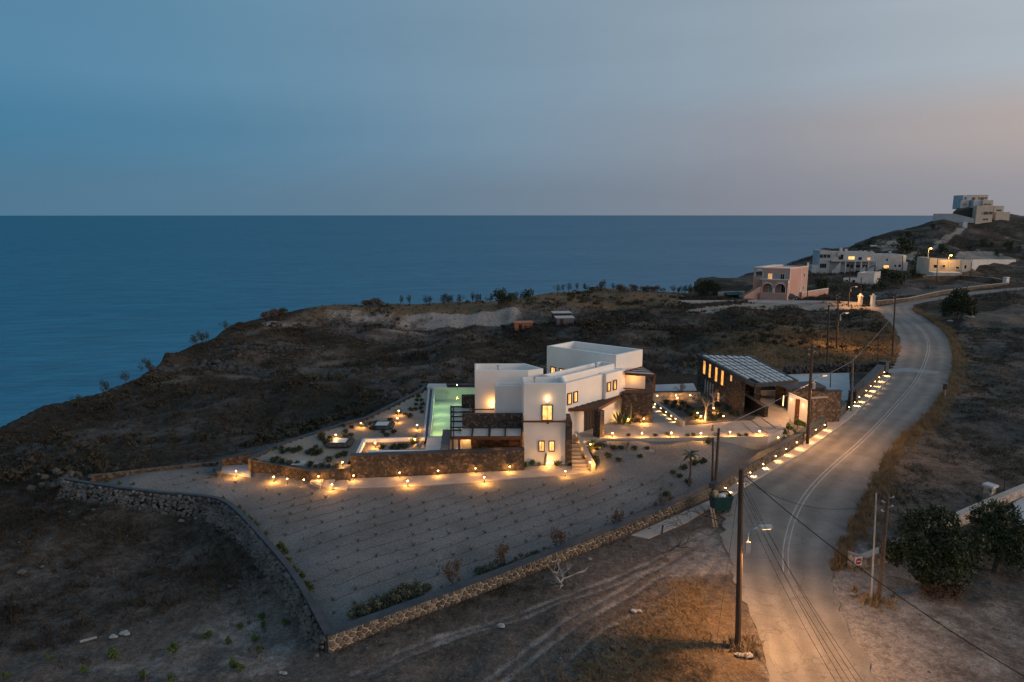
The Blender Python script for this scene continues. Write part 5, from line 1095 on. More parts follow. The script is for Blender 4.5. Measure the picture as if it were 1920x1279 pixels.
for u, v in ((1579,465.5),(1588.5,467.5),(1616,470.5),(1625,470.5),(1637,471),(1672,471.5)): x, y = hp(hs(u), -3); MB().obox((x,y), 1.0 if u < 1600 else .7, .8, hz(474), hz(v)).build('chimney', 'plaster_old', ht)
light('hotel_lamp', (*hp(hs(1697), 1.2), hz(480)), 60, (1,.6,.25), .2)
# small white house below the hotel
Ys = 222.; K0, K1 = atY(1580,534,Ys)[:2], atY(1638,531,Ys)[:2]; K2 = atY(1649.5,530,Ys+6)[:2]; kl = math.dist(K0, K1); kz = lambda v: wallpx(K0, K1, 1610, v)[1]; ks = lambda u: wallpx(K0, K1, u, 525)[0]
sm = thing('white_cottage', 'small white flat roofed cottage below the long hotel', 'house', (*K0, kz(533)))
bb = (K2[0]-K1[0], K2[1]-K1[1]); S_ = lerp2(K0, K1, ks(1607)/kl)
block(sm, [S_, K1, K2, (S_[0]+bb[0],S_[1]+bb[1])], kz(537), kz(511.5), .3, .4, 'plaster_old', 'plaster_old'); block(sm, [K0, (S_[0]-.02,S_[1]), (S_[0]-.02+bb[0]*.7,S_[1]+bb[1]*.7), (K0[0]+bb[0]*.7,K0[1]+bb[1]*.7)], kz(538), kz(521.5), .3, .3, 'plaster_old', 'plaster_old')
for u in (1588, 1601): window(sm, K0, K1, ks(u)-.45, ks(u)+.45, kz(530.5), kz(525), glow='glass_dark', fw=.1, bars=0, fmat='plaster_old')
ret_wall([atY(1540,533,Ys-2)[:2], atY(1577,535,Ys-2)[:2]], kz(540), kz(531), .3, 'low white wall left of the small cottage', mat='plaster_old', capmat='plaster_old', name='garden_wall')
# cream house with street lamps
Yc = 232.; M0, M1 = atY(1741,512,Yc)[:2], atY(1800,510,Yc-1)[:2]; ml = math.dist(M0, M1); mz = lambda v: wallpx(M0, M1, 1770, v)[1]; ms_ = lambda u: wallpx(M0, M1, u, 500)[0]
ch = thing('cream_house', 'cream flat roofed house lit orange by street lamps', 'house', (*M0, mz(510)))
d = Vector((M1[0]-M0[0], M1[1]-M0[1])).normalized(); bq = (-d.y*9, d.x*9); mp_ = lambda s, o=0: (M0[0]+d.x*s+d.y*o, M0[1]+d.y*s-d.x*o)
block(ch, [M0, mp_(ms_(1759.5)), (mp_(ms_(1759.5))[0]+bq[0], mp_(ms_(1759.5))[1]+bq[1]), (M0[0]+bq[0], M0[1]+bq[1])], mz(516), mz(484.5), .3, .3, 'cream_plaster', 'trim_white')
block(ch, [mp_(ms_(1759.5)+.02,-.4), mp_(ml,-.4), (M1[0]+bq[0],M1[1]+bq[1]), (mp_(ms_(1759.5)+.02)[0]+bq[0], mp_(ms_(1759.5)+.02)[1]+bq[1])], mz(516), mz(487.5), .3, .3, 'cream_plaster', 'trim_white')
for u, v0, v1 in ((1753.5,502.5,496.5),(1769.5,501,497),(1795.5,504,500)): window(ch, M0, M1, ms_(u)-.5, ms_(u)+.5, mz(v0), mz(v1), glow='glass_dark', fw=.1, bars=0, fmat='trim_white')
N0, N1 = mp_(ml+.03,-.9), atY(1822,505,Yc-1)[:2]
facade(ch, N0, N1, 6, mz(520), mz(488), 'plaster_old', ops=[(1.5,2.2,mz(504),mz(497),'glass_dark')])
MB().prism([mp_(ms_(1738),5), mp_(ms_(1790),5), mp_(ms_(1790),.5), mp_(ms_(1738),.5)], mz(526), mz(509)).build('terrace', 'plaster_old', ch)
ret_wall([atY(1822,500,Yc+2)[:2], atY(1850,492.5,250)[:2], atY(1905,488.5,268)[:2]], -4, [mz(488), atY(1850,486.5,250)[2], atY(1905,487,268)[2]], .4, 'long white boundary wall climbing right from the cream house', mat='plaster_old', capmat='plaster_old', name='garden_wall')
ret_wall([xy(1640,571.5),xy(1700,566),xy(1760,552.5),xy(1820,543.5),xy(1886,536),xy(1889,532),xy(1860,526.5),xy(1800,521.5),xy(1730,523)], -.8, .9, .4, 'low stone field wall along the far side road', mat='brown_stone', capmat='concrete', name='field_wall', side=-1)
x, y = xy(1885,535); solo(MB().obox((x,y), 1.1, 1.1, -.3, 2.2, .3).obox((x,y), 1.3, 1.3, 2.2, 2.4, .3), 'gate_pillar', 'trim_white', 'pale square pillar at the corner of the far field wall', 'pillar')
for u, lb in ((1612, 'tan gate pillar lit by the street lamp at the junction'), (1635.5, 'white gate pillar with pointed cap at the junction')):
    x, y = xy(u, 575); solo(MB().obox((x,y), .7, .7, -.2, 2.3, .2).obox((x,y), .95, .95, 2.3, 2.5, .2).obox((x,y), .4, .4, 2.5, 2.9, .2), 'gate_pillar', 'cream_plaster' if u == 1612 else 'plaster_old', lb, 'pillar')

# houses on the hilltop
hh = thing('hilltop_house', 'white multi storey house stepping up the hilltop with dark stone base', 'house', (*atY(1820,418,362)[:2], atY(1820,418,362)[2]))
Yt = 362.
def hbx(u0, u1, v0, v1, Y, dp, mat, ops=(), z0=None):
    a, b = atY(u0, v1, Y), atY(u1, v1, Y); zt_ = atY(u0, v0, Y)[2]
    block(hh, [a[:2], b[:2], (b[0], Y+dp), (a[0], Y+dp)], a[2] if z0 is None else z0, zt_, .3, .4, mat, 'plaster_old')
    for uc, w, va, vb in ops:
        s = (uc-u0)/(u1-u0)*(b[0]-a[0]); z_ = lambda v: atY(uc, v, Y)[2]; window(hh, a[:2], b[:2], s-w, s+w, z_(vb), z_(va), glow='glass_dark', fw=.12, bars=0, fmat='plaster_old')
hbx(1803, 1817, 366, 392, 374, 8, 'plaster_old', [(1808,.5,370,374)]); hbx(1817.2, 1850, 365.5, 392, 374.5, 8, 'cream_plaster', [(1823,.9,370,376),(1833,.4,370,374),(1839,.9,370,375),(1846,.7,370,373)])
hbx(1799, 1815, 376, 400, 371, 3, 'plaster_old', [(1805,.4,382,385),(1809,.4,382,385)]); hbx(1823, 1840, 375, 400, 369, 5, 'plaster_old'); hbx(1840.2, 1860, 375.5, 400, 368, 6, 'cream_plaster', [(1845,1.0,382,384.5),(1853,1.0,382,384.5)])
hbx(1828, 1859, 386, 421, 362, 6, 'cream_plaster', [(1838,.3,399,401),(1846,1.3,397,402.5),(1854.5,1.1,397,402),(1844,.6,410,413),(1849,.6,410,413)]); hbx(1862, 1880, 386, 410, 367, 6, 'cream_plaster', [(1871,1.3,393,396)]); hbx(1866, 1892, 397.5, 414, 364, 6, 'cream_plaster')
a, b = atY(1786,405,366), atY(1828,405,365)
MB().prism([a[:2], b[:2], (b[0],372), (a[0]+6,372)], a[2]-4, [atY(1786,398,366)[2], atY(1828,388,365)[2], atY(1828,388,365)[2], atY(1790,390,366)[2]]).build('stone_base', 'dark_stone', hh)
ret_wall([atY(1750,403,368)[:2], atY(1790,402,364)[:2], atY(1827,412,361)[:2]], atY(1827,418,361)[2], [atY(1750,401,368)[2], atY(1790,401,364)[2], atY(1827,410,361)[2]], .4, 'white terrace wall running left from the hilltop house', mat='plaster_old', capmat='plaster_old', name='terrace_wall')
a = atY(1804,431,350); m = MB(); b = atY(1813,431,350); m.prism([a[:2], b[:2], (b[0],353), (a[0],353)], a[2]-1, atY(1804,416,350)[2]); solo(m, 'white_shed', 'plaster_old', 'small white cube shed at the top of the pale slope', 'shed')
x, y, z = atY(1636,459,320); m = MB()
for i in range(5): m.rock((x+random.uniform(-2,2), y, h1(x,y)+.6), random.uniform(.5,1.1), i)
solo(m, 'white_rubble', 'plaster_old', 'heap of white rubble on the dark hillside above the hotel', 'rubble')
# pale scree tracks on the hill: sheets of bare pumice
for i, px in enumerate([[(1735,468),(1760,452),(1798,427),(1812,428),(1785,446),(1762,462),(1752,470)], [(1640,462),(1668,452),(1690,452),(1680,470),(1655,472)], [(1690,486),(1712,472),(1722,474),(1716,492)], [(1790,478),(1830,468),(1860,472),(1900,486),(1860,488),(1800,490)]]):
    pts = []
    for u, v in px: pts.append(G(u, v)[:2])
    sheet(pts, 'pumice_slope', 'soil_pale', .15, 1.5)
sheet([G(u,v)[:2] for u, v in [(1620,548),(1700,538),(1880,528),(1884,534),(1760,549),(1645,567)]], 'vine_field', 'gravel_dark', .08, 1.0)
# ruin and sheds in the valley
for u, v, w, hgt, mat, lb in [(981,614,3.6,1.1,'terracotta','small terracotta coloured shed in the dark valley'),(1058,606,3.4,1.2,'metal_grey','grey block hut in the dark valley under the headland'),(1052,598,3.6,1.4,'dark_wood','dark timber hut behind the grey block hut')]:
    x, y, z = G(u, v); t = thing('valley_hut', lb, 'hut', (x, y, z)); MB().obox((x,y), w, 2.4, z-.5, z+hgt, .1).build('wall', mat, t); MB().obox((x,y), w+.4, 2.7, z+hgt, z+hgt+.12, .1).build('roof', 'concrete_cool' if mat != 'terracotta' else 'terracotta', t); MB().obox((x-.6,y-1.25), .7, .08, z-.1, z+hgt-.2, .1).build('door', 'dark_wood', t)
# ------------------------------------------------------------------ poles and wires
def pole(ub, vb, ut, vt, label, r=.13, mat='pole_wood', zb=None, name='utility_pole', cat='pole', cross=True, lamp=None, group=None):
    b = G(ub, vb) if zb is None else at(ub, vb, zb); top = atY(ut, vt, b[1]+.02); t = thing(name, label, cat, b, group)
    MB().tube([(b[0],b[1],b[2]-.4), tuple(b[i]+(top[i]-b[i])*.5 for i in range(3)), top], [r, r*.88, r*.75], 10).build('shaft', mat, t)
    if cross:
        m = MB()
        for k, (dz, sx) in enumerate([(-.25,1),(-.5,-1),(-.75,1),(-1.0,-1)]):
            m.tube([(top[0],top[1],top[2]+dz), (top[0]+sx*.24,top[1]-.05,top[2]+dz+.02)], .025, 5); m.ball((top[0]+sx*.26,top[1]-.05,top[2]+dz+.07), .06, 6, 4)
        m.build('insulators', 'galvanised', t)
    if lamp:
        z, dx, dy, w, lit = lamp; x0, y0 = b[0], b[1]; m = MB(); m.tube([(x0+.1,y0,z-.9), (x0+dx*.12,y0+dy*.12,z-.25), (x0+dx*.4,y0+dy*.4,z+.02), (x0+dx,y0+dy,z+.1)], .055, 6); m.build('arm', 'galvanised', t)
        n = math.hypot(dx, dy); ang = math.atan2(dy, dx); h = MB(); h.obox((x0+dx, y0+dy), .62, .26, z+.03, z+.15, ang); hd = h.build('lamp_head', 'galvanised', t)
        MB().obox((x0+dx*1.02, y0+dy*1.02), .42, .18, z-.01, z+.028, ang).build('lens', 'lamp_head_lit' if lit else 'sign_white', hd)
        MB().box(x0-.02,x0+.2,y0-.22,y0-.1,z-1.1,z-.55).build('fuse_box', 'galvanised', t)
        if w: light('street_light', (x0+dx, y0+dy, z-.12), w, (1,.47,.165), .12, t, 155, (dx*.10, dy*.10-.0, -1))
    return t, top
p1, t1 = pole(1384,1210,1390,880,'tall wooden pole with lit street lamp nearest the road foreground', .15, zb=0., lamp=(6.0,.95,.1,4200,True))
p2, t2 = pole(1340,925,1348,803,'leaning wooden pole with pale cable behind the green bin', .12, zb=0.)
p2b, t2b = pole(1335.5,912,1337,821,'shorter straight pole just left of the leaning pole', .09, zb=.15, cross=False)
p3, t3 = pole(1514,832,1523,645,'tall wooden pole with side street lamp in front of the gatehouse', .15, zb=.1, lamp=(6.35,1.1,.25,2900,True))
p4, t4 = pole(1596,771,1599,676,'pole standing on the lit pavement by the brown gate', .13, zb=.1, mat='rock', cross=False)
p5, t5 = pole(1551,693,1554,572,'dark pole behind the driveway in the dry field', .13, zb=0.)
p6, t6 = pole(1569,652,1572,548,'dark pole with orange lit shaft in the dry field', .13, zb=0., lamp=(5.4,1.2,.3,5000,True))
p7, t7 = pole(1673,671,1679,551,'dark pole at the grass verge where the road bends', .12, zb=0.)
p9, t9 = pole(1591,576,1594,500,'pole with street lamp at the far junction', .14, zb=0., lamp=(4.6,1.2,-.2,2600,True))
p10, t10 = pole(1613,573,1615,520,'pole beside the tan gate pillar', .12, zb=0., cross=False)
p13, t13 = pole(1648,1126,1665,925,'leaning wooden pole in front of the dark tree', .12, zb=0., mat='bark')
p12, t12 = pole(1634,1126,1643,925,'slim pale metal mast beside the leaning pole', .05, zb=0., mat='galvanised', cross=False, name='metal_mast', cat='mast')
pole(1514,562,1515,524,'pole right of the pink house wall', .12, cross=False); pole(1756,531,1758,484,'pole in front of the cream house', .12, cross=False); pole(1820,522,1821.5,492,'pole at the right end of the cream house', .12, cross=False); pole(1692,508,1693,480,'pole at the right end of the long hotel', .12, cross=False)
pole(1645,690,1647,641,'slim lamp post beside the road bend', .06, zb=0., cross=False, name='lamp_post', cat='lamp post'); pole(1557,726,1557.5,696,'slim post in the middle of the driveway', .06, zb=.1, cross=False, name='lamp_post', cat='lamp post')
pole(1882,927,1886,884,'thin garden lamp post behind the yard wall', .035, zb=0., cross=False, name='lamp_post', cat='lamp post', mat='metal_black')
def street_lamp(ub, vb, ut, vt, Y, label, w):
    b = atY(ub, vb, Y); t_ = atY(ut, vt, Y); t = thing('street_lamp', label, 'street lamp', b); MB().tube([b, t_], .07, 6).build('shaft', 'galvanised', t); MB().tube([t_, (t_[0]+.5,t_[1]-.2,t_[2]+.25)], .05, 5).build('arm', 'galvanised', t)
    MB().ball((t_[0]+.6,t_[1]-.2,t_[2]+.2), .36, 8, 5, (1.3,.8,.5)).build('lamp', 'lamp_sodium', t); light('street_light', (t_[0]+.6,t_[1]-.6,t_[2]-.45), w, (1,.50,.10), .3)
street_lamp(1740,486,1741,467,229,'bright sodium street lamp left of the cream house', 700); street_lamp(1778,510,1779,480,229.5,'curved street lamp in front of the cream house facade', 900)
x, y, z = G(1731,519); solo(MB().ball((x,y-.5,z+1.4), .42, 8, 5), 'globe_lamp', 'lamp_sodium', 'bright low globe lamp left of the cream house terrace', 'lamp'); light('globe_light', (x,y-1.2,z+1.6), 200, (1,.55,.15), .3)
def wire(a, b, sag, r, label, mat='wire', group=None):
    a, b = Vector(a), Vector(b); n = 18; pts = [a.lerp(b, k/n)-Vector((0,0,sag*4*(k/n)*(1-k/n))) for k in range(n+1)]
    return solo(MB().tube(pts, r, 4), 'overhead_wire', mat, label, 'wire', group)
e = atY(1975,1300,22.0); wire((t1[0]+.2,t1[1],t1[2]-.3), e, .5, .022, 'thick black wire from the nearest lamp pole to the lower right')
for k, (u, Y) in enumerate([(1655,16),(1640,16),(1628,16),(1612,16.2),(1598,16.2)]):
    e = atY(u, 1330, Y); wire((t1[0]+.12*(k % 2*2-1), t1[1]-.05, t1[2]-.4-.14*k), e, .35, .008, 'thin black wire from the nearest lamp pole over the road foreground', group='thin wires over the road')
wire((t1[0]+.2,t1[1],t1[2]-.55), (t13[0],t13[1],t13[2]-.4), .9, .010, 'thin wire crossing the road to the leaning pole by the tree')
wire(t2, (t4[0],t4[1],t4[2]-.05), .12, .018, 'pale cable from the bin pole to the pavement pole', 'wire_pale'); wire(t4, (t7[0],t7[1],t7[2]-3.2), .15, .018, 'pale cable from the pavement pole to the road bend pole', 'wire_pale')
wire((t3[0],t3[1],t3[2]-.3), (t5[0],t5[1],t5[2]-.3), .5, .008, 'fine wire between the gatehouse pole and the field pole'); wire((t5[0],t5[1],t5[2]-.3), (t6[0],t6[1],t6[2]-.3), .3, .010, 'fine wire between the two field poles'); wire((t6[0],t6[1],t6[2]-.3), (t9[0],t9[1],t9[2]-.3), .8, .012, 'fine wire from the field pole to the far junction')
for k, (u, v) in enumerate([(1925,1085),(1900,1150)]): wire((t13[0],t13[1],t13[2]-.3-.2*k), atY(u, v, t13[1]-8+k*2), .5, .010, ['upper','lower'][k]+' thin wire from the leaning pole over the dark tree')
wire(t1, (t1[0]-.55,t1[1]+.3,0), 0, .008, 'stay wire beside the nearest lamp pole')
# small signs and posts on the verge
x, y, z = G(1771,748); t = thing('marker_post', 'small black box on a thin post at the right road edge', 'post', (x,y,z)); MB().tube([(x,y,z-.1),(x,y,z+1.5)], .03, 6).build('post', 'galvanised', t); MB().box(x-.28,x+.05,y-.08,y+.08,z+1.1,z+1.75).build('plate', 'metal_black', t)
# green waste container
x, y = xy(1350,958); bn = thing('waste_container', 'open green waste container with rubbish beside the road', 'dumpster', (x, y, 0)); an = .12
Rr = lambda p, q: (x+p*math.cos(an)-q*math.sin(an), y+p*math.sin(an)+q*math.cos(an))
m = MB(); bt = [Rr(-.56,-.42),Rr(.56,-.42),Rr(.56,.42),Rr(-.56,.42)]; tp = [Rr(-.68,-.55),Rr(.68,-.55),Rr(.68,.55),Rr(-.68,.55)]; ti = [Rr(-.63,-.5),Rr(.63,-.5),Rr(.63,.5),Rr(-.63,.5)]
m.add([(*p,.18) for p in bt]+[(*p,1.22) for p in tp]+[(*p,1.22) for p in ti]+[(*p,.85) for p in ti], [(3,2,1,0)]+[(i+r*4,(i+1)%4+r*4,(i+1)%4+(r+1)*4,i+(r+1)*4) for r in range(3) for i in range(4)]+[(12,13,14,15)])
m.build('body', 'bin_green', bn)
m = MB()
for a, b in zip(tp, tp[1:]+tp[:1]): m.bar((*a,1.2),(*b,1.2),.07,.09)
m.build('rim', 'bin_green', bn)
for p in (-.45,.45):
    for q in (-.3,.3): c = Rr(p,q); MB().ball((*c,.09), .09, 7, 5).build('wheel', 'rubber', bn)
for p in (-.71,.71): c = Rr(p,0); MB().obox(c, .08, .5, .95, 1.03, an).build('handle', 'metal_black', bn)
for (p, q, z, s, mt, nm, lb) in [(-.38,.05,1.25,.24,'cardboard','cardboard_box','upright cardboard box sticking out of the green container'),(.0,-.1,1.1,.2,'bag_white','rubbish_bag','white rubbish bag in the green container'),(.3,.1,1.08,.2,'cardboard','cardboard_box','flat cardboard box lying in the green container')]:
    c = Rr(p,q); m = MB()
    if nm == 'rubbish_bag': m.rock((*c,z), s*1.3, 4, (1.2,1,.8))
    else: m.obox(c, .3 if s > .21 else .5, .26, z-.3, z+s, an+.3)
    solo(m, nm, mt, lb, 'rubbish')
# planks leaning by the bin, dead branch, branch pile
a, b = xy(1339,990), xy(1332,965); solo(MB().bar((*a,.05),(*b,.5),.12,.04).bar((a[0]+.2,a[1],.05),(b[0]+.18,b[1],.45),.1,.04), 'wood_planks', 'cardboard', 'two loose planks on the dirt below the green container', 'planks')
def branchy(x, y, z, L_, n, mat, name, label, cat, sd, rise=.5, r0=.07, rot=0.):
    rg = random.Random(sd); m = MB()
    def grow(p, d, l, r, dep):
        q = p; pts = [p]
        for k in range(4): d = (d+Vector((rg.gauss(0,.3),rg.gauss(0,.3),rg.gauss(.02,.2)))).normalized(); q = q+d*l/4; q.z = max(q.z, z+.03); pts.append(q.copy())
        m.tube(pts, [r*(1-.16*k) for k in range(5)], 5)
        if dep:
            for j in range(rg.randint(2,3)): grow(pts[rg.randint(2,4)], (d+Vector((rg.gauss(0,.7),rg.gauss(0,.7),rg.gauss(.15,.4)))).normalized(), l*.62, r*.55, dep-1)
    for k in range(n): a = rot+rg.gauss(0,.7)+math.pi*(k % 2); grow(Vector((x,y,z+.15)), Vector((math.cos(a),math.sin(a),rise*rg.random())), L_, r0, 2)
    return solo(m, name, mat, label, cat)
x, y, z = G(1050,1098); branchy(x,y,z,1.3,5,'dead_wood','dead_shrub','bleached dead shrub lying on the soil below the stone wall','dead shrub',4,.8,.06,1.0)
for k, (u, v) in enumerate([(1268,1028),(1295,1000),(1320,972)]):
    x, y, z = G(u,v); branchy(x,y,z,1.5,6,'leaf_dry' if k else 'rock_dark','brush_pile',['dark low heap of cut brush nearest the foreground','dark heap of cut branches beside the concrete apron','small heap of cut branches below the green container'][k],'brush heap',9+k,.5,.035)
x, y, z = G(1241,1000); solo(MB().bar((x,y,z),(x+.05,y+.05,z+.55),.09), 'wooden_stake', 'dark_wood', 'short dark stake at the edge of the concrete apron', 'stake')

# ------------------------------------------------------------------ garden lamps
ORD = ['first','second','third','fourth','fifth','sixth','seventh','eighth','ninth','tenth','eleventh','twelfth','thirteenth','fourteenth','fifteenth','sixteenth']
def path_lamp_proto():
    t = thing('path_lamp', 'x', 'garden lamp', (0,0,0)); MB().tube([(0,0,-.1),(0,0,.52)], .022, 6).build('stem', 'metal_black', t); MB().tube([(0,0,.52),(0,0,.56)], [.13,.03], 10).build('shade', 'metal_black', t)
    MB().ball((0,0,.46), .052, 8, 5).build('bulb', 'bulb', t); return t
plp = path_lamp_proto(); used = [False]; ldat = {}
def path_lamp(u, v, zg, label, w=22, group='glowing garden path lamps'):
    x, y, z = at(u, v, zg+.46); z -= .46
    if not used[0]: o = plp; o.location = (x,y,z); o['label'] = label; o['group'] = group; used[0] = True
    else: o = dup(plp, (x,y,z), label=label, group=group)
    l = light('lamp_light', (x+.0, y-.12, z+.40), w*6.4*random.uniform(.65,1.35), (1,.42,.085), .05)
    return o
fl_ = [(442.6,883),(513,893.7),(622.3,908),(764.6,900.9),(908,893.9),(1060,883)]
for i, (u,v) in enumerate(fl_): path_lamp(u,v,.12, ORD[i]+' path lamp from the left along the gravel edge of the front path', 20 if i != 4 else 24)
for i, (u,v) in enumerate([(597,893),(636.7,884),(662.8,891.5),(749.3,885.8),(821.2,882.4),(891.5,878),(955.7,874.5)]): path_lamp(u,v,.06 if i > 1 else .2, ORD[i]+' small lamp from the left close to the foot of the dark wall', 9)
for i, (u,v) in enumerate([(538.5,897.3),(569.6,899)]): path_lamp(u,v,.1, ['left','right'][i]+' one of two dim lamps at the foot of the angled dark wall', 3)
for (u,v), lb in [((642,866),'bright lamp on the terrace corner above the broad steps'),((629.5,815),'terrace lamp beyond the nearer stone skylight'),((676.7,793),'terrace lamp between the two stone skylights'),((747.4,770),'terrace lamp with a plant beside the far garden edge'),((745,784),'terrace lamp above the skylight near the pool'),((782,796.7),'terrace lamp standing close to the pool channel'),((777.6,823),'lamp in the planter near the pool deck'),((703,830),'lamp at the left end of the planter')]:
    path_lamp(u,v,TP(u,v+10)[2], lb, 14)
x_ = [(857,722,PZ+.2,'small lamp on the dark wall behind the pool',4),(1107,866,.5,'lamp on the slope right of the entrance stair, lower one',24),(1107,833,1.1,'lamp among shrubs at the top right of the entrance stair',9)]
for u,v,z,lb,w in x_: path_lamp(u,v,z,lb,w)
for i, (u,v) in enumerate([(1148.4,812),(1203.7,812),(1258.5,811),(1314,812),(1368.8,809.6),(1423.8,808)]): path_lamp(u,v,CZ-.05, ORD[i]+' bright lamp from the left along the front kerb of the paved court', 24)
for (u,v), lb, w in [((1459,820),'lamp behind the road wall at the end of the court kerb',14),((1207,785),'lamp beside the small cactus before the stone block',12),((1177.5,786),'uplight lamp among agaves before the stone block',10),((1314.6,780),'tall lamp in the planting bed by the pale trunk tree',34),((1307.8,774),'small lamp left of the pale trunk tree',3),((1356.6,780),'small lamp in the middle of the planting bed',3),((1240,741.5),'bright lamp below the warm back wall, left end',26),((1270,746),'bright lamp below the warm back wall, middle',12),((1338,765),'lamp throwing light behind the pale trunk tree',16)]: path_lamp(u,v,CZ, lb, w)
path_lamp(1297.8,846,1.0,'single small lamp by the young palm on the slope',2.5); path_lamp(1026,868,.05,'lamp behind plants at the foot of the white tower',5)
light('tower_uplight', (3.0,53.55,.3), 48, (1,.5,.13), rad=.06)
light('agave_uplight', (*xy(1160,792,CZ), CZ+.35), 40, rad=.06)
# small recessed wall lights
wlp = None
def wall_light(x, y, z, dx, dy, label, group, w=5, spot=True, throw=.30):
    global wlp
    if wlp is None:
        wlp = thing('wall_lamp', 'x', 'wall light', (0,0,0)); MB().ball((0,0,0), .045, 8, 5).build('bulb', 'bulb', wlp); MB().tube([(0,0,.045),(0,0,.075)], [.07,.05], 8).build('hood', 'metal_black', wlp); o = wlp; o.location = (x,y,z); o['label'] = label; o['group'] = group
    else: o = dup(wlp, (x,y,z), label=label, group=group)
    light('lamp_light', (x+dx*.14, y+dy*.14, z-.06), w*8, (1,.56,.20), .04, None, 115 if spot else None, (dx*throw,dy*throw,-1) if spot else None)
def along(W_, u, v):
    best = None
    for a, b in zip(W_[:-1], W_[1:]):
        s, z = wallpx(a, b, u, v); l = math.dist(a, b)
        if -.05 <= s <= l+.05 and (best is None or abs(s-l/2) < abs(best[0]-l/2)): d = ((b[0]-a[0])/l, (b[1]-a[1])/l); best = (s, z, a, d)
    if best is None: a, b = W_[-2], W_[-1]; s, z = wallpx(a, b, u, v); l = math.dist(a,b); best = (s, z, a, ((b[0]-a[0])/l, (b[1]-a[1])/l))
    s, z, a, d = best; return a[0]+d[0]*s, a[1]+d[1]*s, z, d[1], -d[0]
for i, (u,v) in enumerate([(1357.4,918),(1381.8,900),(1404,886.5),(1428.6,869.7),(1452,854.5),(1471.7,841),(1491.5,828.8),(1510.4,816),(1527.5,805),(1544,796)]):
    x,y,z,nx,ny = along(WALLF,u,v); wall_light(x+nx*.12,y+ny*.12,min(max(z,.40),.85),nx,ny, ORD[i]+' wall light from the green container along the lower road wall', 'wall lights over the pavement', 10)
for i, (u,v) in enumerate([(1589.5,763),(1600,754),(1608.7,744),(1622,732),(1630,723.4),(1638.5,715),(1646.4,707),(1656,697.7)]):
    x,y,z,nx,ny = along(WALLF2,u,v); wall_light(x+nx*.14,y+ny*.14,min(max(z,.5),.9),nx,ny, ORD[i]+' wall light from the pavement pole along the upper road wall', 'wall lights over the pavement', 15)
SWL = [xy(1231,762,CZ), xy(1284,800,CZ)]
for i, (u,v) in enumerate([(1231.5,762),(1242,769.5),(1252,776.5),(1262,784),(1270,789.5)]):
    x,y,z,nx,ny = along(SWL,u,v); wall_light(x-abs(nx)*.2,y-.12,CZ+.28,-abs(nx),-.4, ORD[i]+' small light from the top on the sloping garden wall', 'small lights on the sloping garden wall', 5)
BWL = [xy(1224,751,CZ), xy(1313,750,CZ)]
for i, (u,v) in enumerate([(1232,741.5),(1266.7,741.6),(1293.8,741)]):
    x,y,z,nx,ny = along(BWL,u,v); wall_light(x,y-.12,CZ+.55,0,-1, ['left','middle','right'][i]+' round light on the warm back wall of the planting bed', 'lights on the warm back wall', 4)

# ------------------------------------------------------------------ vegetation
def leaf_arrays(cs, rs, n, size, rg, flat=.0, shell=.55):
    """n small leaf quads through the volume of several ellipsoids"""
    cs = np.array(cs, float); rs = np.array(rs, float); w = rs.prod(1)**.8; k = rg.choice(len(cs), n, p=w/w.sum())
    d = rg.normal(size=(n,3)); d /= np.linalg.norm(d, axis=1)[:,None]; r = (shell+(1-shell)*rg.random(n))**.8
    lump = 1+.22*np.sin(d[:,0]*5+k*1.7)*np.sin(d[:,1]*6+k)+.12*rg.normal(size=n)
    c = cs[k]+d*rs[k]*(r*lump)[:,None]
    if n > 2000:   # ragged crown: thin the leaves out in patches
        f = 4.2/np.mean(rs); q = np.sin(c[:,0]*f+1.3*np.sin(c[:,2]*f))*np.sin(c[:,1]*f+.7)*np.sin(c[:,2]*f*1.2+np.sin(c[:,0]*f)); keep = q > -.16-.5*rg.random(n)**2; c = c[keep]; n = len(c)
    a = rg.normal(size=(n,3)); a /= np.linalg.norm(a, axis=1)[:,None]; b = np.cross(a, rg.normal(size=(n,3))); b /= np.linalg.norm(b, axis=1)[:,None]; a[:,2] *= 1-flat
    s = size*(.6+.8*rg.random(n))[:,None]
    V = np.stack([c-a*s, c-b*s*.5, c+a*s, c+b*s*.5], 1).reshape(-1,3); F = np.arange(n*4).reshape(-1,4); return V, F
def fol_mesh(name, cs, rs, n, size, mat, seed, shell=.55):
    V, F = leaf_arrays(cs, rs, n, size, np.random.default_rng(seed), shell=shell); o = npmesh(name, V, F, mat); me = o.data; bpy.data.objects.remove(o); return me
def tree(name, label, cat, loc, blobs, n, size, mat, seed, trunk_h, trunk_r, group=None, limbs=4, bmat='bark', shell=.5):
    t = thing(name, label, cat, loc, group); rg = random.Random(seed); m = MB()
    m.tube([(0,0,-.3),(rg.uniform(-.1,.1),0,trunk_h*.6),(rg.uniform(-.2,.2),rg.uniform(-.1,.1),trunk_h)], [trunk_r,trunk_r*.8,trunk_r*.6], 7)
    for k in range(limbs):
        c, r = blobs[k % len(blobs)]; p = (c[0]+rg.uniform(-.5,.5)*r[0], c[1]+rg.uniform(-.5,.5)*r[1], c[2]+rg.uniform(-.2,.5)*r[2]); m.tube([(0,0,trunk_h*rg.uniform(.6,.95)), tuple((p[i]*.5) if i < 2 else trunk_h+(p[2]-trunk_h)*.4 for i in range(3)), p], [trunk_r*.5,trunk_r*.35,trunk_r*.12], 5)
    me = m.mesh('trunk', bmat); o = bpy.data.objects.new('trunk', me); COL.objects.link(o); o.parent = t
    o = bpy.data.objects.new('crown', fol_mesh('crown', [b[0] for b in blobs], [b[1] for b in blobs], n, size, mat, seed, shell)); COL.objects.link(o); o.parent = t; return t
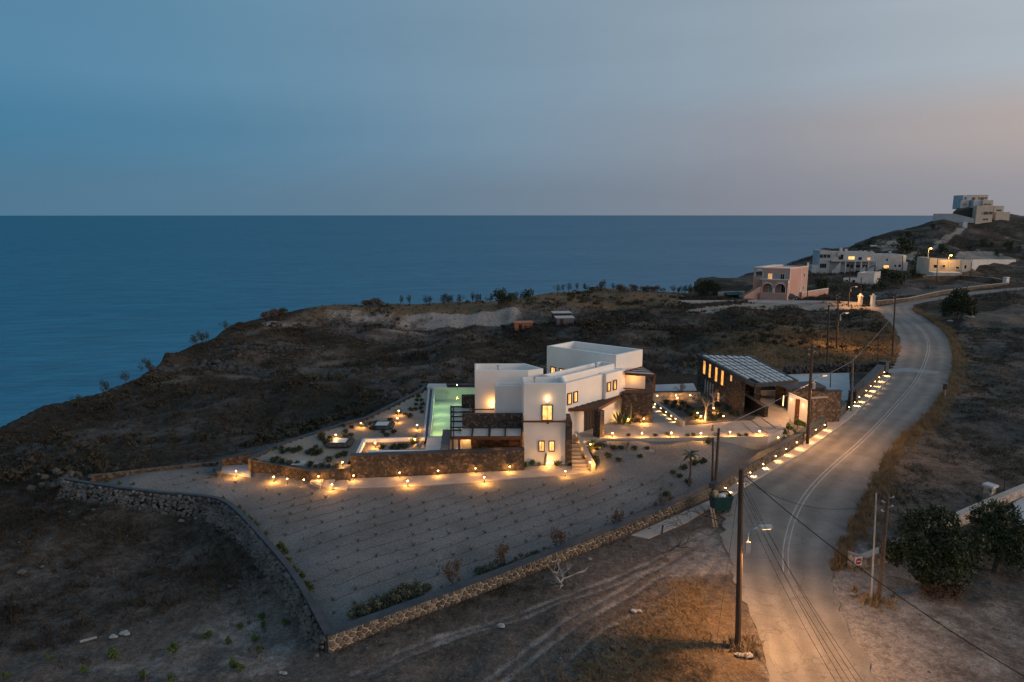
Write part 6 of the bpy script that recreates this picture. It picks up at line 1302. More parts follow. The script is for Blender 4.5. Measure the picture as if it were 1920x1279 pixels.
def rblobs(seed, w, h, z0, n):
    rg = random.Random(seed); return [((rg.gauss(0,w*.38), rg.gauss(0,w*.3), z0+h*rg.uniform(.25,.8)), (w*rg.uniform(.25,.45), w*rg.uniform(.25,.42), h*rg.uniform(.22,.36))) for k in range(n)]
# two big dark trees by the yard
b = at(1755,1095,0.); big = [((-1.2,.2,1.9),(1.2,1.2,.9)),((.5,.0,2.4),(1.3,1.2,1.0)),((1.7,.6,1.5),(1.1,1.0,.9)),((-.5,1.2,3.0),(1.2,1.1,.9)),((.0,-.8,1.2),(1.3,1.0,.7)),((1.0,1.4,3.1),(1.0,.9,.7)),((-2.0,.9,1.5),(.8,.8,.7)),((.2,1.0,3.8),(.7,.6,.5)),((2.3,.4,2.4),(.6,.6,.5)),((-1.6,-.3,2.8),(.6,.6,.5)),((-1.0,-.6,.9),(.8,.7,.5))]
tree('olive_tree', 'large dark leafy tree beside the leaning pole in the yard', 'tree', b, big, 15000, .10, 'leaf_tree', 21, 1.6, .22, limbs=9, shell=.42)
b = at(1868,1062,0.); big = [((-.4,0,1.7),(1.2,1.1,1.0)),((.7,.2,2.2),(1.3,1.2,1.0)),((1.6,.8,1.5),(.9,.9,.9)),((.1,.9,3.0),(.9,.9,.8)),((-1.1,.6,1.3),(.8,.8,.7)),((.5,-.7,1.0),(1.0,.9,.7)),((-.6,1.2,2.6),(.6,.6,.5)),((1.0,.9,3.1),(.6,.5,.5))]
tree('green_tree', 'bushy green tree at the right edge before the yard wall', 'tree', b, big, 12000, .09, 'leaf_tree', 22, 1.3, .2, limbs=8, shell=.42)
b = at(1765,1115,0.); tree('low_shrub', 'low dark rounded shrub under the big yard tree', 'shrub', b, [((0,0,.35),(1.1,.8,.45)),((.7,.1,.25),(.7,.6,.35)),((-.6,0,.3),(.6,.5,.35))], 2600, .07, 'leaf_dry', 23, .2, .05)
b = G(1795,598); tree('wild_bush_tree', 'big dark bush tree between the side road and the field', 'tree', b, [((0,0,3.0),(2.4,2.0,2.2)),((1.6,.4,2.3),(1.8,1.6,1.6)),((-1.5,.3,2.6),(1.6,1.5,1.7)),((.3,.4,4.6),(1.6,1.4,1.3)),((2.6,0,1.4),(1.2,1.2,1.0)),((-2.2,0,1.3),(1.2,1.2,1.0))], 6500, .17, 'leaf_dark', 24, 1.5, .22)
b = G(1325,553); tree('carob_tree', 'wide dark rounded tree left of the pink house', 'tree', b, [((0,0,2.2),(2.6,2.0,1.4)),((1.9,0,1.9),(1.7,1.4,1.1)),((-1.9,0,1.8),(1.6,1.4,1.0)),((.3,0,3.0),(1.7,1.4,.9))], 3500, .17, 'leaf_dark', 25, 1.2, .2)
# bushes along the cliff edge
protos = []
for k, (w, h, z0, n, sz, tr, mt) in enumerate([(1.7,2.0,.2,700,.11,.5,'leaf_dark'),(1.3,2.4,.9,330,.10,1.2,'leaf_dark'),(1.1,2.8,1.0,260,.10,1.5,'leaf_dark'),(2.0,1.5,.1,800,.11,.4,'leaf_dry'),(1.6,2.6,.7,420,.11,1.2,'leaf_dark')]):
    protos.append(tree('cliff_bush', 'x', 'bush', (0,0,-500), rblobs(40+k, w, h*.78, z0*.7, 6), n, sz, mt, 40+k, tr*.7, .07, limbs=9))
first = [True]*5
ridge = [(700,574,3,1.5),(705,573,0,1.0),(752,573,2,.95),(768,573,2,1.0),(800,572,1,1.0),(806,572,2,.8),(832,571,1,1.1),(841,571,4,1.1),(848,571,2,.9),(863,570,1,1.0),(886,568,2,1.0),(894,568,1,.95),(901,567,2,.85),(920,567,4,.9),(935,571,0,1.9),(946,571,4,1.6),(957,570,0,1.4),(968,567,2,1.0),(992,567,0,1.7),(1045,549,1,.9),(1056,548,2,.8),(1066,547,1,1.0),(1082,546,2,.9),(1098,545,4,.9),(1118,545,3,1.2),(1127,543,4,1.2),(1150,545,2,.8),(1166,546,3,1.5),(1188,543,3,1.2),(1215,546,3,1.3),(1232,546,3,1.3),(1262,549,1,.9),(1272,550,4,.9),(1284,551,1,1.0),(1294,551,4,1.1),(1305,551,2,.9),(279,695,4,.9),(236,720,1,.8),(201,735,4,.8),(147,763,1,.7),(366,648,1,.9),(380,643,4,1.0),(388,642,2,.8),(422,619,1,.8),(505,594,3,1.3),(520,591,3,1.2),(530,590,0,.9)]
kinds = ['dense dark bush', 'sparse small tree', 'thin upright small tree', 'low brown bush', 'tall loose bush']
for i, (u,v,k,s) in enumerate(ridge):
    x,y,z = G(u, v+1.0)
    grp = 'bushes along the cliff edge'; lb = kinds[k]+(' on the cliff edge against the sea' if u > 560 else ' on the left slope outlined against the sea')
    if u == 935: lb = 'largest dark bush on the cliff edge'
    if u == 992: lb = 'dark bush right of the largest cliff edge bush'
    if u == 700: lb = 'rounded bush at the left end of the cliff edge row'
    if first[k]: o = protos[k]; first[k] = False; o.location = (x,y,z); o.scale = (s,s,s); o['label'] = lb; o['group'] = grp
    else: dup(protos[k], (x,y,z), random.random()*6, s, lb, grp)
# hillside bushes in the distance
hb_ = [(1690,470,4.2),(1700,478,3.2),(1722,500,3.4),(1735,492,2.8),(1728,512,2.4),(1765,475,2.8),(1845,462,2.6),(1893,470,3.0),(1660,520,2.2),(1545,545,2.6),(1535,543,2.2),(1650,545,2.0),(1672,535,3.0),(1692,532,2.4),(1632,462,2.2),(1612,470,2.0),(1712,520,2.0),(1820,470,1.8),(1870,480,1.5),(1640,548,1.6),(1620,546,1.4),(1750,430,2.0),(1700,445,2.2)]
for u,v,s in hb_: x,y,z = G(u,v); dup(protos[0], (x,y,z-.2), random.random()*6, s*.85, 'dark bush '+('on the slope above the long hotel' if v < 482 and u < 1760 else 'on the far hillside right of the pale tracks' if u >= 1760 else 'between the long hotel and the cream house' if u > 1685 else 'below the long hotel near the white cottage'), 'bushes on the far hillside')
x,y,z = G(1655,505); dup(protos[2], (x,y,z), 1, 2.2, 'bare spreading tree in front of the long hotel')
# shrubs beside the walls of the gravel garden
gsh = [tree('garden_shrub', 'x', 'shrub', (0,0,-500), rblobs(60,.55,.5,0,6), 620, .06, 'leaf_grey', 60, .2, .02, limbs=3), tree('wild_sapling', 'x', 'shrub', (0,0,-500), rblobs(61,.45,1.25,.1,8), 300, .055, 'leaf_dry', 61, .9, .025, limbs=9), tree('succulent_shrub', 'x', 'shrub', (0,0,-500), rblobs(62,.4,.45,0,5), 420, .055, 'leaf_bright', 62, .15, .02, limbs=3)]
f3 = [True]*3
def shrub(k, u, v, s, lb, grp, z=None):
    x,y,z = G(u,v) if z is None else at(u,v,z)
    if f3[k]: o = gsh[k]; f3[k] = False; o.location = (x,y,z); o.scale = (s,s,s); o['label'] = lb; o['group'] = grp
    else: dup(gsh[k], (x,y,z), random.random()*6, s, lb, grp)
for u,v,s in [(672,1158,1.3),(690,1148,1.1),(712,1140,1.3),(735,1130,1.4),(755,1122,1.5),(775,1115,1.4),(790,1108,1.0),(905,1078,1.1),(922,1072,1.0),(940,1062,.9),(965,1058,.7),(985,1050,.8),(1005,1042,.7),(1025,1036,.6)]: shrub(0,u,v,s,'grey green spreading shrub in the '+('large left' if u < 800 else 'smaller right')+' clump inside the front stone wall','shrubs inside the front wall')
for u,v,s in [(848,1098,1.0),(838,1085,.8),(856,1080,.9),(938,1062,1.1),(945,1050,.9),(1043,1028,1.1),(1052,1025,.9),(1152,990,.9),(1160,985,.9),(1240,955,.9),(1228,960,.7),(1255,948,.7),(1175,845,.7)]: shrub(1,u,v,s,'thin brown sapling '+('left of the others' if u < 900 else 'second in line' if u < 1000 else 'third in line' if u < 1100 else 'fourth in line' if u < 1200 else 'nearest the leaning pole')+' by the front stone wall','saplings near the front wall')
for u,v,s in [(447,955,.8),(459,968,.9),(470,975,.8),(482,985,.8),(500,1005,.7),(525,1030,1.1),(533,1040,1.0),(540,1055,.9),(555,1072,.9),(565,1085,.9),(575,1100,.9),(583,1108,.8),(200,905,.6),(225,908,.6),(250,910,.5),(420,935,.5)]: shrub(2,u,v,s,'yellow green shrub along the inside of the curved rubble wall','shrubs inside the curved wall')
for u,v,s in [(215,1232,1.1),(325,1222,1.0),(160,1260,.7),(390,1195,.8),(430,1205,.7),(480,1200,.8),(490,1160,.8),(495,1175,.7),(450,1178,.7),(270,1270,.8),(320,1275,.7),(440,1250,.9),(450,1255,.8),(535,1170,.8),(410,970,.7),(380,1197,.6),(92,1235,.6),(10,1272,.7),(485,1220,.7)]: shrub(2,u,v,s,'low green weed clump on the bare soil of the lower plot','weeds on the lower plot')
for u,v,s in [(986,876,1.0),(998,872,1.1),(1010,873,.8)]: shrub(2,u,v,s*.9,'low green shrub at the foot of the white tower','shrubs at the tower foot',.1)
for u,v,s,z in [(1480,806,1.4,1.2),(1495,798,1.5,1.1),(1470,815,1.2,1.2),(1505,800,1.2,1.0)]: shrub(2,u,v,s,'leafy green shrub behind the road wall by the gatehouse','leafy shrubs by the gatehouse',z)
# round dark cushions planted in rows on the terraces and slope
cu = thing('cushion_plant', 'x', 'plant', (0,0,-500)); o = bpy.data.objects.new('foliage', fol_mesh('foliage', [(0,0,.14)], [(.26,.26,.17)], 190, .055, 'leaf_dark', 70, .3)); COL.objects.link(o); o.parent = cu; MB().tube([(0,0,-.05),(0,0,.14)], .03, 5).build('stem', 'bark', cu); cuf = [True]
def cushion(u, v, z, s, lb, grp):
    p = at(u,v,z) if z is not None else G(u,v)
    if cuf[0]: cu.location = p; cu['label'] = lb; cu['group'] = grp; cuf[0] = False
    else: dup(cu, p, random.random()*6, s, lb, grp)
T_ = [(577,851),(583,847),(592,840),(588,846),(588,853),(595,852),(599,850),(617,865),(632,858),(637,856),(646,854),(520,861),(529,868),(513,865),(543,871),(582,873),(592,878),(604,876),(615,877),(630,878),(558,870),(580,876),(540,845),(530,850),(605,826),(602,822),(618,826),(646,822),(658,818),(648,812),(604,818),(718,812),(738,812),(725,818),(700,806),(768,782),(780,760),(782,752),(785,745),(790,752),(792,760),(789,767),(791,774),(779,769),(770,770),(760,778),(732,790),(735,842),(738,838),(750,838),(760,840),(745,845),(716,841),(775,832),(610,833),(550,848),(560,845),(527,843),(680,800),(695,797),(705,795),(645,800),(660,803)]
for u,v in T_: cushion(u,v,TP(u,v)[2],.9+.5*random.random(),'dark round cushion plant '+('in the row beside the pool channel' if u > 755 and v < 795 else 'inside the small planter by the pool deck' if u > 710 and v > 835 else 'at the left tip of the pale terrace' if u < 562 else 'along the terrace edge above the angled dark wall' if v > 860 else 'around the stone skylight nearer the pool' if u > 640 and v < 830 else 'in the loose clumps below the nearer skylight'),'cushion plants on the terrace')
for u,v in [(1360,826),(1384,829),(1383,823),(1416,833),(1400,831),(1432,834),(1262,888),(1274,895),(1282,880),(1300,872),(1318,868),(1305,868),(1330,827),(1327,831),(1190,843),(1213,843),(1150,843),(1165,842),(1120,845),(1110,838),(1130,838),(1100,850),(1105,856),(1098,862),(1116,862),(1140,858),(1160,865),(1200,858),(1088,842),(1095,846),(1460,836),(1290,906),(1248,930)]: cushion(u,v,None,.9+.6*random.random(),'dark round cushion plant '+('beside the entrance stair' if u < 1118 else 'on the slope between stair and young palm' if u < 1235 else 'around the foot of the young palm' if u < 1322 else 'on the slope near the road wall'),'cushion plants on the slope')
for u,v in [(1330,775),(1345,772),(1360,768),(1370,776),(1380,780),(1350,783),(1335,786),(1320,770),(1300,770),(1290,765),(1280,760),(1296,780),(1306,786),(1265,758),(1275,768),(1385,772),(1370,762),(1345,762),(1250,757),(1262,764),(1288,774)]: cushion(u,v,CZ+.03,1.0+.7*random.random(),'dark round cushion plant in the planting bed by the carport','cushion plants in the bed')
for u,v in [(1228,818),(1252,816),(1289,818),(1342,817),(1399,818),(1178,818),(1300,817),(1386,818)]: cushion(u,v,CZ,.9,'small dark plant on the front kerb of the court','plants on the court kerb')
# spiky seedlings in rows over the grey gravel, with drip hoses
sp = thing('agave_seedling', 'small spiky seedling in a row on the grey gravel', 'plant', (0,0,0), 'seedlings in rows on the gravel'); m = MB(); rg = random.Random(3)
for k in range(9):
    a = k*2.4; r = rg.uniform(.12,.24); h = rg.uniform(.16,.34); m.add([(math.cos(a+.9)*.03,math.sin(a+.9)*.03,-.02),(math.cos(a-.9)*.03,math.sin(a-.9)*.03,-.02),(math.cos(a)*r*.6,math.sin(a)*r*.6,h*.75),(math.cos(a)*r,math.sin(a)*r,h)], [(0,1,2),(0,2,3),(1,3,2)])
o = bpy.data.objects.new('leaves', m.mesh('leaves', 'leaf_grey')); COL.objects.link(o); o.parent = sp
ax = Vector((WF[-1][0]-WF[0][0], WF[-1][1]-WF[0][1])).normalized(); ay = Vector((-ax.y, ax.x)); O_ = Vector(WF[0]); spf = True; cnt = 0
GP = [xy(*p) for p in [(660,1185),(800,1140),(935,1085),(1060,1032),(1185,980),(1280,925),(1260,900),(1140,905),(1060,905),(985,915),(800,930),(600,930),(470,905),(400,880),(300,884),(200,900),(300,912),(400,925),(450,940),(520,1000),(580,1075),(620,1150)]]
hoses = 0
for j in range(1, 22):
    row = []
    for i in range(-20, 40):
        p = O_+ax*(i*1.28+(.64 if j % 2 else 0)+random.uniform(-.1,.1))+ay*(j*1.32+random.uniform(-.07,.07))
        if not inpoly(np.array([p.x]), np.array([p.y]), GP)[0]: continue
        row.append((p.x, p.y))
        if cnt >= 290 or random.random() < .06: continue
        z = h1(p.x,p.y)+.02; s = random.uniform(.4,.95); cnt += 1
        if spf: sp.location = (p.x,p.y,z); spf = False
        else: dup(sp, (p.x,p.y,z), random.random()*6, s)
    if len(row) > 3:
        pts = resample(row, len(row)*3); zz_ = hf(np.array([q[0] for q in pts]), np.array([q[1] for q in pts])); pts = [(q[0]+random.gauss(0,.03)-ay.x*.12, q[1]+random.gauss(0,.03)-ay.y*.12, z+.035) for q, z in zip(pts, zz_)]
        solo(MB().tube(pts, .007, 4), 'drip_hose', 'hose', 'thin dark drip hose along a row of seedlings', 'hose', 'drip hoses along the seedling rows')
# agaves, cacti and the two garden trees
def agave(u,v,z,s,lb,seed,mat='leaf_grey',n=26):
    x,y,z = at(u,v,z); rg = random.Random(seed); m = MB()
    for k in range(n):
        a = k*2.39996; t = rg.uniform(.35,1.25); l = s*rg.uniform(.8,1.1); dx,dy = math.cos(a),math.sin(a); w = .05*s; p = [(x+dx*math.cos(t)*l*f, y+dy*math.cos(t)*l*f, z+math.sin(t)*l*f-.12*l*f*f) for f in (.05,.5,1)]
        m.add([(p[0][0]-dy*w,p[0][1]+dx*w,p[0][2]),(p[0][0]+dy*w,p[0][1]-dx*w,p[0][2]),(p[1][0]+dy*w,p[1][1]-dx*w,p[1][2]),(p[1][0]-dy*w,p[1][1]+dx*w,p[1][2]),p[2]], [(0,1,2,3),(3,2,4)])
    return solo(m, 'agave', mat, lb, 'plant')
agave(1160,794,CZ,1.5,'large spiky agave against the white wall under the canopy',1); agave(1172,795,CZ,1.3,'yellow lit agave left of the stone block',2,'leaf_bright'); agave(1185,792,CZ,1.0,'smaller agave before the dark stone block',3); agave(1200,792,CZ,.7,'low agave left of the small cactus',4); agave(1216,791,CZ,.7,'low agave right of the small cactus',5)
agave(1110,838,1.2,.9,'lit grassy agave at the top of the entrance stair',6,'leaf_bright',36); agave(1112,868,.5,.8,'lit agave right of the entrance stair bottom',7,'leaf_bright',36); agave(778,826,PZ,.9,'dark agave in the planter near the pool deck',8); agave(747,776,TP(747,776)[2],.9,'dark agave at the far edge of the terrace',9); agave(1045,874,.05,.8,'agave beside the cactus at the tower foot',10)
def cactus(u,v,z,h,lb,n=1):
    x,y,z = at(u,v,z); m = MB()
    for k in range(n): m.tube([(x+.22*k,y,z-.05),(x+.22*k,y,z+h*.6*(1-.2*k)),(x+.22*k+.03,y,z+h*(1-.25*k))], [.10,.11,.05], 7)
    return solo(m, 'cactus', 'leaf_grey', lb, 'cactus')
cactus(1181,795,CZ,2.0,'tall columnar cactus before the dark stone block',1); cactus(1204,789,CZ,1.3,'small columnar cactus beside a lamp before the stone block'); cactus(1023,873,.05,1.1,'small columnar cactus at the foot of the white tower'); cactus(1335,815,1.3,.9,'small cactus by the court kerb')
def garden_tree(u,v,z,h,lb,seed,mat,n,size,w):
    p = at(u,v,z); return tree('olive_tree', lb, 'tree', p, [((q[0][0],q[0][1],q[0][2]+h*.5), q[1]) for q in rblobs(seed, w, h*.5, 0, 6)], n, size, mat, seed, h*.55, .13, limbs=8, bmat='dead_wood')
garden_tree(1323,789,CZ,2.8,'small olive tree with brightly lit pale trunk in the planting bed',81,'leaf_grey',420,.07,1.2); garden_tree(1338,768,CZ,2.4,'small bare looking tree behind the pale trunk olive',82,'leaf_dry',160,.07,1.2); garden_tree(1276,748,CZ,1.8,'small orange lit tree before the warm back wall',83,'leaf_dry',160,.06,.9)
x,y,z = G(1292,912); t = thing('young_palm', 'young palm with slim pale trunk on the gravel slope', 'palm', (x,y,z)); MB().tube([(x,y,z-.1),(x+.05,y,z+1.4),(x,y,z+2.6)], [.10,.08,.07], 8).build('trunk', 'bark', t)
for k in range(14):
    a = k*2.4; e_ = .9-.09*k; m = MB(); pts = []
    for f in range(6): r = f/5*.75; pts.append((x+math.cos(a)*r*.9, y+math.sin(a)*r*.9, z+2.6+r*e_*.8-.55*r*r))
    for f in range(5):
        p, q = Vector(pts[f]), Vector(pts[f+1]); s_ = Vector((-math.sin(a),math.cos(a),-.25))*(.16*(1-abs(f-2)/4)); s2 = Vector((math.sin(a),-math.cos(a),-.25))*(.16*(1-abs(f-2)/4)); m.add([p,q,q+s_,p+s_*.9,q+s2,p+s2*.9], [(0,1,2,3),(1,0,5,4)])
    m.build('frond', 'leaf_grey' if k % 3 else 'leaf_dark', t)
# scattered litter and loose stones on the lower plot and foreground
for i, (u,v,r,mt,nm,lb) in enumerate([(235,1188,.16,'bag_white','rubbish_scrap','white scrap of rubbish on the bank of the lower plot'),(210,1196,.14,'bag_white','rubbish_scrap','pale scrap of rubbish beside the light plank'),(340,978,.2,'rubble','loose_stone','pale loose stone below the curved wall'),(410,993,.16,'rubble','loose_stone','smaller pale stone below the bend of the curved wall'),(40,1075,.3,'rubble','loose_stone','pale flat boulder on the left edge of the lower plot'),(78,1064,.16,'rubble','loose_stone','loose stone beside the pale flat boulder'),(432,1100,.16,'rubble','loose_stone','whitish stone near the foot of the curved wall'),(175,957,.18,'rubble','loose_stone','pale stone below the far part of the curved wall'),(940,1175,.18,'bag_white','loose_stone','small pale stone on the soil below the front wall'),(1105,1050,.22,'rubble','loose_stone','grey boulder close to the front wall'),(1194,1146,.16,'bag_white','rubbish_scrap','white scrap on the brown grass left of the lamp pole'),(1395,1232,.2,'bag_white','rubbish_scrap','white scrap at the foot of the nearest lamp pole'),(530,1262,.12,'bag_white','rubbish_scrap','small white scrap at the lower end of the front wall'),(1820,596,.5,'bag_white','rubbish_heap','white plastic junk beside the big bush tree'),(1780,603,.5,'bag_white','rubbish_heap','flat white junk left of the big bush tree'),(1680,1040+20,.14,'rubble','loose_stone','loose stone by the yard wall'),(1597,1118,.12,'rubble','loose_stone','pale stone on the dusty road edge')]):
    x,y,z = G(u,v); m = MB()
    for k in range(3 if nm != 'loose_stone' else 1): m.rock((x+random.uniform(-r,r)*(nm != 'loose_stone'), y+random.uniform(-r,r)*.6*(nm != 'loose_stone'), z+r*.3), r*random.uniform(.6,1), i*3+k, (1.3,1,.55))
    solo(m, nm, 'litter' if mt == 'bag_white' else mt, lb, 'stone' if nm == 'loose_stone' else 'rubbish')
a, b = G(150,1206), G(182,1197); solo(MB().bar((a[0],a[1],a[2]+.08),(b[0],b[1],b[2]+.08),.12,.06), 'light_plank', 'litter', 'pale straight plank lying on the bank of the lower plot', 'plank')

# ------------------------------------------------------------------ ground cover nobody could count
def blades(X, Y, Z, H, Wd, n, rg, lean=.5, wf=1.):
    m = len(X); k = np.repeat(np.arange(m), n); a = rg.random(m*n)*6.283; r = rg.random(m*n)*Wd[k]; bx = X[k]+np.cos(a)*r; by = Y[k]+np.sin(a)*r; h = H[k]*(.5+.7*rg.random(m*n)); w = (.018+.05*h)*wf
    l = lean*h*rg.normal(size=m*n); l2 = lean*h*rg.normal(size=m*n); c, s = np.cos(a+1.3), np.sin(a+1.3); z = Z[k]-.03
    V = np.stack([np.c_[bx-c*w,by-s*w,z], np.c_[bx+c*w,by+s*w,z], np.c_[bx+l,by+l2,z+h]], 1).reshape(-1,3); return V, np.arange(m*n*3).reshape(-1,3)
def scatter(n, r0, r1, a0, a1, rg):
    r = np.sqrt(rg.random(n)*(r1*r1-r0*r0)+r0*r0); a = a0+rg.random(n)*(a1-a0); return r*np.sin(a), r*np.cos(a)
def okmask(X, Y, grow=0.6):
    m = ~inpoly(X, Y, PROP); m &= pldist(X, Y, RC) > 4.6+grow*.3; m &= pldist(X, Y, RC2) > 3.4; m &= pldist(X, Y, TRACK) > 2.0
    rc = np.interp(np.arctan2(X, Y), _ca, _cr); m &= np.hypot(X, Y) < rc; m &= ~inpoly(X, Y, [(p[0], p[1]) for p in [xy(1280,990),xy(1345,945),xy(1385,1000),xy(1395,1100),xy(1300,1060)]]); return m
rg = np.random.default_rng(5)
def stuff(name, mat, X, Y, H, Wd, n, lean=.5, wf=1.):
    V, F = blades(X, Y, hf(X, Y), H, Wd, n, rg, lean, wf); return tag(npmesh(name, V, F, mat), kind='stuff')
# hillside scrub
X, Y = scatter(60000, 24, 185, -.78, .55, rg); veg, pale, dry = zones(X, Y); k = okmask(X, Y) & (rg.random(len(X)) < veg*(1-pale)*np.clip(.35+1.3*fbm(X/5,Y/5,3)+.4, 0, 1)) & ~((Y < 55) & (X > -12)); X, Y = X[k], Y[k]; r = np.hypot(X,Y); stuff('scrub', 'scrub', X, Y, .16+.30*rg.random(len(X))+r*.0015, .25+.4*rg.random(len(X)), 9, .6)
# low brown-green scrub cushions over the lower plot
lotP = [xy(*p, -.8) for p in [(-60,930),(110,915),(300,945),(420,975),(480,1050),(500,1095),(380,1120),(260,1170),(60,1230),(-60,1240)]]
X = -45+38*rg.random(9000); Y = 24+28*rg.random(9000); k = inpoly(X, Y, lotP) & (rg.random(9000) < np.clip(.15+1.9*fbm(X/3.4,Y/3.4,3)+.25, 0, 1)); X, Y = X[k], Y[k]; stuff('scrub', 'scrub', X, Y, .10+.22*rg.random(len(X)), .18+.3*rg.random(len(X)), 16, .8, .55)
# foreground brown weeds, sparse
X, Y = scatter(9000, 22, 52, -.55, .36, rg); veg, pale, dry = zones(X, Y); k = okmask(X, Y) & (rg.random(len(X)) < np.clip(veg*.55+dry*.3-pale*.6, 0, 1)*np.clip(.4+1.5*fbm(X/3,Y/3,3), 0, 1)); X, Y = X[k], Y[k]; stuff('dry_weeds', 'scrub', X, Y, .10+.14*rg.random(len(X)), .12+.25*rg.random(len(X)), 8, .7)
# golden grass of the mound by the near lamp, the field behind the driveway, verge along the road
X, Y = scatter(9000, 22, 40, .05, .42, rg); k = okmask(X, Y, 0) & (zone(X, Y, [(1120,1230),(1280,1090),(1370,1085),(1412,1200),(1430,1300),(1000,1300)], 1.2) > rg.random(len(X))) & (pldist(X,Y,RL) > .2); X, Y = X[k], Y[k]; stuff('dry_grass', 'dry_grass', X, Y, .07+.10*rg.random(len(X)), .14*np.ones(len(X)), 16, .8, .5)
P_ = np.array(resample(RR, 1600)); d_ = np.gradient(P_, axis=0); d_ /= np.hypot(*d_.T)[:,None]; off = .15+np.abs(rg.normal(size=1600))*.75; X = P_[:,0]+d_[:,1]*off; Y = P_[:,1]-d_[:,0]*off; k = (Y > 38) & (Y < 150); X, Y = X[k], Y[k]; stuff('verge_grass', 'dry_grass', X, Y, .22+.40*rg.random(len(X)), .35*np.ones(len(X)), 34, .45, .42)
P_ = np.array(resample(RL, 900)); d_ = np.gradient(P_, axis=0); d_ /= np.hypot(*d_.T)[:,None]; off = .3+np.abs(rg.normal(size=900))*1.2; X = P_[:,0]-d_[:,1]*off; Y = P_[:,1]+d_[:,0]*off; k = (Y > 93) & (Y < 140); X, Y = X[k], Y[k]; stuff('verge_grass', 'dry_grass', X, Y, .2+.35*rg.random(len(X)), .4*np.ones(len(X)), 24, .45, .6)
fldP = [xy(*p) for p in [(1300,690),(1330,640),(1500,600),(1640,592),(1688,640),(1640,688),(1500,694)]]
X, Y = scatter(24000, 85, 135, .22, .62, rg); k = okmask(X, Y) & inpoly(X, Y, fldP); X, Y = X[k], Y[k]; stuff('field_grass', 'dry_grass', X, Y, .14+.18*rg.random(len(X)), .4*np.ones(len(X)), 8, .6)
# right hand field: weeds in patches
X, Y = scatter(46000, 40, 150, .40, .80, rg); k = okmask(X, Y) & (rg.random(len(X)) < np.clip(.42+1.6*fbm(X/2.2,Y/2.2,3), 0, 1)) & (X > 20+(Y-40)*.4) & (pldist(X,Y,RR) > .8); yw_ = [xy(*p) for p in [(1575,1062),(1668,1034),(1860,945),(1990,895),(2100,1300),(1560,1300)]]; k &= ~inpoly(X, Y, yw_); X, Y = X[k], Y[k]; stuff('field_weeds', 'field_weed', X, Y, .10+.22*rg.random(len(X)), .2+.45*rg.random(len(X)), 9, .8)
# far hill scrub
X, Y = scatter(30000, 190, 400, .35, .85, rg); veg, pale, dry = zones(X, Y); k = (rg.random(len(X)) < np.clip(.35+1.2*fbm(X/12,Y/12,3)-pale*.6, 0, 1)) & okmask(X, Y); X, Y = X[k], Y[k]; stuff('scrub', 'scrub', X, Y, .4+.6*rg.random(len(X)), .5+.9*rg.random(len(X)), 6, .7)
# loose pebbles on the bare soil near the walls
def pebbles(X, Y, S, name, mat):
    n = len(X); B = np.array([(1,0,0),(0,1,0),(-1,0,0),(0,-1,0),(0,0,.8)]); a = rg.random(n)*6.28; c, s_ = np.cos(a)[:,None], np.sin(a)[:,None]; bx = B[None,:,0]*(.7+.6*rg.random((n,5))); by = B[None,:,1]*(.7+.6*rg.random((n,5)))
    V = np.stack([X[:,None]+(bx*c-by*s_)*S[:,None], Y[:,None]+(bx*s_+by*c)*S[:,None], (hf(X,Y)-.05)[:,None]+B[None,:,2]*S[:,None]+.02], 2).reshape(-1,3); F = (np.arange(n)[:,None,None]*5+np.array([(0,1,4),(1,2,4),(2,3,4),(3,0,4)])[None]).reshape(-1,3); return tag(npmesh(name, V, F, mat), kind='stuff')
X, Y = scatter(14000, 23, 62, -.72, .75, rg); k = okmask(X, Y) & (rg.random(len(X)) < np.clip(.35+1.2*fbm(X/4,Y/4,3), 0, 1)); X, Y = X[k], Y[k]; pebbles(X, Y, .025+.07*rg.random(len(X))**3, 'loose_pebbles', 'rubble')
X, Y = scatter(20000, 27, 60, -.72, .55, rg); k = inpoly(X, Y, GP); X, Y = X[k], Y[k]; pebbles(X, Y, .02+.05*rg.random(len(X))**3, 'loose_pebbles', 'rock')
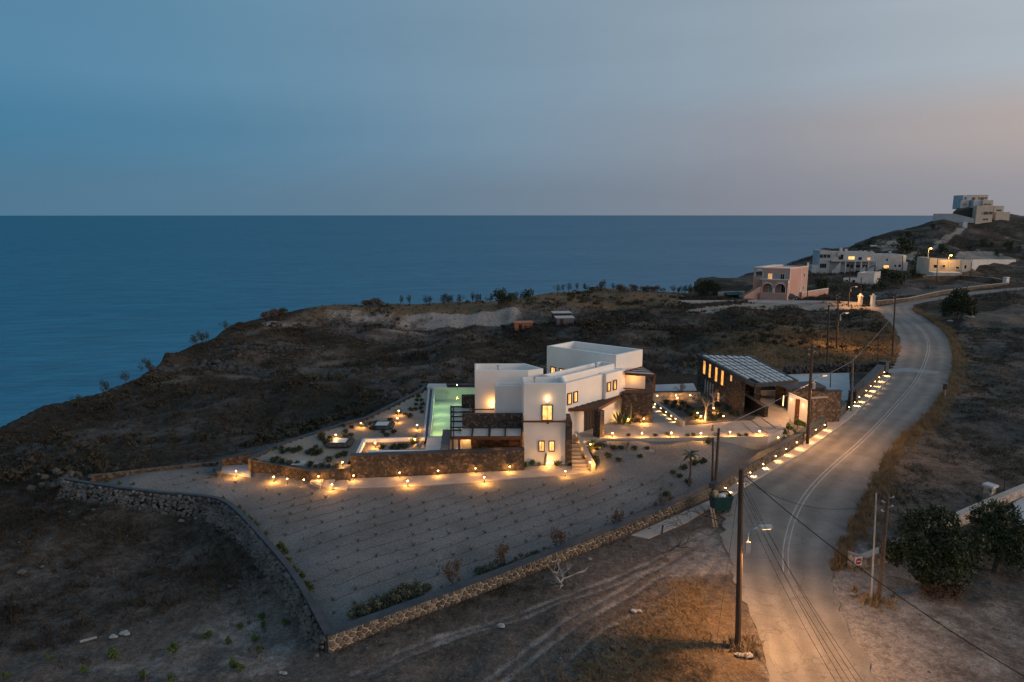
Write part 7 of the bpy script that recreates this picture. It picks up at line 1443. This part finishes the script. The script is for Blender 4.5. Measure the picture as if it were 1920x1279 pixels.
# dark ledges of rock and low round shrubs over the slope behind the villa
ox, oy, os_ = [], [], []
for pl, n_, sz in [([(292,692),(360,690),(450,688),(545,697)], 260, .75), ([(560,600),(640,604),(700,612),(760,612)], 120, .5), ([(690,690),(705,708),(730,728),(748,748)], 110, .6), ([(620,622),(680,634),(740,646),(800,640)], 130, .55), ([(800,652),(812,668),(822,690)], 60, .5), ([(430,650),(520,655),(600,650)], 120, .5), ([(1205,682),(1260,690),(1310,700)], 110, .5), ([(1060,592),(1130,590),(1200,586)], 80, .5), ([(20,850),(60,868),(110,880)], 60, .35)]:
    P = resample([G(*p)[:2] for p in pl], n_)
    for x, y in P: ox.append(x+random.gauss(0,.7)); oy.append(y+random.gauss(0,.9)); os_.append(sz*random.uniform(.3,1.1))
pebbles(np.array(ox), np.array(oy), np.array(os_), 'rock_outcrops', 'rock_dark')
two('leaf_scrub', (.03,.028,.017), (.065,.055,.036), scale=.4)
X, Y = scatter(9000, 60, 180, -.78, .5, rg); k = okmask(X, Y) & (rg.random(len(X)) < np.clip(-.05+1.5*fbm(X/9+4,Y/9,3), 0, .7)); X, Y = X[k][:900], Y[k][:900]; m_ = len(X); nl = 34
c = np.c_[X, Y, hf(X,Y)+.15]; S_ = .35+.55*rg.random(m_); d = rg.normal(size=(m_,nl,3)); d /= np.linalg.norm(d, axis=2)[:,:,None]; d[:,:,2] = np.abs(d[:,:,2])*.75; p_ = c[:,None,:]+d*S_[:,None,None]*(.5+.5*rg.random((m_,nl)))[:,:,None]
a_ = rg.normal(size=(m_*nl,3))*.11; b_ = rg.normal(size=(m_*nl,3))*.11; p_ = p_.reshape(-1,3); V = np.stack([p_-a_,p_-b_,p_+a_,p_+b_],1).reshape(-1,3); tag(npmesh('hillside_shrubs', V, np.arange(m_*nl*4).reshape(-1,4), 'leaf_scrub'), kind='stuff')
# dry stubble between the seedlings
X, Y = scatter(9000, 27, 60, -.72, .55, rg); k = inpoly(X, Y, GP) & (rg.random(len(X)) < np.clip(.15+1.4*fbm(X/3,Y/3,3), 0, .8)); X, Y = X[k], Y[k]; stuff('dry_weeds', 'field_weed', X, Y, .03+.08*rg.random(len(X)), .08+.1*rg.random(len(X)), 5, .8, .6)
# brush and reeds along the valley bottom and tufts at the foot of poles
for u, v, n in [(1384,1210,30),(1648,1128,30),(1590,1060,40)]:
    c = at(u,v,0); X = c[0]+rg.normal(size=n)*.5; Y = c[1]+rg.normal(size=n)*.4; stuff('dry_grass', 'dry_grass', X, Y, .25+.3*rg.random(n), .2*np.ones(n), 12, .4)
for o in [o for o in COL.objects if o.location.z < -400]: 
    for c in list(o.children_recursive): bpy.data.objects.remove(c)
    bpy.data.objects.remove(o)
